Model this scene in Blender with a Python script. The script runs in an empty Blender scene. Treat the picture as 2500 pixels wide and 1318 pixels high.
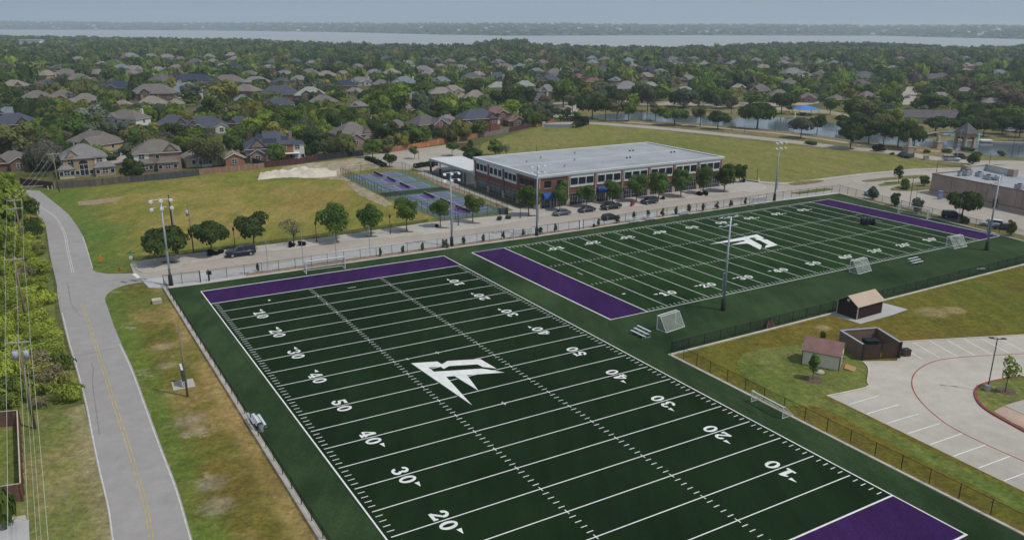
import bpy, bmesh, math, random
import numpy as np
from mathutils import Matrix, Vector
rad = math.radians
scene = bpy.context.scene
C = scene.collection
rng = np.random.default_rng(7)
random.seed(7)

# ------------------------------------------------------------------ camera
F, CH, ROLL = 1944.0, 44.0, 0.004          # focal length in pixels of a 2500 px wide frame, height in metres
PITCH = math.atan((659 - 62) / F)
fwd = np.array([0, math.cos(PITCH), -math.sin(PITCH)])
r0 = np.array([1.0, 0, 0]); u0 = np.cross(r0, fwd)
cr = math.cos(ROLL) * r0 + math.sin(ROLL) * u0
cu = -math.sin(ROLL) * r0 + math.cos(ROLL) * u0
cam_d = bpy.data.cameras.new('camera'); cam = bpy.data.objects.new('camera', cam_d); C.objects.link(cam)
cam_d.sensor_width = 36.0; cam_d.lens = F / 2500 * 36.0
cam_d.clip_start = 1.0; cam_d.clip_end = 40000.0
M = Matrix((( cr[0], cu[0], -fwd[0], 0), (cr[1], cu[1], -fwd[1], 0), (cr[2], cu[2], -fwd[2], CH), (0, 0, 0, 1)))
cam.matrix_world = M
scene.camera = cam

# ------------------------------------------------------------------ sky, sun, exposure
SUN_ELEV, SUN_AZ = 59.0, 112.0             # degrees; azimuth clockwise from +Y (sun on the right, a little behind the camera)
world = bpy.data.worlds.new('World'); scene.world = world; world.use_nodes = True
wn, wl = world.node_tree.nodes, world.node_tree.links
wn.clear()
wout = wn.new('ShaderNodeOutputWorld'); bg = wn.new('ShaderNodeBackground'); sky = wn.new('ShaderNodeTexSky')
sky.sky_type = 'NISHITA'; sky.sun_disc = False
sky.sun_elevation = rad(SUN_ELEV); sky.sun_rotation = rad(SUN_AZ)
sky.air_density = 1.0; sky.dust_density = 4.0; sky.ozone_density = 1.0
hs = wn.new('ShaderNodeMix'); hs.data_type = 'RGBA'         # thin high cloud: the clear sky veiled with an even grey-blue
hs.inputs['Factor'].default_value = 0.8
hs.inputs['B'].default_value = (3.25, 4.0, 4.95, 1)
wl.new(sky.outputs['Color'], hs.inputs['A']); wl.new(hs.outputs['Result'], bg.inputs['Color'])
bg.inputs['Strength'].default_value = 0.15
wl.new(bg.outputs['Background'], wout.inputs['Surface'])
sun_d = bpy.data.lights.new('sun', 'SUN'); sun = bpy.data.objects.new('sun', sun_d); C.objects.link(sun)
sun_d.energy = 3.7; sun_d.angle = rad(1.5); sun_d.color = (1.0, 0.94, 0.84)
sd = Vector((math.cos(rad(SUN_ELEV)) * math.sin(rad(SUN_AZ)), math.cos(rad(SUN_ELEV)) * math.cos(rad(SUN_AZ)), math.sin(rad(SUN_ELEV))))
sun.rotation_euler = sd.to_track_quat('Z', 'Y').to_euler(); sun.location = (60, -20, 120)
vs = scene.view_settings
vs.view_transform = 'Standard'; vs.look = 'None'; vs.gamma = 1.0; vs.use_curve_mapping = False
vs.exposure = -0.48
scene.cycles.use_denoising = True
scene.cycles.max_bounces = 5; scene.cycles.diffuse_bounces = 2; scene.cycles.glossy_bounces = 2
scene.cycles.transparent_max_bounces = 16; scene.cycles.volume_bounces = 1
scene.cycles.sample_clamp_indirect = 4.0

# ------------------------------------------------------------------ photo <-> ground
def G(px, py, z=0.0):
    d = fwd + (px - 1250) / F * cr + (659 - py) / F * cu
    t = (z - CH) / d[2]
    return Vector((d[0] * t, d[1] * t, z))
def PX(p):
    d = np.array([p[0], p[1], p[2] - CH]); zz = d @ fwd
    return 1250 + F * (d @ cr) / zz, 659 - F * (d @ cu) / zz
def zdepth(p): return float(np.array([p[0], p[1], p[2] - CH]) @ fwd)
def hgt(base, ytop):
    lo, hi = 0.0, 60.0
    for _ in range(40):
        m = (lo + hi) / 2
        if PX((base[0], base[1], m))[1] > ytop: lo = m
        else: hi = m
    return lo
HA = np.array([[0.06031874653429573, 14.269981597294631, 485.7586414003917], [-0.21814372675209995, 0.2701593560073833, 704.4337778812753], [-0.005321797688751601, 0.0030110287142809593, 1.0]])
HB = np.array([[16.857369115898106, -0.20727232902287757, 1468.8560031644465], [0.26845890516776927, 0.22920445507491083, 784.7630499588076], [0.0035376503547110464, 0.005372919011823797, 1.0]])
def field(H, u, v, z):                     # football-field yards (length, width) -> ground
    q = H @ np.array([u, v, 1.0]); return G(q[0] / q[2], q[1] / q[2], z)

# ------------------------------------------------------------------ materials
MATS = {}
def new_mat(name):
    m = bpy.data.materials.new(name); m.use_nodes = True
    nt = m.node_tree; nt.nodes.clear()
    out = nt.nodes.new('ShaderNodeOutputMaterial'); b = nt.nodes.new('ShaderNodeBsdfPrincipled')
    nt.links.new(b.outputs['BSDF'], out.inputs['Surface'])
    b.inputs['Specular IOR Level'].default_value = 0.25
    MATS[name] = m
    return m, nt, b, out
def noise(nt, scale, detail=3, rough=0.55, vec=None, stretch=None):
    n = nt.nodes.new('ShaderNodeTexNoise'); n.inputs['Scale'].default_value = scale
    n.inputs['Detail'].default_value = detail; n.inputs['Roughness'].default_value = rough
    if vec is None:
        g = nt.nodes.new('ShaderNodeNewGeometry'); vec = g.outputs['Position']
    if stretch:
        mp = nt.nodes.new('ShaderNodeMapping'); mp.inputs['Scale'].default_value = stretch[:3]
        mp.inputs['Rotation'].default_value = (0, 0, stretch[3]); nt.links.new(vec, mp.inputs['Vector']); vec = mp.outputs['Vector']
    nt.links.new(vec, n.inputs['Vector'])
    return n.outputs['Fac']
def ramp(nt, fac, stops):
    r = nt.nodes.new('ShaderNodeValToRGB'); e = r.color_ramp.elements
    while len(e) < len(stops): e.new(0.5)
    for el, (p, c) in zip(e, stops):
        el.position = p; el.color = (c[0], c[1], c[2], 1) if not isinstance(c, (int, float)) else (c, c, c, 1)
    nt.links.new(fac, r.inputs['Fac']); return r.outputs['Color']
def mix(nt, a, b, fac, mode='MIX'):
    m = nt.nodes.new('ShaderNodeMix'); m.data_type = 'RGBA'; m.blend_type = mode
    for s, v in (('A', a), ('B', b), ('Factor', fac)):
        if isinstance(v, (tuple, list)): m.inputs[s].default_value = (v[0], v[1], v[2], 1)
        elif isinstance(v, (int, float)): m.inputs[s].default_value = v
        else: nt.links.new(v, m.inputs[s])
    return m.outputs['Result']
def bump(nt, b, fac, strength, dist=0.05):
    n = nt.nodes.new('ShaderNodeBump'); n.inputs['Strength'].default_value = strength; n.inputs['Distance'].default_value = dist
    nt.links.new(fac, n.inputs['Height']); nt.links.new(n.outputs['Normal'], b.inputs['Normal'])
def mat(name, c, var=0.15, scale=0.6, rough=0.8, spec=0.25, metal=0.0, fine=None, stretch=None):
    """one base colour broken up by two noises (grain and wear)"""
    if name in MATS: return MATS[name]
    m, nt, b, o = new_mat(name)
    n1 = noise(nt, scale, 4, stretch=stretch)
    lo = tuple(x * (1 - var) for x in c); hi = tuple(min(1, x * (1 + var)) for x in c)
    col = ramp(nt, n1, [(0.3, lo), (0.7, hi)])
    if fine: col = mix(nt, col, ramp(nt, noise(nt, fine, 2), [(0.3, 1 - var), (0.7, 1 + var * 0.5)]), 0.8, 'MULTIPLY')
    nt.links.new(col, b.inputs['Base Color'])
    b.inputs['Roughness'].default_value = rough; b.inputs['Specular IOR Level'].default_value = spec; b.inputs['Metallic'].default_value = metal
    return m
def grass(name, green, olive, straw, dirt, straw_at=0.55, dirt_at=0.75, s=1.0, zones=()):
    """zones: (kind, point, second point, width, colour, strength) - greener or drier strips along a line, or round a spot"""
    m, nt, b, o = new_mat(name)
    big = noise(nt, 0.035 * s, 5, 0.6); mid = noise(nt, 0.22 * s, 5, 0.65); fin = noise(nt, 2.2, 3, 0.7)
    c1 = ramp(nt, big, [(0.32, green), (0.5, olive), (straw_at + 0.08, straw)])
    c2 = ramp(nt, mid, [(0.3, green), (0.52, olive), (0.72, straw)])
    c = mix(nt, c1, c2, 0.45)
    dm = ramp(nt, noise(nt, 0.09 * s, 5, 0.7), [(dirt_at - 0.05, 0.0), (dirt_at + 0.05, 1.0)])
    for z in zones:
        g = nt.nodes.new('ShaderNodeNewGeometry'); a, b2 = Vector((z[1][0], z[1][1], 0)), Vector((z[2][0], z[2][1], 0))
        wv = nt.nodes.new('ShaderNodeVectorMath'); wv.operation = 'SUBTRACT'; nt.links.new(g.outputs['Position'], wv.inputs[0]); wv.inputs[1].default_value = a
        if z[0] == 'line':
            d = (b2 - a).normalized(); dt = nt.nodes.new('ShaderNodeVectorMath'); dt.operation = 'DOT_PRODUCT'; nt.links.new(wv.outputs[0], dt.inputs[0]); dt.inputs[1].default_value = (-d.y, d.x, 0)
            ab = nt.nodes.new('ShaderNodeMath'); ab.operation = 'ABSOLUTE'; nt.links.new(dt.outputs['Value'], ab.inputs[0]); dist = ab.outputs[0]
        else:
            ln = nt.nodes.new('ShaderNodeVectorMath'); ln.operation = 'LENGTH'; nt.links.new(wv.outputs[0], ln.inputs[0]); dist = ln.outputs['Value']
        wob = nt.nodes.new('ShaderNodeMath'); wob.operation = 'MULTIPLY_ADD'; nt.links.new(noise(nt, 2.2 / z[3], 5, 0.7), wob.inputs[0]); wob.inputs[1].default_value = z[3] * 1.5; wob.inputs[2].default_value = -z[3] * 0.75
        ad = nt.nodes.new('ShaderNodeMath'); ad.operation = 'ADD'; nt.links.new(dist, ad.inputs[0]); nt.links.new(wob.outputs[0], ad.inputs[1])
        mr = nt.nodes.new('ShaderNodeMapRange'); mr.inputs['From Min'].default_value = z[3] * 1.25; mr.inputs['From Max'].default_value = z[3] * 0.55; mr.inputs['To Max'].default_value = z[5]; nt.links.new(ad.outputs[0], mr.inputs['Value'])
        c = mix(nt, c, z[4], mr.outputs[0])
    c = mix(nt, c, dirt, dm)
    tuft = noise(nt, 0.8, 4, 0.75); strk = noise(nt, 0.35, 4, 0.7, stretch=(1, 0.3, 1, 0.6))
    c = mix(nt, c, ramp(nt, tuft, [(0.30, 0.66), (0.70, 1.30)]), 1.0, 'MULTIPLY')
    c = mix(nt, c, ramp(nt, strk, [(0.32, 0.80), (0.68, 1.18)]), 1.0, 'MULTIPLY')
    c = mix(nt, c, ramp(nt, fin, [(0.25, 0.62), (0.75, 1.3)]), 1.0, 'MULTIPLY')
    nt.links.new(c, b.inputs['Base Color']); b.inputs['Roughness'].default_value = 0.95; b.inputs['Specular IOR Level'].default_value = 0.1
    bump(nt, b, fin, 0.5, 0.15)
    return m

# ------------------------------------------------------------------ mesh builder
class MB:
    def __init__(s): s.v = []; s.f = []; s.m = []; s.mi = 0
    def add(s, vs, fs):
        o = len(s.v); s.v += [tuple(p) for p in vs]; s.f += [tuple(i + o for i in f) for f in fs]; s.m += [s.mi] * len(fs); return s
    def box(s, x0, x1, y0, y1, z0, z1):
        return s.add([(x0,y0,z0),(x1,y0,z0),(x1,y1,z0),(x0,y1,z0),(x0,y0,z1),(x1,y0,z1),(x1,y1,z1),(x0,y1,z1)],
                     [(3,2,1,0),(4,5,6,7),(0,1,5,4),(1,2,6,5),(2,3,7,6),(3,0,4,7)])
    def obox(s, a, b, w, z0, z1):          # upright slab of width w along the line a-b
        a = Vector(a[:2]); b = Vector(b[:2]); d = (b - a).normalized(); n = Vector((-d.y, d.x)) * w / 2
        p = [a - n, b - n, b + n, a + n]
        return s.prism([(q.x, q.y) for q in p], z0, z1)
    def prism(s, poly, z0, z1):
        n = len(poly); vs = [(x, y, z0) for x, y in poly] + [(x, y, z1) for x, y in poly]
        return s.add(vs, [tuple(range(n))[::-1], tuple(range(n, 2 * n))] + [(i, (i + 1) % n, (i + 1) % n + n, i + n) for i in range(n)])
    def tube(s, pts, r, n=6, r1=None):
        pts = [Vector(p) for p in pts]; k = len(pts); r1 = r if r1 is None else r1; o = len(s.v); vs = []
        for i, p in enumerate(pts):
            d = (pts[min(i + 1, k - 1)] - pts[max(i - 1, 0)]).normalized()
            a = d.cross(Vector((0, 0, 1)) if abs(d.z) < 0.95 else Vector((1, 0, 0))).normalized(); b = d.cross(a)
            rr = r + (r1 - r) * i / max(1, k - 1)
            vs += [p + (a * math.cos(2 * math.pi * j / n) + b * math.sin(2 * math.pi * j / n)) * rr for j in range(n)]
        fs = [(i * n + j, i * n + (j + 1) % n, (i + 1) * n + (j + 1) % n, (i + 1) * n + j) for i in range(k - 1) for j in range(n)]
        fs += [tuple(range(n))[::-1], tuple(range((k - 1) * n, k * n))]
        return s.add(vs, fs)
    def loft(s, rings, cap=True):
        n = len(rings[0]); vs = [p for r in rings for p in r]
        fs = [(i * n + j, i * n + (j + 1) % n, (i + 1) * n + (j + 1) % n, (i + 1) * n + j) for i in range(len(rings) - 1) for j in range(n)]
        if cap: fs += [tuple(range(n))[::-1], tuple(range((len(rings) - 1) * n, len(rings) * n))]
        return s.add(vs, fs)
    def build(s, name, mats, parent=None, smooth=False, link=True):
        me = bpy.data.meshes.new(name); me.from_pydata([tuple(v) for v in s.v], [], s.f)
        ms = mats if isinstance(mats, (list, tuple)) else [mats]
        for m in ms: me.materials.append(MATS[m] if isinstance(m, str) else m)
        if len(ms) > 1: me.polygons.foreach_set('material_index', s.m)
        if smooth: me.polygons.foreach_set('use_smooth', [True] * len(me.polygons))
        me.validate(); me.update()
        o = bpy.data.objects.new(name, me)
        if link: C.objects.link(o)
        if parent is not None: o.parent = parent
        return o
def link_mesh(name, me, parent=None, loc=None, rz=0.0, scale=None):
    o = bpy.data.objects.new(name, me); C.objects.link(o)
    if parent is not None: o.parent = parent
    if loc is not None: o.location = loc
    o.rotation_euler = (0, 0, rz)
    if scale is not None: o.scale = scale
    return o
def tag(o, label=None, cat=None, group=None, kind=None):
    if label: o['label'] = label
    if cat: o['category'] = cat
    if group: o['group'] = group
    if kind: o['kind'] = kind
    return o
def thing(name, label, cat, loc=(0, 0, 0), rz=0.0, group=None):
    o = bpy.data.objects.new(name, None); C.objects.link(o); o.location = loc; o.rotation_euler = (0, 0, rz)
    o.empty_display_size = 0.3
    return tag(o, label, cat, group)
def children(o): return list(o.children)
def dup(root, loc, rz=None, label=None, group=None, scale=None):
    r = root.copy(); C.objects.link(r); r.location = loc
    if rz is not None: r.rotation_euler = (0, 0, rz)
    if scale is not None: r.scale = scale
    if label: r['label'] = label
    if group: r['group'] = group
    for ch in children(root):
        c = ch.copy(); C.objects.link(c); c.parent = r
        for g in children(ch):
            d = g.copy(); C.objects.link(d); d.parent = c
    return r
def sheet(name, pts, z, m, kind='structure', parent=None, world=False, z_under=None):
    """flat ground sheet; pts are photo pixels on the ground (or world xy)"""
    P = [(p[0], p[1]) if world else tuple(G(p[0], p[1], z))[:2] for p in pts]
    if z_under is None:
        b = MB(); b.add([(x, y, z) for x, y in P], [tuple(range(len(P)))])
    else:
        b = MB(); b.prism(P, z_under, z)
    o = b.build(name, m, parent)
    bm = bmesh.new(); bm.from_mesh(o.data); bmesh.ops.triangulate(bm, faces=bm.faces[:])
    bmesh.ops.recalc_face_normals(bm, faces=bm.faces[:]) if z_under is not None else [f.normal_flip() for f in bm.faces if f.normal.z < 0]
    bm.to_mesh(o.data); bm.free()
    if kind and parent is None: o['kind'] = kind
    return o
def curve(pts, n=10):                       # smooth path through photo pixels
    P = [Vector((p[0], p[1])) for p in pts]; out = []
    for i in range(len(P) - 1):
        a, b, c, d = P[max(i - 1, 0)], P[i], P[i + 1], P[min(i + 2, len(P) - 1)]
        for k in range(n):
            t = k / n
            out.append(tuple(0.5 * ((2 * b) + (c - a) * t + (2 * a - 5 * b + 4 * c - d) * t * t + (3 * b - a - 3 * c + d) * t ** 3)))
    out.append(tuple(P[-1])); return out
def ribbon(name, pts, w, z, m, parent=None, world=False, z_under=None, off=0.0):
    P = [Vector(p[:2]) if world else G(p[0], p[1], z).to_2d() for p in pts]
    L, R = [], []
    for i, p in enumerate(P):
        d = (P[min(i + 1, len(P) - 1)] - P[max(i - 1, 0)]).normalized(); n = Vector((-d.y, d.x))
        L.append(p + n * (off + w / 2)); R.append(p + n * (off - w / 2))
    b = MB()
    for i in range(len(P) - 1):
        q = [(x.x, x.y) for x in (R[i], R[i + 1], L[i + 1], L[i])]
        if z_under is None: b.add([(x, y, z) for x, y in q], [(0, 1, 2, 3)])
        else: b.prism(q, z_under, z)
    o = b.build(name, m, parent)
    if parent is None: o['kind'] = 'structure'
    return o
# ------------------------------------------------------------------ shared materials
grass('yard_grass', (0.060, 0.085, 0.022), (0.095, 0.100, 0.034), (0.15, 0.13, 0.065), (0.17, 0.14, 0.10), 0.6, 0.66)
grass('lot_grass', (0.100, 0.145, 0.024), (0.190, 0.178, 0.036), (0.290, 0.215, 0.070), (0.23, 0.125, 0.06), 0.48, 0.70, 1.0, [('line', G(141, 501), G(227, 659), 9, (.075, .135, .022), .75), ('spot', G(250, 560), G(0, 1000), 9, (.085, .140, .026), .6), ('spot', G(790, 490), G(0, 1000), 12, (.255, .165, .055), .6), ('spot', G(700, 470), G(0, 1000), 8, (.255, .190, .060), .5), ('line', G(326, 638), G(830, 574), 4, (.095, .130, .028), .6), ('line', G(138, 462), G(640, 414), 5, (.12, .145, .03), .5)])
grass('meadow_grass', (0.115, 0.142, 0.030), (0.172, 0.170, 0.044), (0.225, 0.190, 0.072), (0.17, 0.13, 0.07), 0.6, 0.85, 0.7)
grass('verge_grass', (0.080, 0.120, 0.018), (0.135, 0.112, 0.024), (0.250, 0.180, 0.070), (0.30, 0.245, 0.16), 0.46, 0.66, 2.0, [('line', G(297, 840), G(435, 1195), 3.0, (.095, .150, .026), .8), ('line', G(440, 770), G(770, 1318), 2.0, (.300, .215, .085), .75), ('spot', G(330, 735), G(0, 1000), 7, (.085, .125, .022), .7), ('spot', G(600, 1180), G(0, 1000), 6, (.150, .112, .030), .6), ('spot', G(430, 870), G(0, 1000), 5, (.10, .115, .018), .6), ('spot', G(398, 845), G(0, 1000), 1.50, (.34, .28, .20), .42), ('spot', G(406, 892), G(0, 1000), 1.35, (.34, .28, .20), .42), ('spot', G(462, 1026), G(0, 1000), 1.80, (.36, .30, .22), .42), ('spot', G(480, 1052), G(0, 1000), 1.20, (.36, .30, .22), .42), ('spot', G(515, 1180), G(0, 1000), 1.50, (.30, .26, .20), .42), ('spot', G(528, 1235), G(0, 1000), 1.65, (.30, .26, .20), .42)])
grass('lawn_grass', (0.088, 0.112, 0.014), (0.125, 0.112, 0.018), (0.145, 0.105, 0.022), (0.115, 0.065, 0.020), 0.55, 0.66, 0.8, [('spot', G(2275, 763), G(0, 1000), 2.6, (.33, .26, .14), .55), ('spot', G(2330, 757), G(0, 1000), 1.8, (.36, .28, .15), .6), ('spot', G(2010, 800), G(0, 1000), 1.2, (.34, .28, .16), .6), ('line', G(1655, 875), G(2500, 1310), 1.6, (.17, .125, .035), .5)])
grass('green_grass', (0.075, 0.125, 0.022), (0.125, 0.150, 0.035), (0.19, 0.17, 0.065), (0.19, 0.15, 0.09), 0.62, 0.78, 1.5)
grass('park_grass', (0.105, 0.125, 0.036), (0.165, 0.145, 0.060), (0.23, 0.18, 0.10), (0.13, 0.09, 0.06), 0.5, 0.66, 1.2)
grass('bare_soil', (0.26, 0.215, 0.14), (0.32, 0.27, 0.19), (0.40, 0.35, 0.27), (0.19, 0.17, 0.06), 0.5, 0.60, 2.0)
grass('left_grass', (0.105, 0.150, 0.030), (0.170, 0.170, 0.055), (0.25, 0.21, 0.10), (0.28, 0.23, 0.16), 0.46, 0.68, 2.0, [('line', G(215, 1058), G(262, 1250), 1.6, (.26, .22, .12), .7)])

def paving(name, c, var=0.10, crack=0.0, tint=(1, 1, 1), patch=0.05):
    m, nt, b, o = new_mat(name)
    a = ramp(nt, noise(nt, patch, 5, 0.6), [(0.3, tuple(x * (1 - var) for x in c)), (0.7, tuple(x * (1 + var) for x in c))])
    a = mix(nt, a, ramp(nt, noise(nt, 0.5, 5, 0.65), [(0.3, 0.86), (0.75, 1.10)]), 0.8, 'MULTIPLY')
    fin = noise(nt, 9.0, 2)
    a = mix(nt, a, ramp(nt, fin, [(0.3, 0.93), (0.7, 1.06)]), 1.0, 'MULTIPLY')
    if crack:
        g = nt.nodes.new('ShaderNodeNewGeometry'); v = nt.nodes.new('ShaderNodeTexVoronoi'); v.feature = 'DISTANCE_TO_EDGE'; v.inputs['Scale'].default_value = 0.09
        wrp = nt.nodes.new('ShaderNodeVectorMath'); wrp.operation = 'ADD'
        nz = nt.nodes.new('ShaderNodeTexNoise'); nz.inputs['Scale'].default_value = 0.25; nt.links.new(g.outputs['Position'], nz.inputs['Vector'])
        sc = nt.nodes.new('ShaderNodeVectorMath'); sc.operation = 'SCALE'; sc.inputs['Scale'].default_value = 7.0
        nt.links.new(nz.outputs['Color'], sc.inputs[0]); nt.links.new(g.outputs['Position'], wrp.inputs[0]); nt.links.new(sc.outputs[0], wrp.inputs[1])
        nt.links.new(wrp.outputs[0], v.inputs['Vector'])
        a = mix(nt, a, ramp(nt, v.outputs['Distance'], [(0.004, 1 - crack), (0.012, 1.0)]), 1.0, 'MULTIPLY')
    nt.links.new(a, b.inputs['Base Color']); b.inputs['Roughness'].default_value = 0.9
    return m
paving('road_asphalt', (0.285, 0.272, 0.268), 0.07, 0.0)
paving('street_concrete', (0.335, 0.302, 0.265), 0.10, 0.0)
paving('sidewalk_concrete', (0.375, 0.352, 0.322), 0.10, patch=0.2)
paving('pale_concrete', (0.385, 0.385, 0.385), 0.07, patch=0.2)
paving('lot_concrete', (0.405, 0.378, 0.335), 0.13, 0.0)
paving('park_path', (0.34, 0.29, 0.24), 0.12)
paving('kerb_concrete', (0.50, 0.46, 0.41), 0.15, patch=0.4)
mat('kerb_red', (0.22, 0.045, 0.05), 0.2, 1.5)
mat('white_paint', (0.64, 0.66, 0.64), 0.10, 0.8, 0.7, fine=6)
mat('worn_white_paint', (0.50, 0.49, 0.47), 0.18, 0.9, 0.8, fine=5)
mat('yellow_paint', (0.40, 0.32, 0.15), 0.18, 0.6, 0.8, fine=4)
mat('red_paint', (0.30, 0.075, 0.07), 0.2, 0.5, 0.8, fine=3)
def turf(name, c, c2):
    m, nt, b, o = new_mat(name)
    big = noise(nt, 0.06, 4, 0.6); st = noise(nt, 0.5, 4, 0.6, stretch=(1, 0.12, 1, rad(32)))
    a = ramp(nt, big, [(0.3, c), (0.72, c2)]); a = mix(nt, a, ramp(nt, st, [(0.3, 0.80), (0.7, 1.20)]), 0.9, 'MULTIPLY')
    fin = noise(nt, 5.0, 2); a = mix(nt, a, ramp(nt, fin, [(0.3, 0.82), (0.7, 1.18)]), 1.0, 'MULTIPLY')
    nt.links.new(a, b.inputs['Base Color']); b.inputs['Roughness'].default_value = 0.9; b.inputs['Specular IOR Level'].default_value = 0.02
    bump(nt, b, fin, 0.25, 0.03)
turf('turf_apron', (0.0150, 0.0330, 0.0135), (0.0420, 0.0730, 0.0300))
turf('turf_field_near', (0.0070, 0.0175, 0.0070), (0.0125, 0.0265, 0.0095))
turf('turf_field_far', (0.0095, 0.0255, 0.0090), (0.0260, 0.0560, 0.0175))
turf('turf_purple', (0.0300, 0.0115, 0.0620), (0.0430, 0.0160, 0.0780))
mat('turf_seam', (0.008, 0.016, 0.010), 0.2)
mat('turf_infill', (0.02, 0.024, 0.035), 0.2)

def brick(name, c, mortar, scale=3.0):
    m, nt, b, o = new_mat(name)
    tc = nt.nodes.new('ShaderNodeTexCoord')
    n = noise(nt, 0.35, 4, vec=tc.outputs['Object']); n2 = noise(nt, 6.0, 2, vec=tc.outputs['Object'], stretch=(1, 1, 3.2, 0))
    a = ramp(nt, n, [(0.3, tuple(x * 0.82 for x in c)), (0.7, tuple(x * 1.15 for x in c))])
    a = mix(nt, a, mortar, ramp(nt, n2, [(0.50, 0.0), (0.72, 0.45)]))
    nt.links.new(a, b.inputs['Base Color']); b.inputs['Roughness'].default_value = 0.9
brick('brick_red', (0.190, 0.075, 0.062), (0.22, 0.14, 0.12))
brick('brick_brown', (0.180, 0.115, 0.090), (0.26, 0.20, 0.16))
brick('brick_tan', (0.340, 0.250, 0.165), (0.40, 0.32, 0.24))
brick('brick_pink', (0.270, 0.185, 0.160), (0.33, 0.26, 0.22))
brick('brick_orange', (0.270, 0.125, 0.080), (0.30, 0.20, 0.15))
brick('stone_tan', (0.40, 0.30, 0.24), (0.34, 0.25, 0.20))
brick('tilt_wall_pink', (0.330, 0.250, 0.205), (0.30, 0.23, 0.19))
def shingle(name, c):
    m, nt, b, o = new_mat(name)
    tc = nt.nodes.new('ShaderNodeTexCoord')
    n = noise(nt, 0.3, 3, vec=tc.outputs['Object']); n2 = noise(nt, 5.0, 3, 0.7, vec=tc.outputs['Object'], stretch=(1, 1, 4, 0))
    a = ramp(nt, n, [(0.3, tuple(x * 0.88 for x in c)), (0.7, tuple(x * 1.12 for x in c))])
    a = mix(nt, a, ramp(nt, n2, [(0.3, 0.75), (0.7, 1.2)]), 0.8, 'MULTIPLY')
    nt.links.new(a, b.inputs['Base Color']); b.inputs['Roughness'].default_value = 0.95; b.inputs['Specular IOR Level'].default_value = 0.15
ROOFS = {'grey brown': (0.128, 0.116, 0.108), 'tan': (0.185, 0.165, 0.145), 'dark slate': (0.058, 0.066, 0.088), 'navy': (0.030, 0.038, 0.066),
         'grey': (0.155, 0.150, 0.155), 'pale grey green': (0.205, 0.220, 0.210), 'blue grey': (0.130, 0.155, 0.180), 'red brown': (0.140, 0.082, 0.075),
         'pinkish grey': (0.155, 0.135, 0.126), 'dark grey': (0.088, 0.084, 0.090)}
for k, c in ROOFS.items(): shingle('roof ' + k, tuple(x * 1.18 for x in c))
mat('white_siding', (0.60, 0.60, 0.57), 0.08, 0.5)
mat('cream_siding', (0.50, 0.43, 0.30), 0.08, 0.5)
mat('white_trim', (0.66, 0.65, 0.63), 0.06, 1.0)
mat('tan_trim', (0.48, 0.40, 0.32), 0.08, 1.0)
mat('garage_tan', (0.42, 0.33, 0.20), 0.06, 1.0)
def glass(name, c=(0.012, 0.017, 0.025), rough=0.08):
    m, nt, b, o = new_mat(name)
    a = ramp(nt, noise(nt, 0.6, 2), [(0.3, c), (0.8, tuple(x * 2.0 for x in c))])
    nt.links.new(a, b.inputs['Base Color']); b.inputs['Roughness'].default_value = rough; b.inputs['Specular IOR Level'].default_value = 0.5
glass('window_glass'); glass('car_glass', (0.010, 0.012, 0.016))
mat('frame_dark', (0.03, 0.032, 0.035), 0.1, 2, 0.5)
mat('frame_white', (0.55, 0.56, 0.56), 0.06, 2, 0.5)
mat('white_stucco', (0.60, 0.61, 0.61), 0.05, 0.3)
mat('roof_membrane', (0.300, 0.320, 0.340), 0.14, 0.16, 0.7, fine=1.2)
mat('parapet_white', (0.50, 0.52, 0.53), 0.05, 0.5)
mat('galvanised', (0.36, 0.39, 0.43), 0.10, 1.5, 0.45, 0.5, 0.35)
mat('aluminium', (0.60, 0.63, 0.67), 0.06, 2.0, 0.4, 0.5, 0.2)
mat('white_tube', (0.66, 0.68, 0.68), 0.05, 2.0, 0.4, 0.5)
mat('black_metal', (0.014, 0.015, 0.018), 0.2, 2.0, 0.5, 0.4)
mat('black_pad', (0.012, 0.014, 0.020), 0.2, 2.0, 0.7)
mat('wood_pole', (0.21, 0.17, 0.125), 0.25, 1.2, 0.9, stretch=(4, 4, 0.4, 0))
mat('pale_wood_pole', (0.26, 0.215, 0.165), 0.2, 1.2, 0.9, stretch=(4, 4, 0.4, 0))
mat('dark_pole', (0.035, 0.028, 0.024), 0.2, 1.2, 0.9)
mat('transformer_grey', (0.36, 0.40, 0.46), 0.06, 2.0, 0.5)
mat('crossarm_wood', (0.42, 0.40, 0.38), 0.15, 2.0, 0.8)
mat('cable', (0.50, 0.55, 0.50), 0.05, 1.0, 0.5)
for nm, c in (('fence grey brown', (0.085, 0.070, 0.065)), ('fence dark grey', (0.050, 0.052, 0.062)), ('fence tan', (0.20, 0.125, 0.092)), ('fence maroon', (0.060, 0.026, 0.028)),
              ('fence black', (0.022, 0.022, 0.028)), ('fence red', (0.080, 0.028, 0.028)), ('fence brown', (0.105, 0.058, 0.045)), ('fence orange', (0.310, 0.125, 0.058)), ('fence bright orange', (0.42, 0.20, 0.055)), ('fence cedar', (0.21, 0.105, 0.065)),
              ('fence weathered', (0.14, 0.125, 0.12))):
    mat(nm, tuple(x * 1.45 for x in c), 0.28, 1.3, 0.9, fine=3.5, stretch=(1, 1, 0.2, 0))
def mesh_screen(name, c, alpha):
    m, nt, b, o = new_mat(name)
    t = nt.nodes.new('ShaderNodeBsdfTransparent'); mx = nt.nodes.new('ShaderNodeMixShader')
    f = ramp(nt, noise(nt, 1.2, 2), [(0.3, alpha * 0.85), (0.7, alpha * 1.15)])
    nt.links.new(f, mx.inputs[0]); nt.links.new(t.outputs[0], mx.inputs[1]); nt.links.new(b.outputs[0], mx.inputs[2]); nt.links.new(mx.outputs[0], o.inputs['Surface'])
    b.inputs['Base Color'].default_value = (*c, 1); b.inputs['Roughness'].default_value = 0.7
mesh_screen('chain_link_black', (0.012, 0.014, 0.020), 0.17)
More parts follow.
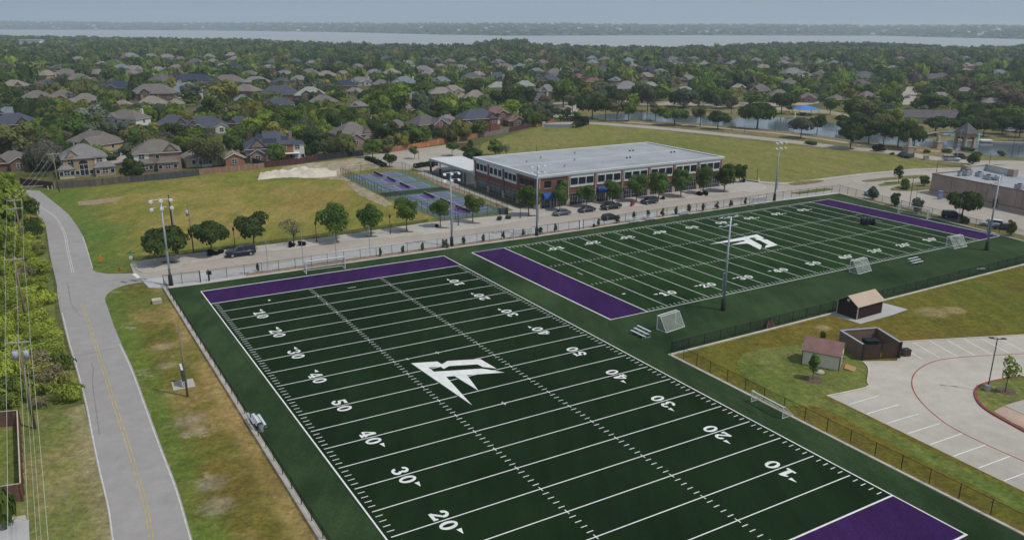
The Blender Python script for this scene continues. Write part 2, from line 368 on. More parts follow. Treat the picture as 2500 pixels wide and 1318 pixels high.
mesh_screen('chain_link_screen', (0.010, 0.014, 0.018), 0.42)
mesh_screen('goal_net', (0.50, 0.54, 0.52), 0.27)
mesh_screen('court_net', (0.02, 0.02, 0.03), 0.75)
mesh_screen('fountain_spray', (0.85, 0.88, 0.90), 0.34)
mat('court_green', (0.085, 0.125, 0.098), 0.08, 0.5); mat('court_blue', (0.090, 0.112, 0.190), 0.10, 0.5); mat('court_purple', (0.105, 0.060, 0.215), 0.10, 0.5)
mat('court_line', (0.50, 0.52, 0.54), 0.06, 1.0)
mat('dark_turf', (0.018, 0.032, 0.017), 0.2, 0.8)
mat('awning_blue', (0.012, 0.075, 0.27), 0.15, 0.8, 0.7); mat('playground_blue', (0.035, 0.20, 0.56), 0.08, 0.5, 0.7)
mat('mulch', (0.105, 0.072, 0.052), 0.3, 1.2); mat('mulch_pale', (0.26, 0.19, 0.13), 0.25, 0.8)
mat('shed_brown', (0.034, 0.017, 0.017), 0.15, 1.0, stretch=(1, 1, 6, 0)); mat('shed_roof_tan', (0.42, 0.33, 0.265), 0.05, 0.6)
mat('shed_cream', (0.64, 0.60, 0.48), 0.06, 0.8); mat('shed_roof_red', (0.215, 0.125, 0.115), 0.12, 1.2)
mat('gate_wood', (0.060, 0.034, 0.026), 0.25, 1.5, stretch=(6, 6, 0.4, 0)); mat('ramp_wood', (0.33, 0.20, 0.095), 0.12, 1.5)
mat('bin_green', (0.014, 0.026, 0.026), 0.2, 1.0, 0.5)
mat('tyre', (0.012, 0.012, 0.013), 0.15, 2, 0.85); mat('rim', (0.42, 0.43, 0.45), 0.05, 3, 0.35, 0.5, 0.6)
mat('lamp_clear', (0.33, 0.34, 0.35), 0.05, 3, 0.2, 0.6); mat('lamp_red', (0.22, 0.012, 0.012), 0.1, 3, 0.3)
for nm, c in (('paint navy', (0.011, 0.016, 0.040)), ('paint slate', (0.085, 0.092, 0.13)), ('paint dark blue', (0.022, 0.028, 0.048)), ('paint black', (0.010, 0.010, 0.012)),
              ('paint dark green', (0.014, 0.022, 0.022)), ('paint white', (0.55, 0.57, 0.60)), ('paint silver', (0.34, 0.36, 0.39)), ('paint red', (0.30, 0.03, 0.035))):
    mat(nm, c, 0.05, 1.0, 0.28, 0.5)
mat('orange_plastic', (0.55, 0.12, 0.02), 0.1, 2, 0.6); mat('sign_yellow', (0.60, 0.26, 0.02), 0.06, 3, 0.5); mat('sign_green', (0.02, 0.20, 0.14), 0.06, 3, 0.5); mat('sign_white', (0.60, 0.60, 0.60), 0.05, 3, 0.5)
mat('hydrant_red', (0.42, 0.065, 0.03), 0.1, 3, 0.5); mat('cabinet_grey', (0.060, 0.072, 0.076), 0.12, 1.0, 0.6)
mat('far_white', (0.78, 0.78, 0.76), 0.1, 0.05); mat('slide_yellow', (0.55, 0.46, 0.16), 0.08, 1)
mat('pool_teal', (0.12, 0.27, 0.26), 0.08, 0.3, 0.4); mat('rock_pale', (0.36, 0.33, 0.29), 0.2, 1.0); mat('drain_concrete', (0.42, 0.37, 0.31), 0.12, 1.0)
mat('solar_black', (0.020, 0.026, 0.045), 0.1, 1.0, 0.25, 0.5); mat('purple_banner', (0.20, 0.13, 0.36), 0.1, 1); mat('blue_banner', (0.20, 0.24, 0.42), 0.1, 1)
def water(name, c, rough, sc, strength):
    m, nt, b, o = new_mat(name)
    a = ramp(nt, noise(nt, 0.01, 4), [(0.35, tuple(x * 0.9 for x in c)), (0.7, tuple(x * 1.1 for x in c))])
    nt.links.new(a, b.inputs['Base Color']); b.inputs['Roughness'].default_value = rough; b.inputs['Specular IOR Level'].default_value = 0.5; b.inputs['IOR'].default_value = 1.33
    bump(nt, b, noise(nt, sc, 3, stretch=(1, 0.4, 1, 0.4)), strength, 0.3)
water('lake_water', (0.30, 0.31, 0.30), 0.35, 0.02, 0.15); water('pond_water', (0.095, 0.125, 0.145), 0.12, 0.6, 0.10)
def foliage(name, attr):
    m, nt, b, o = new_mat(name)
    if attr:
        a = nt.nodes.new('ShaderNodeAttribute'); a.attribute_name = 'tint'; col = a.outputs['Color']
    else:
        oi = nt.nodes.new('ShaderNodeObjectInfo'); at = nt.nodes.new('ShaderNodeAttribute'); at.attribute_name = 'tint'
        col = mix(nt, oi.outputs['Color'], at.outputs['Color'], 1.0, 'MULTIPLY')
    nt.links.new(col, b.inputs['Base Color']); b.inputs['Roughness'].default_value = 0.75; b.inputs['Specular IOR Level'].default_value = 0.12
    tr = nt.nodes.new('ShaderNodeBsdfTranslucent'); mx = nt.nodes.new('ShaderNodeMixShader'); mx.inputs[0].default_value = 0.34
    nt.links.new(col, tr.inputs['Color']); nt.links.new(b.outputs[0], mx.inputs[1]); nt.links.new(tr.outputs[0], mx.inputs[2]); nt.links.new(mx.outputs[0], o.inputs['Surface'])
foliage('foliage', False); foliage('foliage_mass', True)
mat('bark', (0.085, 0.066, 0.052), 0.25, 1.5, 0.95)
m_, nt_, b_, o_ = new_mat('far_shore_land')
c_ = ramp(nt_, noise(nt_, 0.012, 5, 0.7), [(0.3, (0.030, 0.042, 0.024)), (0.6, (0.060, 0.075, 0.045)), (0.78, (0.17, 0.17, 0.14))])
nt_.links.new(c_, b_.inputs['Base Color']); b_.inputs['Roughness'].default_value = 0.95
# ------------------------------------------------------------------ ground, lots, water
sheet('ground', [(-9000, -300), (9000, -300), (9000, 14000), (-9000, 14000)], 0.0, 'yard_grass', world=True)
ROAD_R = [(97, 466), (111, 477), (141, 501), (168, 524), (188, 551), (202, 575), (214, 615), (227, 659)]
LOT_LOW = [(326, 638), (474, 618), (579, 606), (700, 591), (830, 574), (1045, 543), (1213, 527)]
sheet('west_grass_lot', ROAD_R + [(235, 664), (262, 667), (300, 667), (320, 650)] + LOT_LOW + [(1255, 512), (1150, 470), (1010, 418), (930, 402), (868, 384), (760, 398), (640, 410), (440, 428), (60, 464)], 0.02, 'lot_grass')
VERGE_L = curve([(351, 688), (302, 697), (275, 708), (260, 721), (257, 733), (265, 756), (275, 786), (297, 840), (326, 902), (363, 1003), (399, 1101), (435, 1195), (471, 1318), (500, 1400)], 4)
sheet('road_verge', VERGE_L + [(850, 1400), (789, 1318), (400, 700), (363, 702)], 0.02, 'verge_grass')
sheet('left_verge', [(-400, 1150), (-150, 1020), (150, 1000), (205, 985), (222, 1058), (240, 1145), (262, 1239), (275, 1320), (290, 1420), (-400, 1420)], 0.02, 'left_grass')
sheet('meadow', [(1157, 420), (1160, 380), (1180, 350), (1240, 330), (1330, 306), (1432, 301), (1600, 314), (1660, 325), (1895, 350), (2063, 369), (2194, 384), (2282, 403), (2345, 410), (2231, 413), (2097, 425), (1929, 446), (1875, 445), (1808, 437), (1750, 445), (1400, 500)], 0.02, 'meadow_grass')
sheet('school_lawn', [(1640, 863), (2500, 645), (2900, 545), (3100, 1600), (2500, 1302)], 0.02, 'lawn_grass')
sheet('park_lawn', [(1400, 255), (1470, 262), (1600, 262), (1760, 268), (1900, 262), (2060, 268), (2200, 300), (2500, 320), (2700, 330), (2700, 420), (2500, 400), (2345, 405), (2282, 402), (2194, 383), (2063, 368), (1895, 349), (1660, 324), (1600, 313), (1432, 300), (1400, 290)], 0.015, 'park_grass')
sheet('pond', curve([(1430, 287), (1500, 291), (1580, 296), (1681, 300), (1782, 309), (1899, 319), (2000, 331), (2084, 343), (2180, 353), (2300, 362), (2400, 378), (2500, 385), (2650, 395)], 4) + curve([(2650, 338), (2500, 341), (2380, 345), (2200, 335), (2120, 322), (2050, 305), (1983, 290), (1898, 287), (1805, 287), (1700, 283), (1600, 277), (1560, 274), (1470, 280), (1430, 284)], 4), 0.06, 'pond_water')
ribbon('park_path', curve([(1380, 288), (1430, 291), (1500, 296), (1580, 302), (1681, 306), (1782, 315), (1899, 326), (2000, 339), (2084, 351), (2200, 364), (2330, 372)], 5), 3.4, 0.05, 'park_path')
ribbon('park_road', curve([(1260, 308), (1330, 303), (1432, 301), (1520, 306), (1660, 318), (1895, 342), (1996, 354), (2063, 361), (2198, 374), (2290, 388), (2380, 396), (2500, 398), (2640, 402)], 5), 8.5, 0.045, 'street_concrete')
sheet('back_parking_lot', [(869, 383), (938, 374), (1088, 354), (1119, 366), (1150, 376), (1170, 392), (1157, 430), (1050, 424), (1010, 412), (944, 407), (898, 390)], 0.045, 'street_concrete')
sheet('neighbourhood_street', [(1225, 276), (1274, 285), (1338, 288), (1402, 283), (1420, 256), (1365, 259), (1281, 267)], 0.03, 'street_concrete')
sheet('neighbourhood_street', [(2188, 256), (2206, 224), (2216, 212), (2232, 212), (2240, 223), (2236, 238), (2222, 256)], 0.03, 'street_concrete')
sheet('neighbourhood_street', [(46, 186), (70, 149), (92, 144), (91, 156), (66, 184)], 0.03, 'street_concrete')
sheet('neighbourhood_street', [(960, 268), (1020, 276), (1120, 268), (1110, 261), (1030, 266)], 0.03, 'street_concrete')
sheet('neighbourhood_street', [(620, 352), (700, 300), (820, 300), (830, 308), (720, 314), (660, 356)], 0.03, 'street_concrete')
sheet('driveway', [(268, 372), (300, 374), (318, 382), (322, 398), (268, 402)], 0.04, 'street_concrete')
sheet('driveway', [(545, 352), (590, 350), (590, 362), (545, 364)], 0.04, 'street_concrete')
sheet('neighbourhood_street', [(1330, 255), (1420, 252), (1760, 262), (1960, 258), (2000, 252), (2000, 247), (1760, 252), (1420, 243)], 0.03, 'park_path')
sheet('playground_sand', [(1890, 268), (1920, 270), (2075, 286), (2065, 276), (1990, 266), (1900, 262)], 0.04, 'bare_soil')
sheet('dirt_patch', [(690, 408), (760, 398), (840, 390), (880, 386), (1005, 412), (1000, 416), (930, 410), (838, 424), (870, 450), (935, 482), (960, 500), (940, 505), (880, 478), (840, 440), (760, 436), (690, 428)], 0.03, 'bare_soil')
sheet('dirt_patch', [(1028, 420), (1240, 515), (1300, 530), (1260, 535), (1210, 520), (1010, 420)], 0.035, 'mulch_pale')
sheet('dirt_patch', [(190, 492), (235, 488), (300, 480), (290, 490), (230, 500), (192, 502)], 0.03, 'mulch_pale')

# ------------------------------------------------------------------ streets
ROAD = curve([(40, 440), (65, 466), (81, 480), (96, 500), (118, 524), (142, 551), (158, 578), (169, 615), (178, 660), (192, 715), (206, 760), (230, 838), (254, 905), (281, 992), (310, 1080), (336, 1165), (358, 1240), (372, 1318), (388, 1400)], 6)
road_l = [(60, 464), (69, 477), (81, 501), (91, 524), (109, 545), (116, 581), (124, 632), (138, 692), (140, 719), (148, 763), (166, 837), (181, 887), (207, 985), (221, 1058), (239, 1145), (261, 1239), (272, 1318), (288, 1400)]
road_r = ROAD_R + [(235, 664), (262, 668), (292, 668), (326, 667), (353, 688)] + VERGE_L[1:]
road = sheet('road', curve(road_l, 4) + road_r[::-1], 0.04, 'road_asphalt')
street = sheet('street', [(326, 668), (318, 645)] + LOT_LOW + [(1255, 512), (1400, 480), (1750, 440), (1808, 437), (1875, 444), (1929, 445), (2097, 424), (2231, 412), (2345, 409), (2500, 400), (2750, 385), (2750, 560), (2500, 590), (2049, 472), (1890, 491), (1103, 606), (405, 705), (363, 702), (351, 687)], 0.044, 'street_concrete')
def paint_strip(name, pts, w, m, z=0.052, parent=None, off=0.0):
    o = ribbon(name, pts, w, z, m, parent, off=off)
    if parent is not None and 'kind' in o: del o['kind']
    return o
def inset(pts, dx): return [(x + dx, y) for x, y in pts]
edge_l = curve(inset(road_l[9:], 4), 5); edge_r = curve(inset([(297, 840), (326, 902), (363, 1003), (399, 1101), (435, 1195), (471, 1318), (500, 1400)], -5), 5)
paint_strip('edge_line', edge_l, 0.13, 'worn_white_paint', parent=road); paint_strip('edge_line', edge_r, 0.13, 'worn_white_paint', parent=road)
paint_strip('edge_line', curve([(203, 578), (212, 607), (226, 655)], 4), 0.14, 'worn_white_paint', parent=road)
yel = curve([(199, 739), (216, 785), (232, 837), (254, 905), (279, 985), (308, 1072), (334, 1159), (356, 1235), (370, 1318), (382, 1400)], 5)
for o_ in (-0.16, 0.16): paint_strip('centre_line', yel, 0.11, 'yellow_paint', parent=road, off=o_)
yel2 = curve([(178, 665), (165, 608), (158, 571), (141, 538), (128, 524), (101, 506), (85, 490)], 5)
for o_ in (-0.16, 0.16): paint_strip('centre_line', yel2, 0.11, 'worn_white_paint', parent=road, off=o_)
mat('tar_seal', (0.16, 0.155, 0.155), 0.2)
paint_strip('tar_seam', curve([(178, 868), (200, 866), (240, 858), (297, 846)], 4), 0.10, 'tar_seal', parent=road)
paint_strip('tar_seam', curve([(165, 690), (170, 720), (176, 745), (196, 770)], 4), 0.09, 'tar_seal', parent=road)
paint_strip('tar_seam', curve([(222, 885), (228, 900), (226, 935), (236, 1010), (243, 1060)], 4), 0.07, 'tar_seal', parent=road)
paint_strip('tar_seam', curve([(180, 590), (203, 592)], 3), 0.25, 'tar_seal', parent=road)
paint_strip('tar_seam', curve([(236, 690), (280, 684), (330, 676)], 3), 0.09, 'tar_seal', parent=road)
paint_strip('stop_bar', [(327, 668), (339, 678)], 0.65, 'white_paint', z=0.056, parent=road)
# kerbs and sidewalks
KERB_UP = curve([(327, 650), (347, 664), (408, 656), (438, 648), (443, 641), (474, 637), (523, 630), (550, 625), (626, 613), (700, 608), (830, 588), (1032, 572), (1200, 549), (1247, 541), (1307, 529), (1348, 525), (1410, 519), (1466, 511), (1518, 505), (1564, 500), (1623, 490), (1655, 486), (1720, 477), (1781, 470), (1809, 467), (1834, 469), (1861, 463), (1866, 455), (1850, 443)], 4)
sheet('sidewalk', KERB_UP + [(1808, 438), (1750, 445), (1400, 500), (1255, 513)] + LOT_LOW[::-1], 0.17, 'sidewalk_concrete', z_under=0.0)
ribbon('kerb', KERB_UP[4:-4], 0.22, 0.175, 'kerb_concrete', z_under=0.0, off=-0.11)
KERB_LOW = [(401, 676), (562, 656), (700, 641), (830, 606), (1099, 577), (1401, 542), (1636, 515), (1800, 494), (1890, 483), (1990, 470), (2035, 463)]
TURF_TOP = [(405, 703), (490, 692), (640, 671), (800, 648), (1103, 605), (1310, 577), (1500, 549), (1700, 519), (1890, 491), (2049, 471.5)]
sheet('sidewalk', [(343, 680), (401, 676)] + [(562, 657), (700, 640), (830, 611), (1099, 579), (1401, 543), (1636, 515), (1800, 494), (1890, 483), (1990, 470), (2035, 464)] + TURF_TOP[::-1] + [(363, 702)], 0.16, 'pale_concrete', z_under=0.0)
sheet('planting_strip', [(600, 668), (830, 634.5), (1099, 598), (1401, 557.5), (1636, 524), (1830, 497), (1830, 499), (1636, 527.3), (1401, 562.5), (1099, 604), (830, 642.5), (600, 674.5)], 0.175, 'mulch_pale')
sheet('grass_island', [(1932, 471), (1990, 462), (2020, 459), (2034, 462), (2000, 468), (1950, 473)], 0.18, 'green_grass', z_under=0.0)
sheet('grass_island', curve([(1922, 449), (1950, 443), (1990, 440), (2011, 441), (1990, 446), (1950, 451), (1922, 449)], 4)[:-1], 0.18, 'park_grass', z_under=0.0)
sheet('grass_island', curve([(2104, 441), (2160, 434), (2250, 427), (2262, 432), (2180, 438), (2120, 443), (2104, 441)], 4)[:-1], 0.18, 'park_grass', z_under=0.0)
sheet('grass_island', curve([(2145, 450), (2170, 445), (2215, 441), (2220, 446), (2180, 451), (2150, 453), (2145, 450)], 4)[:-1], 0.18, 'green_grass', z_under=0.0)
sheet('grass_island', curve([(2175, 460), (2200, 452), (2270, 442), (2276, 452), (2274, 460), (2225, 465), (2180, 464), (2175, 460)], 4)[:-1], 0.18, 'park_grass', z_under=0.0)
ribbon('sidewalk', curve([(1808, 439), (1875, 447), (1929, 448), (2097, 427), (2231, 415), (2345, 411)], 4), 1.6, 0.17, 'sidewalk_concrete', z_under=0.0)
ribbon('sidewalk', [(1028, 421), (1090, 444), (1170, 475), (1262, 511)], 2.4, 0.08, 'sidewalk_concrete', z_under=0.0)
sheet('grass_strip', [(2055, 473), (2130, 488), (2300, 527), (2500, 575), (2500, 586), (2300, 535), (2130, 494)], 0.10, 'park_grass')
for q in [(446, 667, 8), (636, 668, 9), (590, 659, 7)]: pass

# ------------------------------------------------------------------ school parking lot
lot = sheet('parking_lot', [(2118, 930), (2116, 944), (2019, 965), (2500, 1199), (2800, 1340), (3000, 1000), (2760, 800), (2471, 819), (2199, 834), (2190, 880), (2107, 881), (2121, 898)], 0.05, 'lot_concrete')
def stall(x0, y0, x1, y1): paint_strip('stall_line', [(x0, y0), (x1, y1)], 0.13, 'white_paint', z=0.058, parent=lot)
s_ = 2.28
for a in [(940, 562, 1108, 513), (1042, 614, 1220, 562), (1152, 667, 1330, 614), (1268, 724, 1448, 667), (1392, 785, 1572, 723), (1522, 850, 1700, 787), (1660, 916, 1838, 850), (1805, 986, 2000, 915)]:
    stall(1660 + a[0] / s_, 740 + a[1] / s_, 1660 + a[2] / s_, 740 + a[3] / s_)
for a in [(1232, 245, 1350, 310), (1297, 217, 1448, 304), (1392, 210, 1548, 297), (1487, 205, 1643, 291), (1580, 199, 1738, 284), (1675, 194, 1832, 277), (1768, 190, 1925, 271)]:
    stall(1660 + a[0] / s_, 740 + a[1] / s_, 1660 + a[2] / s_, 740 + a[3] / s_)
fire = [(1915, 280), (1780, 287), (1600, 297), (1480, 309), (1400, 328), (1340, 358), (1303, 395), (1290, 440), (1302, 490), (1340, 545), (1400, 605), (1480, 668), (1560, 715), (1700, 783), (1800, 828), (1960, 898)]
paint_strip('fire_lane_line', curve([(1660 + x / s_, 740 + y / s_) for x, y in fire], 4), 0.16, 'red_paint', z=0.060, parent=lot)
isl = curve([(2500, 918), (2455, 924), (2410, 934), (2388, 945), (2384, 962), (2396, 985), (2425, 1007), (2470, 1032), (2540, 1070)], 5)
sheet('planted_island', isl + [(2640, 1060), (2640, 930)], 0.20, 'green_grass', z_under=0.0)
ribbon('kerb', isl, 0.30, 0.22, 'kerb_red', z_under=0.0, off=-0.1)
sheet('brick_paving', [(2426, 1003), (2450, 990), (2500, 1012), (2600, 1060), (2600, 1090), (2470, 1030)], 0.235, 'stone_tan', z_under=0.1)
sheet('walkway', [(2452, 989), (2500, 975), (2640, 1000), (2640, 1070), (2500, 1011)], 0.235, 'sidewalk_concrete', z_under=0.1)
sheet('shed_lawn', curve([(1806, 905), (1800, 882), (1830, 858), (1900, 846), (1990, 838), (2060, 850), (2110, 882), (2121, 898), (2118, 930), (2112, 944), (2015, 967), (1950, 985), (1850, 940), (1806, 905)], 3)[:-1], 0.035, 'green_grass')
ribbon('kerb', curve([(2107, 881), (2121, 898), (2118, 930), (2116, 944), (2019, 965)], 5), 0.2, 0.18, 'kerb_concrete', z_under=0.0)
ribbon('kerb', [(2199, 833), (2471, 818), (2760, 799)], 0.2, 0.18, 'kerb_concrete', z_under=0.0)
ribbon('green_verge', curve([(1700, 905), (1850, 975), (2010, 985), (2200, 1080), (2500, 1230), (2700, 1335)], 5), 2.6, 0.03, 'green_grass')
sheet('shed_pad', [(2026, 766), (2048, 757), (2160, 740), (2216, 755), (2180, 768), (2100, 790)], 0.06, 'pale_concrete', z_under=0.0)

# ------------------------------------------------------------------ turf and the two football fields
TURF = TURF_TOP + [(2500, 588), (2900, 690), (2900, 548), (2500, 644.5), (1900, 797), (1636, 863), (2500, 1301), (2700, 1402), (845, 1402), (789, 1318)]
turf_o = sheet('turf', TURF, 0.10, 'turf_apron', z_under=0.0)
ribbon('kerb', TURF_TOP, 0.32, 0.19, 'kerb_concrete', z_under=0.0)
ribbon('kerb', [(2049, 471.5), (2130, 493), (2300, 537), (2500, 588), (2700, 640)], 0.32, 0.19, 'kerb_concrete', z_under=0.0)
ribbon('kerb', [(401, 700), (789, 1318), (845, 1402)], 0.55, 0.20, 'kerb_concrete', z_under=0.0)
ribbon('kerb', [(2900, 548), (2500, 644.5), (1900, 797), (1636, 864)], 0.30, 0.20, 'kerb_concrete', z_under=0.0)
ribbon('kerb', [(1633, 863), (2500, 1303), (2700, 1405)], 0.38, 0.20, 'kerb_concrete', z_under=0.0)
for pts in ([(462, 714), (520, 775), (640, 930), (780, 1110), (905, 1270), (940, 1318)], [(1140, 655), (1420, 790), (1700, 935), (2000, 1090), (2300, 1240), (2396, 1296)], [(1425, 810), (1600, 870), (1900, 1020)]):
    paint_strip('turf_seam', curve(pts, 3), 0.13, 'turf_seam', z=0.104, parent=turf_o)

GLY = {   # numerals on a 1.0 x 1.5 cell: pieces are quads strips (left and right rails) or polygons
 '0': [('arc', 0.5, 0.75, 0.50, 0.75, 0.20, 0.50, 0, 360)],
 '1': [('poly', [(0.32, 0), (0.70, 0), (0.70, 1.5), (0.42, 1.5), (0.32, 1.35)]), ('poly', [(0.08, 0), (0.95, 0), (0.95, 0.24), (0.08, 0.24)]), ('poly', [(0.05, 1.02), (0.33, 1.12), (0.43, 1.5), (0.05, 1.24)])],
 '2': [('arc', 0.48, 1.05, 0.46, 0.45, 0.16, 0.20, -25, 190), ('poly', [(0.90, 0.90), (0.62, 0.92), (0.02, 0.22), (0.02, 0.0), (0.40, 0.30)]), ('poly', [(0.02, 0.0), (1.0, 0.0), (1.0, 0.42), (0.84, 0.42), (0.76, 0.28), (0.02, 0.28)])],
 '3': [('arc', 0.46, 1.10, 0.44, 0.40, 0.15, 0.17, -75, 185), ('arc', 0.47, 0.43, 0.50, 0.43, 0.19, 0.18, -185, 75)],
 '4': [('poly', [(0.54, 0), (0.86, 0), (0.86, 1.5), (0.54, 1.5)]), ('poly', [(0.54, 1.5), (0.0, 0.58), (0.0, 0.36), (0.16, 0.50), (0.54, 1.14)]), ('poly', [(0.0, 0.34), (1.0, 0.34), (1.0, 0.58), (0.0, 0.58)]), ('poly', [(0.36, 0), (1.0, 0), (1.0, 0.18), (0.36, 0.18)])],
 '5': [('arc', 0.46, 0.46, 0.50, 0.46, 0.19, 0.20, -190, 120), ('poly', [(0.12, 0.66), (0.34, 0.74), (0.34, 1.5), (0.12, 1.5)]), ('poly', [(0.12, 1.22), (0.86, 1.18), (0.94, 1.5), (0.12, 1.5)])],
}
def glyph(b, ch, put, z):
    for k, g in enumerate(GLY[ch]):
        zz = z + 0.0016 * k
        if g[0] == 'poly': b.add([put(x, y, zz) for x, y in g[1]], [tuple(range(len(g[1])))])
        else:
            _, cx, cy, ox, oy, ix, iy, a0, a1 = g; n = 22; vs = []
            for i in range(n + 1):
                t = rad(a0 + (a1 - a0) * i / n); vs += [put(cx + ox * math.cos(t), cy + oy * math.sin(t), zz), put(cx + ix * math.cos(t), cy + iy * math.sin(t), zz)]
            b.add(vs, [(2 * i, 2 * i + 2, 2 * i + 3, 2 * i + 1) for i in range(n)])
def fix_up(o):
    bm = bmesh.new(); bm.from_mesh(o.data); bmesh.ops.triangulate(bm, faces=bm.faces[:])
    for f in bm.faces:
        if f.normal.z < 0: f.normal_flip()
    bm.to_mesh(o.data); bm.free(); return o
def football(H, name, field_mat, ez0, ez1, hash1, hash2, logo, z, solo):
    FP = lambda u, v, zz: tuple(field(H, u, v, zz))
    W = 53.333
    def quad(b, u0, v0, u1, v1, zz):
        n = max(1, int(abs(u1 - u0) // 12), int(abs(v1 - v0) // 12))
        for i in range(n):
            a, c = i / n, (i + 1) / n
            if abs(u1 - u0) > abs(v1 - v0): p = (u0 + (u1 - u0) * a, u0 + (u1 - u0) * c, v0, v1)
            else: p = (u0, u1, v0 + (v1 - v0) * a, v0 + (v1 - v0) * c)
            b.add([FP(p[0], p[2], zz), FP(p[1], p[2], zz), FP(p[1], p[3], zz), FP(p[0], p[3], zz)], [(0, 1, 2, 3)])
    b = MB(); quad(b, ez0, 0, ez1, W, z); root = fix_up(b.build(name, field_mat)); root['kind'] = 'structure'
    for a, c in ((ez0, 10), (110, ez1)):
        b = MB(); quad(b, a, 0, c, W, z + 0.004); fix_up(b.build('end_zone', 'turf_purple', root))
    zl = z + 0.008; lw = 0.072
    for u in range(15, 110, 5):
        b = MB(); quad(b, u - lw, 0.55, u + lw, W - 0.55, zl); fix_up(b.build('yard_line', 'white_paint', root))
    for u in (10, 110):
        b = MB(); quad(b, u - 0.11, 0.0, u + 0.11, W, zl + 0.002); fix_up(b.build('goal_line', 'white_paint', root))
    for v0, v1 in ((-0.095, 0.095), (W - 0.095, W + 0.095)):
        b = MB(); quad(b, ez0, v0, ez1, v1, zl + 0.004); fix_up(b.build('sideline', 'white_paint', root))
    for u0, u1 in ((ez0 - 0.13, ez0 + 0.13), (ez1 - 0.13, ez1 + 0.13)):
        b = MB(); quad(b, u0, -0.13, u1, W + 0.13, zl + 0.006); fix_up(b.build('end_line', 'white_paint', root))
    for v in (0.95, hash1, hash2, W - 0.95):
        b = MB()
        for u in range(11, 110):
            inner = v in (hash1, hash2)
            if u % 5 == 0:
                if inner: quad(b, u - 0.42, v - 0.06, u + 0.42, v + 0.06, zl + 0.003)
            else: quad(b, u - 0.06, v - 0.42, u + 0.06, v + 0.42, zl + 0.003)
        fix_up(b.build('hash_marks', 'white_paint', root))
    for u, v, du, dv in solo:
        b = MB(); quad(b, u - du, v - dv, u + du, v + dv, zl + 0.003); fix_up(b.build('spot_mark', 'white_paint', root))
    for k, num in enumerate((10, 20, 30, 40, 50, 40, 30, 20, 10)):
        u = 20 + 10 * k
        for side in (0, 1):
            sg = 1 if side == 0 else -1; v0 = 5.65 if side == 0 else W - 5.65
            put = lambda ox: (lambda x, y, zz: FP(u + sg * (ox + x * 1.42), v0 + sg * y * 1.40, zz))
            b = MB(); t = str(num)
            glyph(b, t[0], put(-1.74), zl + 0.010); glyph(b, t[1], put(0.30), zl + 0.010)
            if num != 50:
                e = -1 if u < 60 else 1
                tri = [(u + e * 2.05, v0 + sg * 1.40), (u + e * 2.05, v0 + sg * 2.02), (u + e * 3.05, v0 + sg * 1.71)]
                b.add([FP(x, y, zl + 0.010) for x, y in tri], [(0, 1, 2)])
            fix_up(b.build('yard_number', 'white_paint', root))
    # dark infill outline under the emblem, then the emblem itself
    P = [FP(a, c, zl + 0.016) for a, c in logo]
    b = MB(); b.add(P, [tuple(range(len(P)))]); fix_up(b.build('emblem', 'white_paint', root))
    P = [FP(a - 0.16, c - 0.22, zl + 0.012) for a, c in logo]
    b = MB(); b.add(P, [tuple(range(len(P)))]); fix_up(b.build('emblem_border', 'turf_infill', root))
    return root
LOGO_A = [(51.72, 21.22), (53.03, 25.09), (54.31, 25.25), (53.59, 26.6), (55.36, 31.46), (59.63, 31.84), (58.14, 30.28), (56.9, 30.1), (55.4, 25.88), (55.96, 24.67), (55.04, 24.65), (54.41, 22.85), (56.17, 22.91), (58.59, 29.89), (61.41, 32.19), (59.55, 26.7), (64.92, 25.58), (58.97, 24.91), (58.61, 23.68), (68.39, 22.51)]
LOGO_B = [(52.09, 31.16), (58.61, 31.82), (68.64, 32.45), (67.35, 28.72), (66.31, 28.4), (66.89, 27.2), (65.18, 22.14), (60.58, 21.77), (62.49, 23.33), (63.45, 23.53), (64.85, 27.75), (64.48, 28.82), (65.4, 29.21), (65.76, 30.68), (64.12, 30.63), (61.7, 23.82), (58.64, 21.24), (60.33, 27.07), (55.74, 28.1), (61.3, 28.91), (61.67, 29.84), (57.98, 30.15)]
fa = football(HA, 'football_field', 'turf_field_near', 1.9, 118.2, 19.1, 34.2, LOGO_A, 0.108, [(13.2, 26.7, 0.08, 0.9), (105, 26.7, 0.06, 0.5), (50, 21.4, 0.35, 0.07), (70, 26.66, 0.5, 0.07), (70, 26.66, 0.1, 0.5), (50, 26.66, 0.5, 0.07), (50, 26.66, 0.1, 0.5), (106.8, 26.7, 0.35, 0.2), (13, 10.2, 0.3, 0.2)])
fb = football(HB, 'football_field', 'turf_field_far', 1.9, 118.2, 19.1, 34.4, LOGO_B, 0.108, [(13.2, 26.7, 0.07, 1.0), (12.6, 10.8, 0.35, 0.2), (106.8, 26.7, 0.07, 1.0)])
# ------------------------------------------------------------------ two-storey brick school building
N0 = Vector((6.19, 194.19, 0)); TH = rad(30.27); BL, BD, BH = 62.0, 33.2, 8.6
bld = thing('school_building', 'long two-storey red brick building with white upper panels and flat grey roof', 'building', N0, TH)
def bpx(px, axis):                         # metres along a facade that project to a pixel column
    lo, hi = 0.0, 70.0
    for _ in range(40):
        m = (lo + hi) / 2
        p = N0 + (Vector((math.cos(TH), math.sin(TH), 0)) if axis == 'x' else Vector((-math.sin(TH), math.cos(TH), 0))) * m + Vector((0, 0, 6))
        if (PX(p)[0] < px) == (axis == 'x'): lo = m
        else: hi = m
    return lo
b = MB(); b.box(0, BL, 0, BD, 0, 8.1); b.build('wall', 'brick_red', bld)
b = MB(); b.box(0.25, BL - 0.25, 0.25, BD - 0.25, 8.103, 8.30); b.build('roof', 'roof_membrane', bld)
b = MB(); b.box(0.3, BL - 0.3, BD * 0.52, BD * 0.52 + 0.35, 8.302, 8.34); b.build('roof_seam', 'parapet_white', bld)
b = MB()
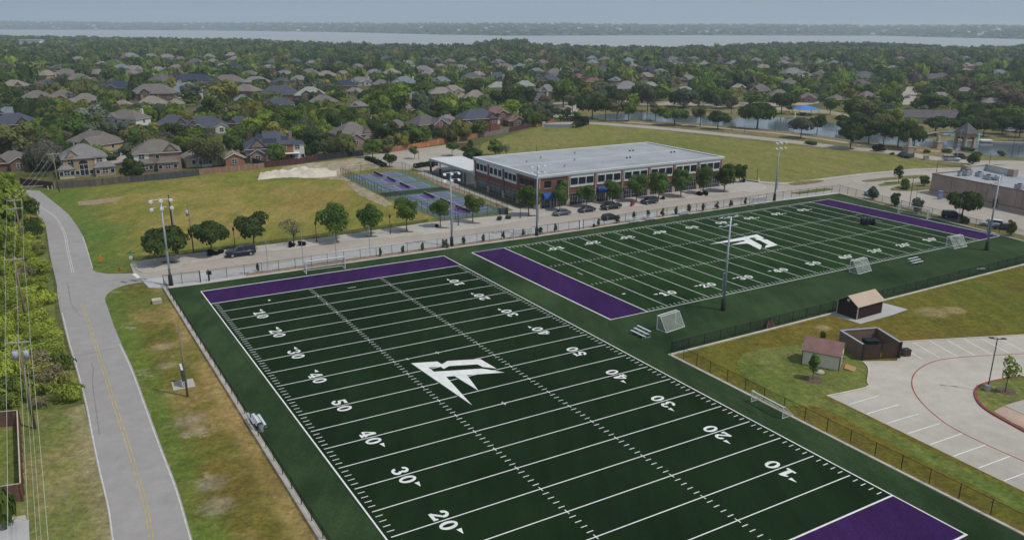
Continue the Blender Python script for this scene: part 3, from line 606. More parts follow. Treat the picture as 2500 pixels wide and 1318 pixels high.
for x0, x1, y0, y1 in ((-0.42, BL + 0.42, -0.42, 0.30), (-0.42, BL + 0.42, BD - 0.30, BD + 0.42), (-0.42, 0.30, 0.302, BD - 0.302), (BL - 0.30, BL + 0.42, 0.302, BD - 0.302)):
    b.box(x0, x1, y0, y1, 8.104, 8.62)
b.build('parapet', 'parapet_white', bld)
b = MB()
for x0, x1, y0, y1 in ((-0.26, BL + 0.26, -0.26, -0.003), (-0.26, -0.003, 0, BD), (BL + 0.003, BL + 0.26, 0, BD)): b.box(x0, x1, y0, y1, 7.78, 8.10)
b.build('cornice', 'white_stucco', bld)
for (x, y) in ((14, 9), (16, 24), (22, 16), (29, 26), (37, 12), (38.2, 12), (46, 22), (47.2, 22), (55, 14), (56.2, 14), (9, 20)):
    v = MB(); v.box(x, x + 0.35, y, y + 0.35, 8.303, 8.95 if x < 30 else 8.7); v.build('roof_vent', 'galvanised' if x < 30 else 'frame_dark', bld)
# window prototypes (local: x along wall, -y outwards, origin at sill centre)
def window_meshes(w, h, cols, rows, fm, depth=0.10, bar=0.07):
    f = MB()
    f.box(-w / 2 - bar, w / 2 + bar, -depth, 0, -bar, 0); f.box(-w / 2 - bar, w / 2 + bar, -depth, 0, h, h + bar)
    f.box(-w / 2 - bar, -w / 2, -depth, 0, 0.001, h - 0.001); f.box(w / 2, w / 2 + bar, -depth, 0, 0.001, h - 0.001)
    xs = [-w / 2] + [-w / 2 + w * c for c in cols] + [w / 2]; zs = [0.0] + [h * r for r in rows] + [h]
    for x in xs[1:-1]: f.box(x - bar / 2, x + bar / 2, -depth * 0.9, 0, 0.002, h - 0.002)
    for z in zs[1:-1]: f.box(-w / 2 + 0.001, w / 2 - 0.001, -depth * 0.8, 0, z - bar / 2, z + bar / 2)
    panes = []
    for i in range(len(xs) - 1):
        for j in range(len(zs) - 1):
            p = MB(); p.box(xs[i] + 0.02, xs[i + 1] - 0.02, -depth * 0.35, -0.004, zs[j] + 0.02, zs[j + 1] - 0.02); panes.append(p)
    fo = f.build('window', fm, link=False); po = [p.build('pane', 'window_glass', link=False) for p in panes]
    r = (fo.data, [p.data for p in po])
    for o in [fo] + po: bpy.data.objects.remove(o)
    return r
def put_window(me, parent, loc, rz, name='window'):
    w = link_mesh(name, me[0], parent, loc, rz)
    for p in me[1]: link_mesh('pane', p, w)
    return w
W_UP = window_meshes(2.0, 1.55, (0.27, 0.73), (), 'frame_dark', 0.10, 0.05)
W_UP_N = window_meshes(1.45, 1.55, (0.27, 0.73), (), 'frame_dark', 0.10, 0.05)
W_UPS = window_meshes(1.75, 1.6, (0.33, 0.66), (), 'frame_dark')
W_ST = window_meshes(2.2, 2.9, (0.33, 0.67), (0.30, 0.72), 'galvanised')
b_door = MB(); b_door.box(-0.95, -0.80, -0.14, 0, 0, 2.5); b_door.box(0.80, 0.95, -0.14, 0, 0, 2.5); b_door.box(-0.795, 0.795, -0.14, 0, 2.35, 2.5); b_door.box(-0.06, 0.06, -0.14, 0, 0, 2.345)
DOOR = b_door.build('door', 'frame_white', link=False).data
b_leaf = MB(); b_leaf.box(-0.79, -0.07, -0.08, -0.004, 0.05, 2.34); b_leaf.box(0.07, 0.79, -0.08, -0.004, 0.05, 2.34)
LEAF = b_leaf.build('glass', 'window_glass', link=False).data
def panel(u0, u1, face):
    p = MB()
    if face == 'x': p.box(u0, u1, -0.16, -0.002, 4.80, 7.775)
    else: p.box(-0.16, -0.002, u0, u1, 4.80, 7.775)
    p.build('upper_panel', 'white_stucco', bld)
def at(u, z, face, out=0.0): return (u, -out, z) if face == 'x' else (-out, u, z)
def pier(u, face, w=0.9):
    p = MB()
    if face == 'x': p.box(u - w / 2, u + w / 2, -0.22, -0.003, 1.9, 7.77)
    else: p.box(-0.22, -0.003, u - w / 2, u + w / 2, 1.9, 7.77)
    p.build('pier', 'brick_red', bld)
    p = MB()
    if face == 'x': p.box(u - w / 2 - 0.06, u + w / 2 + 0.06, -0.30, -0.003, 0, 1.895)
    else: p.box(-0.30, -0.003, u - w / 2 - 0.06, u + w / 2 + 0.06, 0, 1.895)
    p.build('pier_base', 'stone_tan', bld)
    if face == 'x':
        p = MB(); p.box(u - 0.07, u + 0.07, -0.36, -0.305, 0.2, 7.7); p.build('downspout', 'frame_white', bld)
xb = [bpx(q, 'x') for q in (1387, 1453, 1519, 1584, 1645, 1704.5)] + [BL - 0.5]
yb = [bpx(q, 'y') for q in (1265, 1229.8, 1193.4)] + [BD - 0.5]
for edges, face, rz in ((xb, 'x', 0.0), (yb, 'y', -math.pi / 2)):
    for e in edges: pier(e, face)
    pier(0.46 if face == 'x' else 0.7, face, 0.9)
    for k in range(len(edges) - 1):
        a, c = edges[k] + 0.55, edges[k + 1] - 0.55
        panel(a, c, face)
        for q in range(3):
            u = a + (c - a) * (q + 0.5) / 3
            put_window(W_UP if face == 'x' else W_UP_N, bld, at(u, 5.55, face, 0.164), rz)
            if face == 'x' and k in (1, 3) and q == 1:
                d = link_mesh('door', DOOR, bld, at(u, 0.06, face, 0.004), rz); link_mesh('glass', LEAF, d)
            else: put_window(W_ST, bld, at(u, 0.25, face, 0.004), rz, 'storefront_window')
    a, c = 1.2, edges[0] - 0.6
    n = 2 if face == 'x' else 3
    for q in range(n):
        u = a + (c - a) * (q + 0.5) / n
        put_window(W_UPS, bld, at(u, 5.35, face, 0.004), rz)
        s = MB()
        if face == 'x': s.box(u - 1.05, u + 1.05, -0.12, -0.004, 5.12, 5.27)
        else: s.box(-0.12, -0.004, u - 1.05, u + 1.05, 5.12, 5.27)
        s.build('window_sill', 'tan_trim', bld)
    for q in range(3):
        u = a + (c - a) * (q + 0.5) / 3
        if face == 'x' and q == 1:
            d = link_mesh('door', DOOR, bld, at(u, 0.06, face, 0.004), rz); link_mesh('glass', LEAF, d)
        else: put_window(W_ST, bld, at(u, 0.25, face, 0.004), rz, 'storefront_window')
def awning(u0, u1):
    rings = []
    for u in (u0, u1):
        rings.append([(u, -0.02 - 1.35 * math.sin(t), 2.75 + 1.35 * math.cos(t)) for t in [rad(a) for a in range(0, 91, 10)]] + [(u, -0.02, 2.75)])
    m = MB(); m.loft(rings); o = m.build('awning', 'awning_blue', bld)
    bm = bmesh.new(); bm.from_mesh(o.data); bmesh.ops.recalc_face_normals(bm, faces=bm.faces[:]); bm.to_mesh(o.data); bm.free()
awning(1.4, 7.4); awning(xb[1] + 0.6, xb[1] + 3.4)

# ------------------------------------------------------------------ white shade roof beside it
pts = [G(1048, 386.5, 4.4), G(1126, 381.5, 4.4), G(1156, 391, 4.4), G(1156.3, 420.5, 4.4)]
can = thing('shade_canopy', 'flat white steel canopy on posts against the side of the brick building', 'canopy', (pts[0].x, pts[0].y, 0))
L_ = [(p.x - pts[0].x, p.y - pts[0].y) for p in pts]
b = MB(); b.prism(L_[::-1], 4.15, 4.42); b.build('roof', 'parapet_white', can)
b = MB()
for i, j in ((0, 3), (0, 1), (1, 2)): b.obox(L_[i], L_[j], 0.22, 3.78, 4.146)
b.build('roof_beam', 'galvanised', can)
for t, dark in ((0.01, 1), (0.24, 1), (0.50, 0), (0.76, 0)):
    x, y = L_[0][0] + (L_[3][0] - L_[0][0]) * t + 0.25, L_[0][1] + (L_[3][1] - L_[0][1]) * t + 0.3
    b = MB(); b.box(x - 0.16, x + 0.16, y - 0.16, y + 0.16, 0, 3.775); p = b.build('post', 'galvanised', can)
    if dark: b = MB(); b.box(x - 0.3, x + 0.3, y - 0.3, y + 0.3, 0, 2.0); b.build('post_pad', 'black_pad', p)
for t in (0.1, 0.9):
    x, y = L_[1][0] + (L_[2][0] - L_[1][0]) * t - 0.3, L_[1][1] + (L_[2][1] - L_[1][1]) * t - 0.5
    b = MB(); b.box(x - 0.16, x + 0.16, y - 0.16, y + 0.16, 0, 3.775); b.build('post', 'galvanised', can)
sheet('canopy_painted_shade', [(1052, 423), (1066, 410), (1157, 402), (1158, 455), (1120, 449)], 0.06, 'cabinet_grey')  # dark ground sheet: the shadow under the canopy is painted into its colour

# ------------------------------------------------------------------ pinkish flat-roofed building on the right
T0 = G(2276.6, 424, 5.5); T0.z = 0
tb = thing('commercial_building', 'single-storey pinkish tan building with pale flat roof and rooftop units', 'building', T0, rad(-66.7))
b = MB(); b.box(0, 60, 0, 24, 0, 5.35); b.build('wall', 'tilt_wall_pink', tb)
b = MB(); b.box(0.35, 59.6, 0.35, 23.6, 5.353, 5.40); b.build('roof', 'roof_membrane', tb)
b = MB(); b.box(-0.08, 60, -0.08, 0.34, 5.352, 5.62); b.box(-0.08, 0.34, 0.341, 24, 5.352, 5.62); b.build('coping', 'brick_brown', tb)
b = MB(); b.box(-0.1, 60, -0.12, -0.004, 0, 1.15); b.build('wainscot', 'stone_tan', tb)
b = MB(); b.box(-0.12, 60, -0.16, -0.124, 1.05, 1.22); b.build('wainscot_cap', 'brick_brown', tb)
for x in (6.2, 13.6, 15.0, 16.6, 24.5, 26.2, 35, 44):
    b = MB(); b.box(x, x + 0.10, -0.03, -0.002, 1.23, 5.34); b.build('wall_joint', 'brick_brown', tb)
b = MB(); b.box(18.9, 20.1, -0.2, -0.126, 0.05, 2.3); d_ = b.build('door', 'black_metal', tb); b = MB(); b.box(19.85, 19.95, -0.24, -0.202, 1.0, 1.2); b.build('handle', 'galvanised', d_)
inv = Matrix.Rotation(rad(66.7), 4, 'Z')
P3 = [inv @ (G(x, y, 7.2) - T0) for x, y in ((2359, 405), (2409, 400), (2474, 414.5), (2520, 428))]
b = MB()
for i in range(2): b.obox(P3[i], P3[i + 1], 0.45, 5.401 + 0.002 * i, 7.0)
b.build('raised_parapet', 'parapet_white', tb)
b = MB()
for i in range(2): b.obox(P3[i], P3[i + 1], 0.75, 7.002 + 0.002 * i, 7.2)
b.build('parapet_cap', 'tan_trim', tb)
for q in (P3[0], P3[2]):
    b = MB(); b.box(q.x - 0.9, q.x + 0.9, q.y - 0.9, q.y + 0.9, 5.402, 7.32); b.build('parapet_pillar', 'tilt_wall_pink', tb)
for i, (px, py, w, d, h) in enumerate(((2342, 430, 0.8, 0.8, 1.0), (2358, 429, 1.6, 1.4, 1.3), (2366, 428, 0.9, 1.1, 1.3), (2390, 431, 1.5, 1.5, 1.0), (2412, 438, 2.0, 1.6, 1.0), (2432, 440, 2.0, 1.4, 0.9), (2488, 462, 1.8, 1.4, 1.1))):
    q = inv @ (G(px, py, 5.4) - T0)
    b = MB(); b.box(q.x - w / 2, q.x + w / 2, q.y - d / 2, q.y + d / 2, 5.55, 5.55 + h)
    for sx in (-1, 1): b.box(q.x + sx * w * 0.35 - 0.06, q.x + sx * w * 0.35 + 0.06, q.y - d / 2, q.y + d / 2, 5.402, 5.549)
    u = b.build('rooftop_unit', 'galvanised', tb)
    b = MB(); b.tube([(q.x, q.y, 5.551 + h), (q.x, q.y, 5.75 + h)], min(w, d) * 0.36, 10); b.build('fan_cowl', 'frame_dark', u)
c_ = G(2294, 487); b = MB(); b.box(-0.5, 0.5, -0.3, 0.3, 0, 2.2); b.box(-0.6, 0.6, -0.4, 0.4, 2.201, 2.3)
tag(b.build('utility_box', 'blue_banner'), 'pale blue upright box standing by the corner of the pinkish building', 'utility box').location = c_

# ------------------------------------------------------------------ sheds and bin enclosure on the lawn
def axes(o, x): d = Vector(x) - Vector(o); return math.atan2(d.y, d.x), d.to_2d().length
A_, B_, C_ = G(2043, 764), G(2091, 781), G(2151, 764)
rz, lx = axes(B_, C_); ly = (A_ - B_).to_2d().length
sh = thing('storage_shed', 'dark brown shed with tan gable roof on a concrete pad by the turf fence', 'shed', B_ + Vector((0, 0, 0.062)), rz)
eh, rh = 2.25, 3.35
b = MB(); b.loft([[(x, 0, 0), (x, 0, eh), (x, ly / 2, rh), (x, ly, eh), (x, ly, 0)] for x in (0, lx)]); b.build('wall', 'shed_brown', sh)
for y0, z0, y1, z1 in ((-0.25, eh - 0.20, ly / 2, rh + 0.03), (ly + 0.25, eh - 0.20, ly / 2, rh + 0.03)):
    b = MB(); b.loft([[(x, y0, z0), (x, y1, z1), (x, y1, z1 + 0.09), (x, y0, z0 + 0.09)] for x in (-0.3, lx + 0.3)]); b.build('roof', 'shed_roof_tan', sh)
for x, y in ((0, 0), (0, ly), (lx, 0)):
    b = MB(); b.box(x - 0.07, x + 0.07, y - 0.07, y + 0.07, 0, eh - 0.05); b.build('corner_trim', 'tan_trim', sh)
b = MB(); b.box(-0.05, -0.003, ly / 2 - 0.2, ly / 2 + 0.2, 2.5, 2.9); b.build('gable_vent', 'white_trim', sh)
for k in range(11):
    z = 0.15 + k * 0.19
    b = MB(); b.box(0.08, lx - 0.08, -0.035, -0.003, z, z + 0.13); b.build('siding_board', 'shed_brown', sh)
A_, B_, C_ = G(1956.4, 888), G(2047.5, 906), G(2064, 886.5)
rz, lx = axes(A_, B_); ly = (C_ - B_).to_2d().length
ws = thing('garden_shed', 'cream shed with dull red shingle roof and double doors on the lawn', 'shed', A_, rz)
eh, rh = 2.15, 3.45
b = MB(); b.loft([[(x, 0, 0.05), (x, 0, eh), (x, ly / 2, rh), (x, ly, eh), (x, ly, 0.05)] for x in (0, lx)]); b.build('wall', 'shed_cream', ws)
for y0, z0, y1, z1 in ((-0.2, eh - 0.16, ly / 2, rh + 0.03), (ly + 0.2, eh - 0.16, ly / 2, rh + 0.03)):
    b = MB(); b.loft([[(x, y0, z0), (x, y1, z1), (x, y1, z1 + 0.1), (x, y0, z0 + 0.1)] for x in (-0.15, lx + 0.15)]); b.build('roof', 'shed_roof_red', ws)
for x, y in ((0, 0), (lx, 0), (lx, ly)):
    b = MB(); b.box(x - 0.05, x + 0.05, y - 0.05, y + 0.05, 0.05, eh - 0.04); b.build('corner_trim', 'frame_dark', ws)
for s in (0, 1):
    y0 = ly * (0.18 + 0.32 * s) + 0.03; y1 = ly * (0.18 + 0.32 * (s + 1)) - 0.03
    b = MB(); b.box(lx + 0.003, lx + 0.05, y0, y1, 0.15, 2.0); d_ = b.build('door', 'shed_cream', ws)
    b = MB(); b.box(lx + 0.052, lx + 0.075, y0, y0 + 0.07, 0.15, 2.0); b.box(lx + 0.052, lx + 0.075, y1 - 0.07, y1, 0.15, 2.0); b.box(lx + 0.052, lx + 0.075, y0 + 0.071, y1 - 0.071, 1.0, 1.08); b.build('door_trim', 'frame_dark', d_)
rp = thing('wooden_ramp', 'small plywood ramp leading up to the cream shed doors', 'ramp', G(2074, 900), rz)
b = MB(); b.loft([[(-0.6, y, 0), (0.75, y, 0), (0.75, y, 0.06), (-0.6, y, 0.30)] for y in (-0.85, 0.85)]); b.build('deck', 'ramp_wood', rp)
TOP = [G(2109.4, 840, 2.35), G(2199.6, 834.8, 2.35), G(2142, 799, 2.35), G(2053, 805.7, 2.35)]
en = thing('bin_enclosure', 'roofless brick bin enclosure with dark wooden gates beside the parking lot', 'enclosure', (TOP[0].x, TOP[0].y, 0))
E_ = [(p.x - TOP[0].x, p.y - TOP[0].y) for p in TOP]
for i, j, m_ in ((1, 2, 'brick_pink'), (2, 3, 'brick_pink'), (3, 0, 'brick_pink')):
    b = MB(); b.obox(E_[i], E_[j], 0.26, 0, 2.25); b.build('wall', 'brick_brown', en)
    b = MB(); b.obox(E_[i], E_[j], 0.36, 2.252 + 0.002 * i, 2.34); b.build('coping', 'galvanised', en)
for s, (a, c) in enumerate(((0.03, 0.485), (0.515, 0.97))):
    p, q = [(E_[0][0] + (E_[1][0] - E_[0][0]) * t, E_[0][1] + (E_[1][1] - E_[0][1]) * t) for t in (a, c)]
    g_ = MB(); g_.obox(p, q, 0.06, 0.12, 0.22); g_.obox(p, q, 0.06, 1.95, 2.05); g_ = g_.build('gate', 'black_metal', en)
    n = 11
    for k in range(n):
        u0, u1 = (k + 0.06) / n, (k + 0.94) / n
        bb = MB(); bb.obox((p[0] + (q[0] - p[0]) * u0 , p[1] + (q[1] - p[1]) * u0 - 0.06), (p[0] + (q[0] - p[0]) * u1, p[1] + (q[1] - p[1]) * u1 - 0.06), 0.03, 0.08, 2.25); bb.build('plank', 'gate_wood', g_)
for t in (0.0, 1.0):
    x, y = E_[0][0] + (E_[1][0] - E_[0][0]) * t, E_[0][1] + (E_[1][1] - E_[0][1]) * t
    b = MB(); b.box(x - 0.12, x + 0.12, y - 0.30, y - 0.06, 0, 2.45); b.build('gate_post', 'black_metal', en)
dm = thing('rubbish_bin', 'dark skip bin standing inside the roofless brick enclosure', 'bin', ((TOP[0] + TOP[1] + TOP[2] + TOP[3]) / 4 - Vector((0, 0, 2.35))) + Vector((0.6, 0.9, 0)), rad(5))
b = MB(); b.loft([[(-0.9, -0.5, 0.1), (0.9, -0.5, 0.1), (0.9, 0.5, 0.1), (-0.9, 0.5, 0.1)], [(-1.0, -0.75, 1.2), (1.0, -0.75, 1.2), (1.0, 0.7, 1.4), (-1.0, 0.7, 1.4)]], True); b.build('body', 'bin_green', dm)
for s in (-1, 1):
    b = MB(); b.box(-0.98 if s < 0 else 0.02, -0.02 if s < 0 else 0.98, -0.72, 0.70, 1.42, 1.47); b.build('lid', 'black_pad', dm)
bx = thing('equipment_box', 'small dark slatted box beside the wooden gates of the bin enclosure', 'box', G(2210, 868), rad(12))
b = MB(); b.box(-0.5, 0.5, -0.45, 0.45, 0.08, 0.95); b.build('body', 'brick_brown', bx)
b = MB(); b.box(-0.55, 0.55, -0.5, 0.5, 0.952, 1.02); b.build('lid', 'black_metal', bx)
for k in range(4): b = MB(); b.box(-0.5, 0.5, -0.48, -0.452, 0.16 + k * 0.2, 0.30 + k * 0.2); b.build('slat', 'gate_wood', bx)

# ------------------------------------------------------------------ pickleball courts
ct = sheet('court_surface', [(836, 430), (856, 427), (984, 417), (1078, 455), (1100, 463), (1238, 517), (1086, 541), (941, 481), (921, 472)], 0.06, 'court_green', z_under=0.0)
sheet('court_surround', [(921, 472), (941, 481), (1102, 464), (1081, 456)], 0.066, 'dark_turf', parent=ct)
COURTS = [((865, 431), (963, 420), (982, 427.6), (882, 439)), ((894, 442), (998.5, 433), (1015, 440.6), (911, 451.6)), ((923.6, 457.4), (1030, 446.8), (1051, 455.5), (943.8, 468)),
          ((978.5, 481.5), (1091, 470), (1112, 480), (1003, 492)), ((1018, 497.4), (1133, 485), (1158, 496), (1043, 510)), ((1055, 516), (1172, 502), (1203, 513), (1086, 530))]
lab = ['back row pickleball net nearest the gravel', 'pickleball net on the middle court of the upper three', 'pickleball net on the upper court beside the dark turf strip', 'pickleball net just below the dark turf strip', 'pickleball net behind the round street tree on the lower courts', 'pickleball net on the lowest court by the sidewalk']
for k, q in enumerate(COURTS):
    P = [G(x, y) for x, y in q]
    def bl(s, t, z): p = (P[0] * (1 - s) + P[1] * s) * (1 - t) + (P[3] * (1 - s) + P[2] * s) * t; return (p.x, p.y, z)
    for (s0, s1, m_) in ((0, 0.34, 'court_blue'), (0.34, 0.66, 'court_purple'), (0.66, 1, 'court_blue')):
        b = MB(); b.add([bl(s0, 0, 0.067), bl(s0, 1, 0.067), bl(s1, 1, 0.067), bl(s1, 0, 0.067)], [(0, 1, 2, 3)]); fix_up(b.build('court_panel', m_, ct))
    b = MB()
    for s0, t0, s1, t1 in ((0, 0, 1, 0), (0, 1, 1, 1), (0, 0, 0, 1), (1, 0, 1, 1), (0.34, 0, 0.34, 1), (0.66, 0, 0.66, 1), (0, 0.5, 0.34, 0.5), (0.66, 0.5, 1, 0.5)):
        a, c = Vector(bl(s0, t0, 0)), Vector(bl(s1, t1, 0)); d = (c - a).normalized(); n = Vector((-d.y, d.x, 0)) * 0.055
        z = 0.070 + 0.001 * (t0 == t1)
        b.add([(p.x, p.y, z) for p in (a - n, c - n, c + n, a + n)], [(0, 1, 2, 3)])
    fix_up(b.build('court_lines', 'court_line', ct))
    a, c = Vector(bl(0.5, -0.06, 0.06)), Vector(bl(0.5, 1.06, 0.06))
    nt_ = thing('pickleball_net', lab[k], 'net', a); d = c - a
    b = MB(); b.obox((0, 0), (d.x, d.y), 0.03, 0.12, 0.86); b.build('netting', 'court_net', nt_)
    b = MB(); b.obox((0, 0), (d.x, d.y), 0.05, 0.862, 0.93); b.build('tape', 'white_paint', nt_)
    for p in ((0, 0), (d.x, d.y)): b = MB(); b.tube([(p[0], p[1], 0), (p[0], p[1], 0.96)], 0.05, 6); b.build('post', 'black_metal', nt_)
# ------------------------------------------------------------------ floodlight poles
def make_floodlight(h=15.5):
    t = thing('floodlight_pole', '', 'light pole')
    b = MB(); b.tube([(0, 0, 0), (0, 0, h)], 0.22, 10, 0.12); b.build('shaft', 'galvanised', t, True)
    b = MB(); b.tube([(0, 0, 0.0), (0, 0, 0.3), (0, 0, 1.9)], 0.42, 10, 0.34); b.build('pad', 'black_pad', t, True)
    b = MB(); b.box(-0.16, 0.16, -0.50, -0.20, 3.2, 6.2); b.box(-0.1, 0.1, -0.2, -0.15, 5.9, 6.05); b.box(-0.1, 0.1, -0.2, -0.15, 3.4, 3.55); b.build('control_box', 'galvanised', t)
    for z in (h - 0.15, h - 1.5):
        b = MB(); b.tube([(-1.7, 0, z), (1.7, 0, z)], 0.06, 6); b.build('crossarm', 'galvanised', t)
        for x in (-1.6, 0.0, 1.6):
            f = MB(); f.loft([[(x + 0.36 * math.cos(a) * s, -0.3 - dy + 0.14 * math.sin(a) * s, z + 0.21 * math.sin(a) * s - 0.35 * dy) for a in [rad(k * 45) for k in range(8)]] for s, dy in ((0.30, -0.05), (0.8, 0.12), (1.0, 0.42))])
            f = f.build('lamp_head', 'aluminium', t, True)
            g = MB(); g.add([(x + 0.34 * math.cos(a), -0.73 + 0.14 * math.sin(a), z + 0.20 * math.sin(a) - 0.155) for a in [rad(k * 45) for k in range(8)]], [tuple(range(8))]); g.build('lens', 'lamp_clear', f)
    return t
fl = make_floodlight()
FL = [(418, 697, 30, 'silver floodlight pole with black pad at the turf corner beside the road'), (1103, 601, 30, 'silver floodlight pole with black pad at the street fence between the two fields'),
      (1310, 576, 30, 'silver floodlight pole by the street fence in front of the brick building corner'), (1890, 491, 30, 'silver floodlight pole by the street fence near the far purple end zone'),
      (1765, 757, 210, 'silver floodlight pole standing on turf near the white shed side sideline numbers'), (2408, 611, 210, 'silver floodlight pole at the near corner of the far end zone')]
FL[4] = (1765, 757, 210, 'silver floodlight pole standing on open turf below the far field emblem')
for i, (x, y, a, l) in enumerate(FL):
    p = G(x, y, 0.10)
    if i == 0: fl.location = p; fl.rotation_euler = (0, 0, rad(a)); fl['label'] = l; fl['group'] = 'floodlight poles around the turf'
    else: dup(fl, p, rad(a), l)

# ------------------------------------------------------------------ chain-link fences
def fence(name, pts, h, step, label, mesh_m, post_m='black_metal', rail=True, z=0.0, world=False, pr=0.045, group=None):
    P = [Vector((p[0], p[1])) if world else G(p[0], p[1]).to_2d() for p in pts]
    t = thing(name, label, 'fence', (P[0].x, P[0].y, z), 0, group); o = P[0]
    pm = MB(); pm.tube([(0, 0, 0), (0, 0, h + 0.06)], pr, 6); pm = pm.build('post', post_m, link=False).data
    for i in range(len(P) - 1):
        a, c = P[i] - o, P[i + 1] - o; L = (c - a).length; n = max(1, round(L / step)); d = (c - a) / n
        for k in range(n + (1 if i == len(P) - 2 else 0)):
            q = a + d * k; link_mesh('post', pm, t, (q.x, q.y, 0))
        for k in range(n):
            q, w = a + d * k, a + d * (k + 1)
            b = MB(); b.add([(q.x, q.y, 0.05), (w.x, w.y, 0.05), (w.x, w.y, h), (q.x, q.y, h)], [(0, 1, 2, 3)]); b.build('mesh_panel', mesh_m, t)
        if rail:
            b = MB(); b.tube([(a.x, a.y, h), (c.x, c.y, h)], pr * 0.7, 5); b.build('rail', post_m, t)
    return t
fence('chain_link_fence', [(401, 700), (489, 689)], 1.9, 3.0, 'chain link fence between the road corner and the turf gate', 'chain_link_black', z=0.19)
fence('chain_link_fence', [(511, 686), (640, 668), (800, 645), (1103, 603), (1310, 575), (1414, 560)], 1.9, 3.1, 'long chain link fence along the sidewalk beside both fields', 'chain_link_black', z=0.19)
fence('chain_link_fence', [(1424, 558.5), (1500, 547), (1700, 517.5), (1890, 489.5), (2049, 470)], 1.9, 3.1, 'chain link fence along the sidewalk from the small gate to the far turf corner', 'chain_link_black', z=0.19)
fence('chain_link_fence', [(2049, 470.5), (2130, 492), (2300, 536), (2500, 587), (2700, 639)], 1.9, 3.1, 'chain link fence behind the far purple end zone beside the pinkish building', 'chain_link_black', z=0.19)
fence('chain_link_fence', [(1640, 862), (1900, 795), (2500, 643), (2900, 547)], 1.6, 3.1, 'chain link fence between far field turf and the brown shed lawn', 'chain_link_screen', z=0.20)
fence('chain_link_fence', [(1638, 863), (1733, 913), (2500, 1301), (2700, 1403)], 1.6, 3.1, 'chain link fence between the near field and the parking lot grass', 'chain_link_black', z=0.20)
fence('chain_link_fence', [(401, 701), (789, 1318), (845, 1402)], 1.3, 3.1, 'low dark screened fence along the road side of the near field', 'chain_link_screen', z=0.20)
fence('low_rail_fence', [(326, 637.5), (474, 617.5), (579, 605.5), (700, 590.5), (830, 573.5), (1045, 542.5)], 0.75, 3.0, 'low black fence between the grass lot and the sidewalk trees', 'chain_link_screen', pr=0.03)
fence('court_fence', [(832, 429), (855, 426.5), (982, 416)], 2.6, 3.6, 'tall chain link fence at the back of the pickleball courts', 'chain_link_black')
fence('court_fence', [(982, 416), (1078, 453), (1240, 519)], 2.6, 3.0, 'tall chain link fence between the pickleball courts and the brick building', 'chain_link_black')
fence('court_fence', [(832, 429), (922, 472), (941, 481)], 2.6, 2.3, 'tall chain link fence on the gravel side of the pickleball courts', 'chain_link_black')
fence('court_fence', [(941, 481), (1017, 511), (1086, 541), (1240, 519)], 2.6, 3.0, 'tall chain link fence round the lower pickleball courts by the sidewalk', 'chain_link_black')
def gate(x0, y0, x1, y1, label):
    a, c = G(x0, y0, 0.19), G(x1, y1, 0.19); d = c - a
    t = thing('fence_gate', label, 'gate', a); h = 2.0
    for q in (Vector((0, 0, 0)), d):
        b = MB(); b.tube([q, q + Vector((0, 0, h + 0.15))], 0.08, 6); b.build('post', 'black_metal', t)
    b = MB(); e = d * 0.08; f_ = d * 0.92
    for p, q in ((e, f_), (e + Vector((0, 0, h - 0.1)), f_ + Vector((0, 0, h - 0.1)))): b.tube([p + Vector((0, 0, 0.08)), q + Vector((0, 0, 0.08))], 0.035, 5)
    for p in (e, f_): b.tube([p + Vector((0, 0, 0.08)), p + Vector((0, 0, h - 0.02))], 0.035, 5)
    b.build('leaf', 'galvanised', t)
    return t
gate(489.5, 689, 510.5, 686, 'grey framed gate in the street fence near the road corner')
gate(1414.5, 560, 1423.5, 558.6, 'small gate in the street fence opposite the black hatchback')
b = MB(); b.box(-0.45, 0.45, -0.03, 0.03, 1.15, 1.85); b.box(-0.04, 0.04, 0.032, 0.09, 0, 1.8)
tag(b.build('notice_board', 'frame_dark'), 'small dark notice board beside the grey gate in the street fence', 'sign').location = G(512, 685.5, 0.19)

# ------------------------------------------------------------------ goals
def goal(w, h, d, top, r=0.06):
    t = thing('soccer_goal', '', 'soccer goal')
    x = w / 2
    for s in (-x, x): b = MB(); b.tube([(s, 0, 0), (s, 0, h)], r, 6); b.build('post', 'white_tube', t)
    b = MB(); b.tube([(-x - r, 0, h), (x + r, 0, h)], r, 6); b.build('crossbar', 'white_tube', t)
    b = MB()
    for s in (-x, x): b.tube([(s, 0, h), (s, top, h), (s, d, r), (s, 0, r)], r * 0.7, 5)
    b.tube([(-x, d, r), (x, d, r)], r * 0.7, 5)
    if top > 0.5: b.tube([(-x, top, h), (x, top, h)], r * 0.7, 5)
    b.build('back_frame', 'white_tube', t)
    b = MB(); b.add([(-x, 0, h), (x, 0, h), (x, top, h), (-x, top, h), (-x, d, 0.03), (x, d, 0.03)], [(0, 1, 2, 3), (3, 2, 5, 4)])
    b.add([(-x, 0, 0), (-x, 0, h), (-x, top, h), (-x, d, 0.03)], [(0, 1, 2, 3)]); b.add([(x, 0, 0), (x, 0, h), (x, top, h), (x, d, 0.03)], [(0, 1, 2, 3)])
    b.build('net', 'goal_net', t); return t
def place_goal(proto, x0, y0, x1, y1, label, first=False, flip=False):
    a, c = G(x0, y0, 0.115), G(x1, y1, 0.115); d = c - a; rz = math.atan2(d.y, d.x) + (math.pi if flip else 0); p = (a + c) / 2
    if first: proto.location = p; proto.rotation_euler = (0, 0, rz); proto['label'] = label; proto['group'] = 'white soccer goals'; return proto
    return dup(proto, p, rz, label)
gb = goal(7.3, 2.4, 2.0, 0.25, 0.075)
place_goal(gb, 745, 670, 846, 656, 'full size white soccer goal behind the near field purple end zone', True)
place_goal(gb, 2192, 521, 2262, 535, 'full size white soccer goal behind the far end zone near the pinkish building')
place_goal(gb, 1258, 584, 1296, 579, 'white soccer goal tucked against the street fence behind the far field corner').scale = (0.6, 0.9, 0.9)
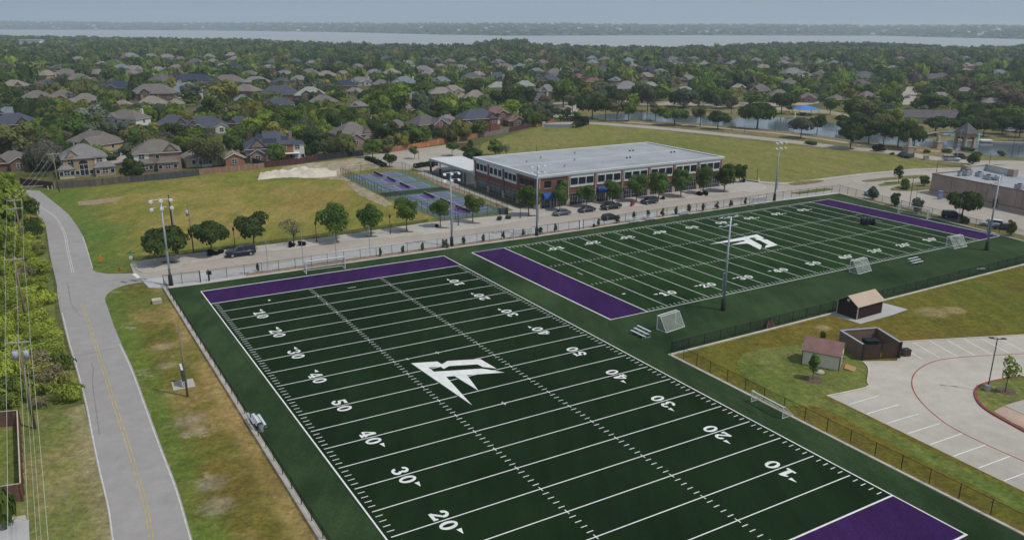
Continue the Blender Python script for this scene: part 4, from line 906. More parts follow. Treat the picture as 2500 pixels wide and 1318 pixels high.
place_goal(gb, 1840, 504, 1868, 499, 'white soccer goal by the street fence near the far field midfield').scale = (0.6, 0.9, 0.9)
place_goal(gb, 1842, 985, 1901, 1017, 'white soccer goal against the parking lot fence beside the near field').scale = (0.68, 0.9, 0.62)
gs = goal(4.2, 2.2, 1.9, 0.6, 0.06)
place_goal(gs, 1606, 803, 1646, 790, 'white portable soccer goal with net on turf near the small bleachers', True, False)
gs.rotation_euler.z += math.pi
place_goal(gs, 2073, 664, 2106, 655, 'white portable soccer goal standing over the far field sideline by the 40', flip=True)
place_goal(gs, 2309, 603, 2340, 597, 'white portable soccer goal standing over the far field sideline near the 10', flip=True)

# ------------------------------------------------------------------ bleachers, benches, bins
def bleachers(L=3.0):
    t = thing('bleachers', '', 'bleachers')
    for k, (y, z) in enumerate(((0, 0.42), (0.6, 0.68), (1.2, 0.94))):
        b = MB(); b.box(-L / 2, L / 2, y - 0.13, y + 0.13, z, z + 0.05); b.build('seat_plank', 'aluminium', t)
        if k: b = MB(); b.box(-L / 2, L / 2, y - 0.45, y - 0.20, z - 0.38, z - 0.33); b.build('foot_plank', 'aluminium', t)
    for x in (-L * 0.42, 0, L * 0.42):
        b = MB(); b.tube([(x, -0.25, 0.03), (x, 1.5, 0.03)], 0.03, 5); b.tube([(x, 1.45, 0.03), (x, 1.2, 0.935), (x, 0, 0.415), (x, -0.1, 0.03)], 0.025, 5); b.tube([(x, 0.6, 0.03), (x, 0.6, 0.675)], 0.025, 5)
        b.build('frame', 'galvanised', t)
    return t
bl_ = bleachers()
BLS = [(1556, 820, -58.4, 'three row aluminium bleachers on turf in the gap between the fields'), (640, 1032, 121.5, 'three row aluminium bleachers by the road side fence at midfield'), (2241, 645, 30, 'three row aluminium bleachers on turf beside the far field'),
       (1552, 544, 30, 'first aluminium bleachers along the street fence, nearest the hatchback'), (1590, 538, 30, 'second aluminium bleachers along the street fence'), (1672, 525, 30, 'aluminium bleachers along the street fence farthest from the gate')]
for i, (x, y, a, l) in enumerate(BLS):
    p = G(x, y, 0.105)
    if i == 0: bl_.location = p; bl_.rotation_euler = (0, 0, rad(a)); bl_['label'] = l; bl_['group'] = 'aluminium bleachers around the fields'
    else: dup(bl_, p, rad(a), l)
def bench(x, y, a, label, L=1.8):
    t = thing('bench', label, 'bench', G(x, y, 0.105), rad(a))
    b = MB(); b.box(-L / 2, L / 2, -0.15, 0.15, 0.42, 0.47); b.build('seat', 'aluminium', t)
    for s in (-1, 1): b = MB(); b.box(s * L * 0.38 - 0.03, s * L * 0.38 + 0.03, -0.15, 0.15, 0, 0.418); b.build('leg', 'galvanised', t)
bench(2394, 661, 14, 'small white bench by the lawn fence at the far end of the turf'); bench(1632, 533, 30, 'long white team bench by the street fence between the bleachers', 4.2); bench(598, 668, 8, 'pale low bench beside the street fence behind the end zone', 1.6)
def drum(x, y, label, m='galvanised', h=0.95, r=0.30, z=0.105):
    t = thing('trash_can', label, 'trash can', G(x, y, z))
    b = MB(); b.tube([(0, 0, 0), (0, 0, h)], r, 12, r * 1.05); b.build('body', m, t, False)
    b = MB(); b.tube([(0, 0, h + 0.001), (0, 0, h + 0.06), (0, 0, h + 0.10)], r * 1.1, 12, r * 0.6); b.build('lid', 'frame_dark', t)
drum(637, 1052, 'grey round trash can beside the road side bleachers'); drum(1092, 606, 'grey trash can at the foot of the floodlight between the fields', 'cabinet_grey'); drum(1450, 555, 'black trash can on turf by the street fence below the hatchback', 'black_pad', 0.7)
# tackling dummies standing in a block on the far field
for i in range(4):
    for j in range(2):
        p = G(2108, 549, 0.11) + Vector((0.75 * i * math.cos(rad(-10)) - 0.2 * j, 0.75 * i * math.sin(rad(-10)) + 0.75 * j, 0))
        t = thing('tackling_dummy', 'dark green tackling dummy, ' + ('leftmost', 'second from left', 'third from left', 'rightmost')[i] + (' of the front row' if j == 0 else ' of the back row'), 'tackling dummy', p, rad(12 * i), 'tackling dummies standing in a block on the far field')
        b = MB(); b.tube([(0, 0, 0.12), (0, 0, 0.9), (0, 0, 1.65)], 0.31, 10, 0.29); b.build('body', 'bin_green', t, True)
        b = MB(); b.tube([(0, 0, 0), (0, 0, 0.12)], 0.36, 10); b.build('base', 'black_pad', t)
        b = MB(); b.tube([(-0.12, 0, 1.65), (-0.08, 0, 1.76), (0.08, 0, 1.76), (0.12, 0, 1.65)], 0.02, 5); b.build('handle', 'galvanised', t)
tent = thing('folding_target', 'dark brown triangular frame leaning by the lawn fence', 'training frame', G(1876, 798, 0.105), rad(30))
b = MB(); b.add([(-0.9, -0.5, 0), (0.9, -0.5, 0), (0, 0, 1.7), (-0.9, 0.5, 0), (0.9, 0.5, 0)], [(0, 1, 2), (4, 3, 2), (3, 0, 2), (1, 4, 2)]); b.build('panel', 'gate_wood', tent)
b = MB(); b.tube([(-0.92, -0.52, 0), (0, 0, 1.72), (0.92, -0.52, 0)], 0.04, 5); b.build('frame', 'pale_wood_pole', tent)
# ------------------------------------------------------------------ vehicles
CAR = {   # lower body stations (x, z bottom, z top, half width); cabin stations (x, z base, z roof, half base, half roof)
 'sedan': dict(L=[(-2.35, .42, .70, .74), (-2.2, .28, .92, .86), (-1.2, .22, .98, .91), (1.0, .22, .96, .91), (2.05, .28, .80, .84), (2.35, .40, .62, .70)],
               K=[(-1.75, .95, .97, .76, .70), (-1.05, .95, 1.40, .80, .60), (0.0, .95, 1.45, .82, .62), (0.45, .95, 1.40, .82, .60), (1.15, .93, .95, .78, .70)], wb=1.38, wr=.33),
 'suv':   dict(L=[(-2.4, .45, .90, .82), (-2.3, .32, 1.12, .92), (-1.2, .26, 1.18, .96), (1.0, .26, 1.16, .96), (2.15, .32, 1.02, .90), (2.4, .45, .78, .78)],
               K=[(-2.25, 1.12, 1.16, .84, .78), (-2.0, 1.14, 1.70, .86, .68), (0.0, 1.14, 1.76, .88, .70), (0.5, 1.14, 1.70, .88, .68), (1.2, 1.12, 1.14, .82, .74)], wb=1.42, wr=.38),
 'hatch': dict(L=[(-2.1, .42, .82, .76), (-2.0, .28, 1.00, .86), (-1.0, .22, 1.02, .89), (1.0, .22, .98, .89), (1.9, .28, .86, .83), (2.15, .40, .66, .70)],
               K=[(-2.0, 1.0, 1.04, .76, .70), (-1.6, 1.0, 1.48, .80, .62), (0.0, 1.0, 1.54, .82, .64), (0.45, 1.0, 1.48, .82, .62), (1.2, .96, .98, .78, .70)], wb=1.3, wr=.34),
 'pickup': dict(L=[(-2.85, .55, 1.10, .90), (-2.75, .42, 1.16, .97), (-1.2, .36, 1.18, 1.0), (1.2, .36, 1.18, 1.0), (2.6, .42, 1.08, .94), (2.85, .55, .85, .82)],
               K=[(-0.75, 1.14, 1.20, .86, .80), (-0.55, 1.16, 1.84, .88, .70), (0.5, 1.16, 1.88, .90, .72), (0.85, 1.16, 1.82, .90, .70), (1.5, 1.14, 1.18, .84, .76)], wb=1.75, wr=.42),
 'capped': dict(L=[(-2.85, .55, 1.10, .90), (-2.75, .42, 1.16, .97), (-1.2, .36, 1.18, 1.0), (1.2, .36, 1.18, 1.0), (2.6, .42, 1.08, .94), (2.85, .55, .85, .82)],
               K=[(-2.72, 1.14, 1.20, .90, .86), (-2.6, 1.16, 1.82, .90, .76), (0.2, 1.16, 1.90, .90, .74), (0.55, 1.16, 1.84, .90, .70), (1.25, 1.14, 1.18, .84, .76)], wb=1.75, wr=.42)}
TY = MB(); TY.loft([[(r * math.cos(a), y, r * math.sin(a)) for a in [2 * math.pi * k / 14 for k in range(14)]] for y, r in ((-.12, .88), (-.10, 1.0), (.10, 1.0), (.12, .88))]); TY = TY.build('wheel', 'tyre', link=False).data
RI = MB(); RI.loft([[(r * math.cos(a), y, r * math.sin(a)) for a in [2 * math.pi * k / 10 for k in range(10)]] for y, r in ((-.128, .60), (.128, .60))]); RI = RI.build('rim', 'rim', link=False).data
def car(kind, paint, label, loc, rz, cat='car', name='parked_car'):
    d = CAR[kind]; t = thing(name, label, cat, loc, rz, 'parked vehicles')
    ring = lambda x, zb, zt, hw: [(x, -hw * .9, zb), (x, -hw, zb + (zt - zb) * .3), (x, -hw, zt - (zt - zb) * .22), (x, -hw * .86, zt), (x, hw * .86, zt), (x, hw, zt - (zt - zb) * .22), (x, hw, zb + (zt - zb) * .3), (x, hw * .9, zb)]
    b = MB(); b.loft([ring(*s) for s in d['L']]); b.build('body', paint, t, True)
    kr = lambda x, z0, z1, h0, h1: [(x, -h0, z0), (x, -h1, z1), (x, h1, z1), (x, h0, z0)]
    b = MB(); b.loft([kr(*s) for s in d['K']]); b.build('windows', 'car_glass', t)
    K = d['K']; b = MB()
    b.loft([[(x, -h1 - .02, z1 - .05), (x, -h1, z1 + .03), (x, h1, z1 + .03), (x, h1 + .02, z1 - .05)] for x, z0, z1, h0, h1 in K[1:-1]])
    for i, j in ((0, 1), (-1, -2)):
        for s in (-1, 1): b.tube([(K[i][0], s * (K[i][3] - .03), K[i][2]), (K[j][0], s * K[j][4], K[j][2])], .05, 4)
    for s in (-1, 1): b.tube([(-0.1, s * (K[2][3] + .01), K[2][1]), (-0.1, s * (K[2][4] + .01), K[2][2])], .05, 4)
    if kind == 'capped':
        for s in (-1, 1): b.tube([(-0.95, s * .9, 1.16), (-0.95, s * .76, 1.86)], .10, 4)
    b.build('roof', paint, t)
    if kind == 'pickup':
        b = MB(); b.box(-2.6, -0.85, -.80, .80, 1.185, 1.20); b.build('cargo_bed', 'black_pad', t)
    x0, x1 = d['L'][0][0], d['L'][-1][0]; zf = d['L'][-1][2]
    for s in (-1, 1):
        b = MB(); b.box(x1 - .22, x1 - .02, s * .55 - .16, s * .55 + .16, zf - .06, zf + .07); b.build('headlight', 'lamp_clear', t)
        b = MB(); b.box(x0 - .01, x0 + .12, s * .64 - .12, s * .64 + .12, d['L'][0][2] - .14, d['L'][0][2] + .04); b.build('tail_light', 'lamp_red', t)
        for x in (-d['wb'], d['wb']):
            w = link_mesh('wheel', TY, t, (x, s * (d['L'][2][3] - .08), d['wr'])); w.scale = (d['wr'], 1, d['wr']); link_mesh('rim', RI, w)
    return t
ST = rad(30)
car('capped', 'paint navy', 'dark navy pickup with covered bed parked by the first street trees', G(588, 624, .05), ST + math.pi, 'pickup truck')
car('sedan', 'paint slate', 'slate grey sedan parked below the blue corner awning', G(1371, 525, .05), ST + math.pi)
car('sedan', 'paint dark blue', 'dark blue sedan parked between the slate sedan and the pickup', G(1432, 517, .05), ST + math.pi)
car('pickup', 'paint dark green', 'dark green pickup parked in front of the brick building', G(1491, 510, .05), ST + math.pi, 'pickup truck')
car('suv', 'paint dark blue', 'dark suv parked on the street just right of the red scooter', G(1585, 497, .05), ST + math.pi)
car('hatch', 'paint black', 'black hatchback in the lane beside the turf fence', G(1489, 537, .05), ST)
car('suv', 'paint white', 'white suv parked beside the far floodlight pole', G(2419, 553, .05), rad(150))
car('sedan', 'paint dark blue', 'dark blue sedan parked beside the white suv behind the far end zone', G(2452, 561, .05), rad(150))
car('suv', 'paint black', 'black suv parked in the shade of the broad tree by the pinkish building', G(2324, 532, .05), rad(-20))
car('suv', 'paint white', 'white van half hidden by the young tree at the far turf corner', G(2127, 479, .05), rad(100), 'van')
car('capped', 'paint silver', 'large silver suv parked by the stone gate pillar near the park road', G(2322, 393, .06), rad(-18))
car('suv', 'paint dark blue', 'dark car parked behind the large silver suv', G(2345, 387, .06), rad(-18))
car('suv', 'paint black', 'black suv parked in the driveway of the tan garage house', G(284, 383, .06), rad(-75))
car('sedan', 'paint white', 'white car parked between the two front row houses', G(578, 362, .06), rad(15))
car('sedan', 'paint slate', 'grey car parked in the neighbourhood street by the yellow green trees', G(2214, 240, .05), rad(30))
car('sedan', 'paint white', 'white car at the tree line of the neighbourhood parking area', G(1300, 266, .05), rad(20))
car('sedan', 'paint silver', 'silver car at the tree line of the neighbourhood parking area', G(1319, 265, .05), rad(20))
car('suv', 'paint white', 'white car by the path end behind the pond trees', G(1706, 260, .05), rad(80))
car('suv', 'paint silver', 'silver car behind the trees beside the stone tower', G(2466, 323, .05), rad(10))
car('sedan', 'paint dark blue', 'dark car parked at the right edge behind the pond trees', G(2488, 325, .05), rad(10))
car('sedan', 'paint white', 'white car glimpsed in the yard behind the tan roofed corner house', G(908, 291, .05), rad(10))
sc = thing('scooter', 'red motor scooter parked between the dark green pickup and the dark suv', 'scooter', G(1544, 503, .05), ST + math.pi + 0.5)
b = MB(); b.loft([[(-.8, -.28, .45), (-.8, .28, .45), (-.8, .25, .85), (-.8, -.25, .85)], [(-.1, -.30, .30), (-.1, .30, .30), (-.1, .25, .95), (-.1, -.25, .95)], [(.5, -.25, .35), (.5, .25, .35), (.5, .2, .5), (.5, -.2, .5)]]); b.build('body', 'paint red', sc)
b = MB(); b.loft([[(.55, -.32, .3), (.75, -.32, .3), (.65, -.25, 1.2), (.55, -.25, 1.2)], [(.55, .32, .3), (.75, .32, .3), (.65, .25, 1.2), (.55, .25, 1.2)]]); b.build('front_shield', 'paint red', sc)
b = MB(); b.tube([(.6, -.4, 1.22), (.6, .4, 1.22)], .03, 5); b.build('handlebar', 'black_metal', sc)
for x in (-.65, .75): w = link_mesh('wheel', TY, sc, (x, 0, .28)); w.scale = (.28, .8, .28); link_mesh('rim', RI, w)

# ------------------------------------------------------------------ street lamps, signs, small furniture
def post_lamp():
    t = thing('street_lamp', '', 'street lamp')
    b = MB(); b.tube([(0, 0, 0), (0, 0, .5)], .16, 8, .10); b.tube([(0, 0, .5), (0, 0, 3.6)], .07, 8, .055); b.build('post', 'black_metal', t, True)
    b = MB(); b.loft([[(r * math.cos(a), r * math.sin(a), z) for a in [2 * math.pi * k / 8 for k in range(8)]] for z, r in ((3.6, .12), (3.75, .20), (4.15, .24))]); b.build('lantern', 'frame_dark', t)
    b = MB(); b.loft([[(r * math.cos(a), r * math.sin(a), z) for a in [2 * math.pi * k / 8 for k in range(8)]] for z, r in ((4.152, .28), (4.35, .12), (4.5, .03))]); b.build('lantern_cap', 'black_metal', t)
    return t
pl_ = post_lamp()
LP = [(773, 590, 'black street lamp left of the tall round street tree'), (953, 571, 'black street lamp by the sidewalk below the gravel patch'), (1119, 550, 'black street lamp in front of the lower pickleball courts'), (1270, 532, 'black street lamp at the left corner of the brick building'), (574, 606, 'black street lamp behind the navy pickup')]
for i, (x, y, l) in enumerate(LP):
    if i == 0: pl_.location = G(x, y, .17); pl_['label'] = l; pl_['group'] = 'black street lamps along the sidewalk'
    else: dup(pl_, G(x, y, .17), 0, l)
def arm_lamp(x, y, top, label, rz, two=False, foot=False, m='black_metal'):
    p = G(x, y, .06); h = hgt(p, top); t = thing('parking_lamp', label, 'lamp post', p, rz)
    z0 = 0.9 if foot else 0
    if foot: b = MB(); b.tube([(0, 0, 0), (0, 0, .85), (0, 0, .9)], .36, 14, .34); b.build('footing', 'pale_concrete', t)
    b = MB(); b.tube([(0, 0, z0), (0, 0, h)], .075, 8, .06); b.build('post', m, t)
    for s in ((-1, 1) if two else (1,)):
        b = MB(); b.box(min(s * .07, s * .75), max(s * .07, s * .75), -.05, .05, h - .14, h - .06); b.box(min(s * .45, s * 1.0), max(s * .45, s * 1.0), -.15, .15, h - .058, h + .03); b.build('lamp_head', m, t)
    return t
arm_lamp(2410, 955, 826, 'black twin-head lamp post on white footing in the lot island', rad(-12), True, True)
arm_lamp(2219, 509, 434, 'black lamp post among the young trees by the far turf corner', rad(20))
arm_lamp(2333, 406, 318, 'grey lamp post in front of the silver suv', rad(20), m='galvanised')
arm_lamp(2413, 414, 375, 'dark lamp post behind the pinkish building roof', rad(160))
arm_lamp(2469, 385, 312, 'dark lamp post at the pond edge on the right', rad(60))
for x, y, tp, l in ((1848, 439, 411, 'thin dark post at the meadow edge right of the brick building'), (2286, 421, 391, 'dark pole at the left corner of the pinkish building roof'), (1786, 318, 290, 'dark lamp pole on the pond path left of the biggest tree'), (1892, 322, 296, 'thin grey pole on the pond path right of the biggest tree'), (1817, 326, 306, 'short pale post on the verge by the park road'),
                     (2040, 335, 315, 'dark pole at the pond edge before the tree cluster'), (2485, 380, 355, 'short dark pole at the right end of the pond'), (1310, 372, 353, 'thin dark post in the meadow behind the brick building'), (1022, 390, 367, 'thin pole beside the small tree in the back lot'), (254, 397, 388, 'leaning grey post by the driveway of the tan garage house')):
    p = G(x, y); h = hgt(p, tp); b = MB(); b.tube([(0, 0, 0), (0, 0, h)], .09, 6, .06); o = b.build('lamp_pole', 'dark_pole'); o.location = p; tag(o, l, 'pole')
def sign(x, y, top, label, shape, name='road_sign'):
    p = G(x, y, .05); h = hgt(p, top); t = thing(name, label, 'sign', p, rad(10))
    b = MB(); b.tube([(0, 0, 0), (0, 0, h)], .04, 6); b.build('post', 'galvanised', t)
    b = MB()
    if shape == 'diamond': b.loft([[(0, yy, h - 1.25), (.62, yy, h - .62), (0, yy, h), (-.62, yy, h - .62)] for yy in (-.09, -.05)]); b.build('panel', 'sign_yellow', t)
    elif shape == 'street':
        b.box(-.75, .75, -.02, .02, h, h + .24); b.build('street_name_panel', 'sign_green', t)
        b = MB(); b.box(-.02, .02, -.7, .7, h + .26, h + .50); b.build('street_name_panel', 'sign_green', t)
        b = MB(); b.loft([[(.36 * math.cos(rad(22.5 + 45 * k)), yy, h - .7 + .36 * math.sin(rad(22.5 + 45 * k))) for k in range(8)] for yy in (-.10, -.06)]); b.build('stop_panel', 'sign_white', t)
    else: b.box(-.3, .3, -.09, -.05, h - .75, h); b.build('panel', 'sign_white', t)
sign(247, 641, 623, 'yellow diamond warning sign on the grass by the road junction', 'diamond'); sign(323, 652, 620, 'green street name sign on a post at the junction corner', 'street')
sign(2116, 455, 429, 'white sign on a post beside the curving street near the meadow', 'rect'); sign(1852, 445, 438, 'low white sign at the meadow corner by the street', 'rect')
hy = thing('fire_hydrant', 'orange red fire hydrant on the grass at the road junction', 'hydrant', G(293, 662, .03))
b = MB(); b.tube([(0, 0, 0), (0, 0, .7)], .14, 8); b.loft([[(r * math.cos(a), r * math.sin(a), z) for a in [2 * math.pi * k / 8 for k in range(8)]] for z, r in ((.701, .18), (.8, .16), (.95, .05))]); b.build('body', 'hydrant_red', hy)
for s in (-1, 1): b = MB(); b.tube([(s * .13, 0, .5), (s * .26, 0, .5)], .08, 6); b.build('nozzle', 'hydrant_red', hy)
cb = thing('electrical_cabinet', 'dark grey electrical cabinet on a pale pad by the lower courts', 'electrical cabinet', G(1229, 524, .02), ST)
b = MB(); b.box(-1.5, 1.4, -1.0, 1.0, 0, .10); b.build('pad', 'pale_concrete', cb); b = MB(); b.box(-1.0, 1.0, -.6, .6, .102, 1.55); b.build('body', 'cabinet_grey', cb); b = MB(); b.box(-1.05, 1.05, -.65, .65, 1.552, 1.65); b.build('lid', 'cabinet_grey', cb)
for s in (-1, 1): b = MB(); b.box(s * .5 - .45, s * .5 + .45, -.63, -.602, .2, 1.45); d_ = b.build('door', 'cabinet_grey', cb)
dr = thing('drain_inlet', 'concrete drain box with dark opening on the roadside grass', 'drain', G(386, 738, .02), rad(-60))
b = MB(); b.box(-.75, .75, .35, .55, 0, .5); b.box(-.75, -.55, -.9, .349, 0, .45); b.box(.55, .75, -.9, .349, 0, .45); b.box(-.75, .75, -.9, .55, .501, .58); b.build('box', 'drain_concrete', dr); b = MB(); b.box(-.548, .548, -.2, .348, 0, .4); b.build('opening', 'black_pad', dr)
sb = thing('sign_board', 'tall framed sign board on a pale concrete pad beside the road', 'sign board', G(448, 940, .02), rad(-62))
b = MB(); b.box(-1.5, 1.2, -1.3, 1.3, 0, .08); b.build('pad', 'sidewalk_concrete', sb)
for x in (-.85, .85): b = MB(); b.box(x - .07, x + .07, -.07, .07, .081, 2.5); b.build('post', 'galvanised', sb)
b = MB(); b.box(-1.0, 1.0, -.10, .10, 0.9, 2.45); b.build('panel', 'cabinet_grey', sb); b = MB(); b.box(-1.06, 1.06, -.13, .13, 2.452, 2.56); b.box(-1.06, 1.06, -.13, .13, .80, .898); b.build('frame', 'aluminium', sb)
for i, (x, y) in enumerate(((440, 1248), (482, 1270), (118, 1212), (160, 1222), (176, 1256), (184, 1310))):
    if i < 2: continue
    p = G(x, y); b = MB(); b.tube([(0, 0, 0), (.05, .05, 1.3)], .03, 5); o = b.build('marker_stake', 'galvanised'); o.location = p; tag(o, ('thin grey stake in the roadside grass by the brown fence', 'thin dark stake just right of the fence side stake', 'thin dark stake near the road edge below the others', 'lowest thin stake on the left roadside grass')[i - 2], 'stake')
for i, (x, y, l) in enumerate(((118, 463, 'upper white post beside the road end barrier'), (128, 462, 'right white post beside the road end barrier'))):
    p = G(x, y); b = MB(); b.tube([(0, 0, 0), (0, 0, 1.0)], .10, 6); o = b.build('marker_post', 'white_paint'); o.location = p; tag(o, l, 'post')
rb = thing('road_barrier', 'white rail barrier across the closed end of the road', 'barrier', G(62, 461)); d = G(107, 459) - G(62, 461)
b = MB(); b.obox((0, 0), (d.x, d.y), .08, .45, .75); b.build('rail', 'galvanised', rb)
for t_ in (0, .33, .66, 1): b = MB(); b.box(d.x * t_ - .08, d.x * t_ + .08, d.y * t_ + .06, d.y * t_ + .2, 0, .8); b.build('post', 'wood_pole', rb)

# ------------------------------------------------------------------ utility poles and power lines
def arm_pts(c, half, rz): return [Vector((c.x + math.cos(rz) * s * half, c.y + math.sin(rz) * s * half, c.z)) for s in (-1, 0.05, 1)]
def utility(x, y, z, h, label, rz, transformers=0, m='wood_pole', half=1.25, lean=0.0, second=False):
    c = G(x, y, z); t = thing('utility_pole', label, 'utility pole', (c.x, c.y, 0), 0, 'wooden utility poles')
    b = MB(); b.tube([(lean, 0, 0), (0, 0, h)], .19, 8, .12); b.build('shaft', m, t, True)
    for k, zz in enumerate(([z] if half else []) + ([z - 1.6] if second else [])):
        b = MB(); a = arm_pts(Vector((0, 0, zz)), half, rz); n = Vector((-math.sin(rz), math.cos(rz), 0)) * .14
        b.obox(a[0] - n, a[2] - n, .12, zz - .08, zz + .06); ca = b.build('crossarm', 'crossarm_wood', t)
        for q in a:
            b = MB(); b.tube([q - n + Vector((0, 0, .062)), q - n + Vector((0, 0, .3))], .05, 6); b.build('insulator', 'transformer_grey', ca)
    for k in range(transformers):
        s = -1 if k == 0 else 1; q = Vector((math.cos(rz) * s * .55, math.sin(rz) * s * .55, z - 2.0))
        b = MB(); b.tube([q, q + Vector((0, 0, .95))], .29, 10); tr = b.build('transformer', 'transformer_grey', t, True)
        b = MB(); b.tube([q + Vector((0, 0, .951)), q + Vector((0, 0, 1.25))], .06, 6); b.build('bushing', 'transformer_grey', tr)
    return [Vector((c.x, c.y, 0)) + a_ + Vector((0, 0, .32)) for a_ in arm_pts(Vector((0, 0, z)), half or 0.3, rz)]
b0 = G(85, 1046)
U1 = utility(37, 838, 10.6, 11.0, 'near wooden utility pole with two grey transformers above the roadside brush', rad(12), 2)
for o in list(C.objects):
    if o.get('label', '').startswith('near wooden'):
        o.location = (b0.x - .0, b0.y, 0)
sh_ = Vector((b0.x, b0.y, 0)) - Vector((G(37, 838, 10.6).x, G(37, 838, 10.6).y, 0)); U1 = [p + sh_ for p in U1]
U2 = utility(35, 632, 10.6, 11.0, 'second wooden utility pole rising from the green brush beside the road', rad(18))
U3 = utility(35, 489, 10.6, 11.0, 'third wooden utility pole with two crossarms in the roadside brush', rad(24), second=True)
U4 = utility(129, 376, 10.6, 11.0, 'utility pole with crossarm at the far end of the road', rad(30), half=1.4)
dirv = (U1[1] - U2[1]); U0 = [p + Vector((dirv.x * 1.6, dirv.y * 1.6, 0)) for p in U1]
k = 0
for a, c in ((U0, U1), (U1, U2), (U2, U3), (U3, U4)):
    for i in range(3):
        pts = [a[i] * (1 - t) + c[i] * t - Vector((0, 0, 4 * t * (1 - t) * .7)) for t in [j / 12 for j in range(13)]]
        b = MB(); b.tube(pts, .016, 4); o = b.build('power_line', 'cable')
        tag(o, ('left', 'middle', 'right')[i] + ' pale power line ' + ('from the near transformer pole towards the bottom edge', 'from the near transformer pole to the second pole', 'from the second pole to the third pole', 'from the third pole to the road end pole')[k], 'power line', 'power lines along the road')
    k += 1
for off, l in ((.15, 'thin service cable hanging under the left power line'), (.5, 'thin service cable hanging under the middle power line')):
    pts = [(U0[1] * (1 - t) + U1[1] * t) + Vector((off, 0, -3.0 - 3 * t * (1 - t))) for t in [j / 12 for j in range(13)]]
    b = MB(); b.tube(pts, .012, 4); tag(b.build('service_cable', 'cable'), l, 'power line')
def plain_pole(x, y, top, label, m, r=.15, box=False, tx=None):
    p = G(x, y); h = hgt(p, top); t = thing('utility_pole', label, 'utility pole', p, 0, 'wooden utility poles'); lean = 0
    b = MB(); b.tube([(0, 0, 0), (lean, 0, h)], r, 8, r * .75); b.build('shaft', m, t, True)
    if box: b = MB(); b.tube([(-.38, -.1, h - 2.6), (-.38, -.1, h - 1.5)], .26, 10); b.build('transformer', 'transformer_grey', t, True)
    return t, h
t_, h_ = plain_pole(429, 619, 477, 'tall dark utility pole behind the first broad street tree', 'dark_pole', .17)
b = MB(); b.tube([(-.5, 0, h_ - .4), (.9, -.3, h_ - .1)], .05, 5); b.tube([(-.3, 0, h_ - 1.0), (.6, 0, h_ - 1.6)], .05, 5); b.build('bracket', 'galvanised', t_)
plain_pole(434, 620, 512, 'pale stub pole strapped beside the tall dark utility pole', 'pale_wood_pole', .2)
plain_pole(473, 618, 495, 'weathered utility pole with one grey transformer between two street trees', 'wood_pole', .15, True)
plain_pole(458, 968, 790, 'bare wooden pole beside the framed sign board', 'wood_pole', .15)
plain_pole(158, 350, 327, 'pale wooden pole among trees behind the arched window house', 'pale_wood_pole', .18)
# tall net poles along the street fence
for i, (x, y, tp, l) in enumerate(((655, 664, 583, 'tall thin net pole by the street fence right of the small evergreen'), (741, 653, 574, 'tall thin net pole by the street fence at the goal'), (822, 643, 570, 'tall thin net pole by the street fence right of the goal'), (904, 632, 555, 'pale thin pole by the street fence below the sidewalk lamp'), (2231, 520, 457, 'thin pole at the far end fence behind the goal'), (2338, 543, 485, 'pale thin pole at the far end fence before the broad tree'))):
    p = G(x, y, .19); h = hgt(p, tp); b = MB(); b.tube([(0, 0, 0), (0, 0, h)], .06, 6); o = b.build('net_pole', 'galvanised'); o.location = p; tag(o, l, 'pole')

# ------------------------------------------------------------------ park buildings and features
def pyramid_tower(x, y, top, w, label, arch=True):
    p = G(x, y); h = hgt(p, top); t = thing('stone_tower', label, 'tower', p, rad(20)); eh = h * .58
    if arch:
        for sx in (-1, 1):
            for sy in (-1, 1): b = MB(); b.box(sx * w / 2 - .45 * (sx + 1) , sx * w / 2 + .45 * (1 - sx), sy * w / 2 - .45 * (sy + 1), sy * w / 2 + .45 * (1 - sy), 0, eh * .62); b.build('pillar', 'stone_tan', t)
        b = MB(); b.box(-w / 2, w / 2, -w / 2, w / 2, eh * .622, eh); b.build('wall', 'brick_tan', t)
        for a in range(4):
            b = MB(); rr = w / 2 - .9
            pts_ = [(rr * math.cos(rad(q)), -w / 2 - .03, eh * .62 - .0 + 0 * q) for q in (0, 180)]
            b.add([(-rr, -w / 2 - .02, eh * .624)] + [(rr * math.cos(rad(180 - q)), -w / 2 - .02, eh * .624 + rr * .5 * math.sin(rad(q))) for q in range(20, 180, 20)] + [(rr, -w / 2 - .02, eh * .624)], [tuple(range(10))]); o = b.build('arch_opening', 'frame_dark', t); o.rotation_euler = (0, 0, rad(90 * a))
    else:
        b = MB(); b.box(-w / 2, w / 2, -w / 2, w / 2, 0, eh); b.build('wall', 'cream_siding', t)
    b = MB(); e = w / 2 + .7
    b.add([(-e, -e, eh + .002), (e, -e, eh + .002), (e, e, eh + .002), (-e, e, eh + .002), (0, 0, h)], [(3, 2, 1, 0), (0, 1, 4), (1, 2, 4), (2, 3, 4), (3, 0, 4)]); b.build('roof', 'roof dark grey', t)
    return t
pyramid_tower(2353, 360, 299, 5.2, 'stone clock-like pavilion with steep pyramid roof at the pond edge')
pyramid_tower(2324, 298, 264, 4.4, 'small cream tower with pyramid roof at the end of the long low lodge', False)
lg = thing('park_lodge', 'long low lodge with grey-brown roof behind the park trees', 'building', G(2250, 300), rad(-4))
b = MB(); b.box(-24, 15, -5, 5, 0, 3.0); b.build('wall', 'cream_siding', lg)
b = MB(); b.add([(-25, -6, 3.002), (16, -6, 3.002), (16, 6, 3.002), (-25, 6, 3.002), (-19, 0, 6.2), (13, 0, 6.2)], [(3, 2, 1, 0), (0, 1, 5, 4), (1, 2, 5), (2, 3, 4, 5), (3, 0, 4)]); b.build('roof', 'roof dark grey', lg)
gp = []
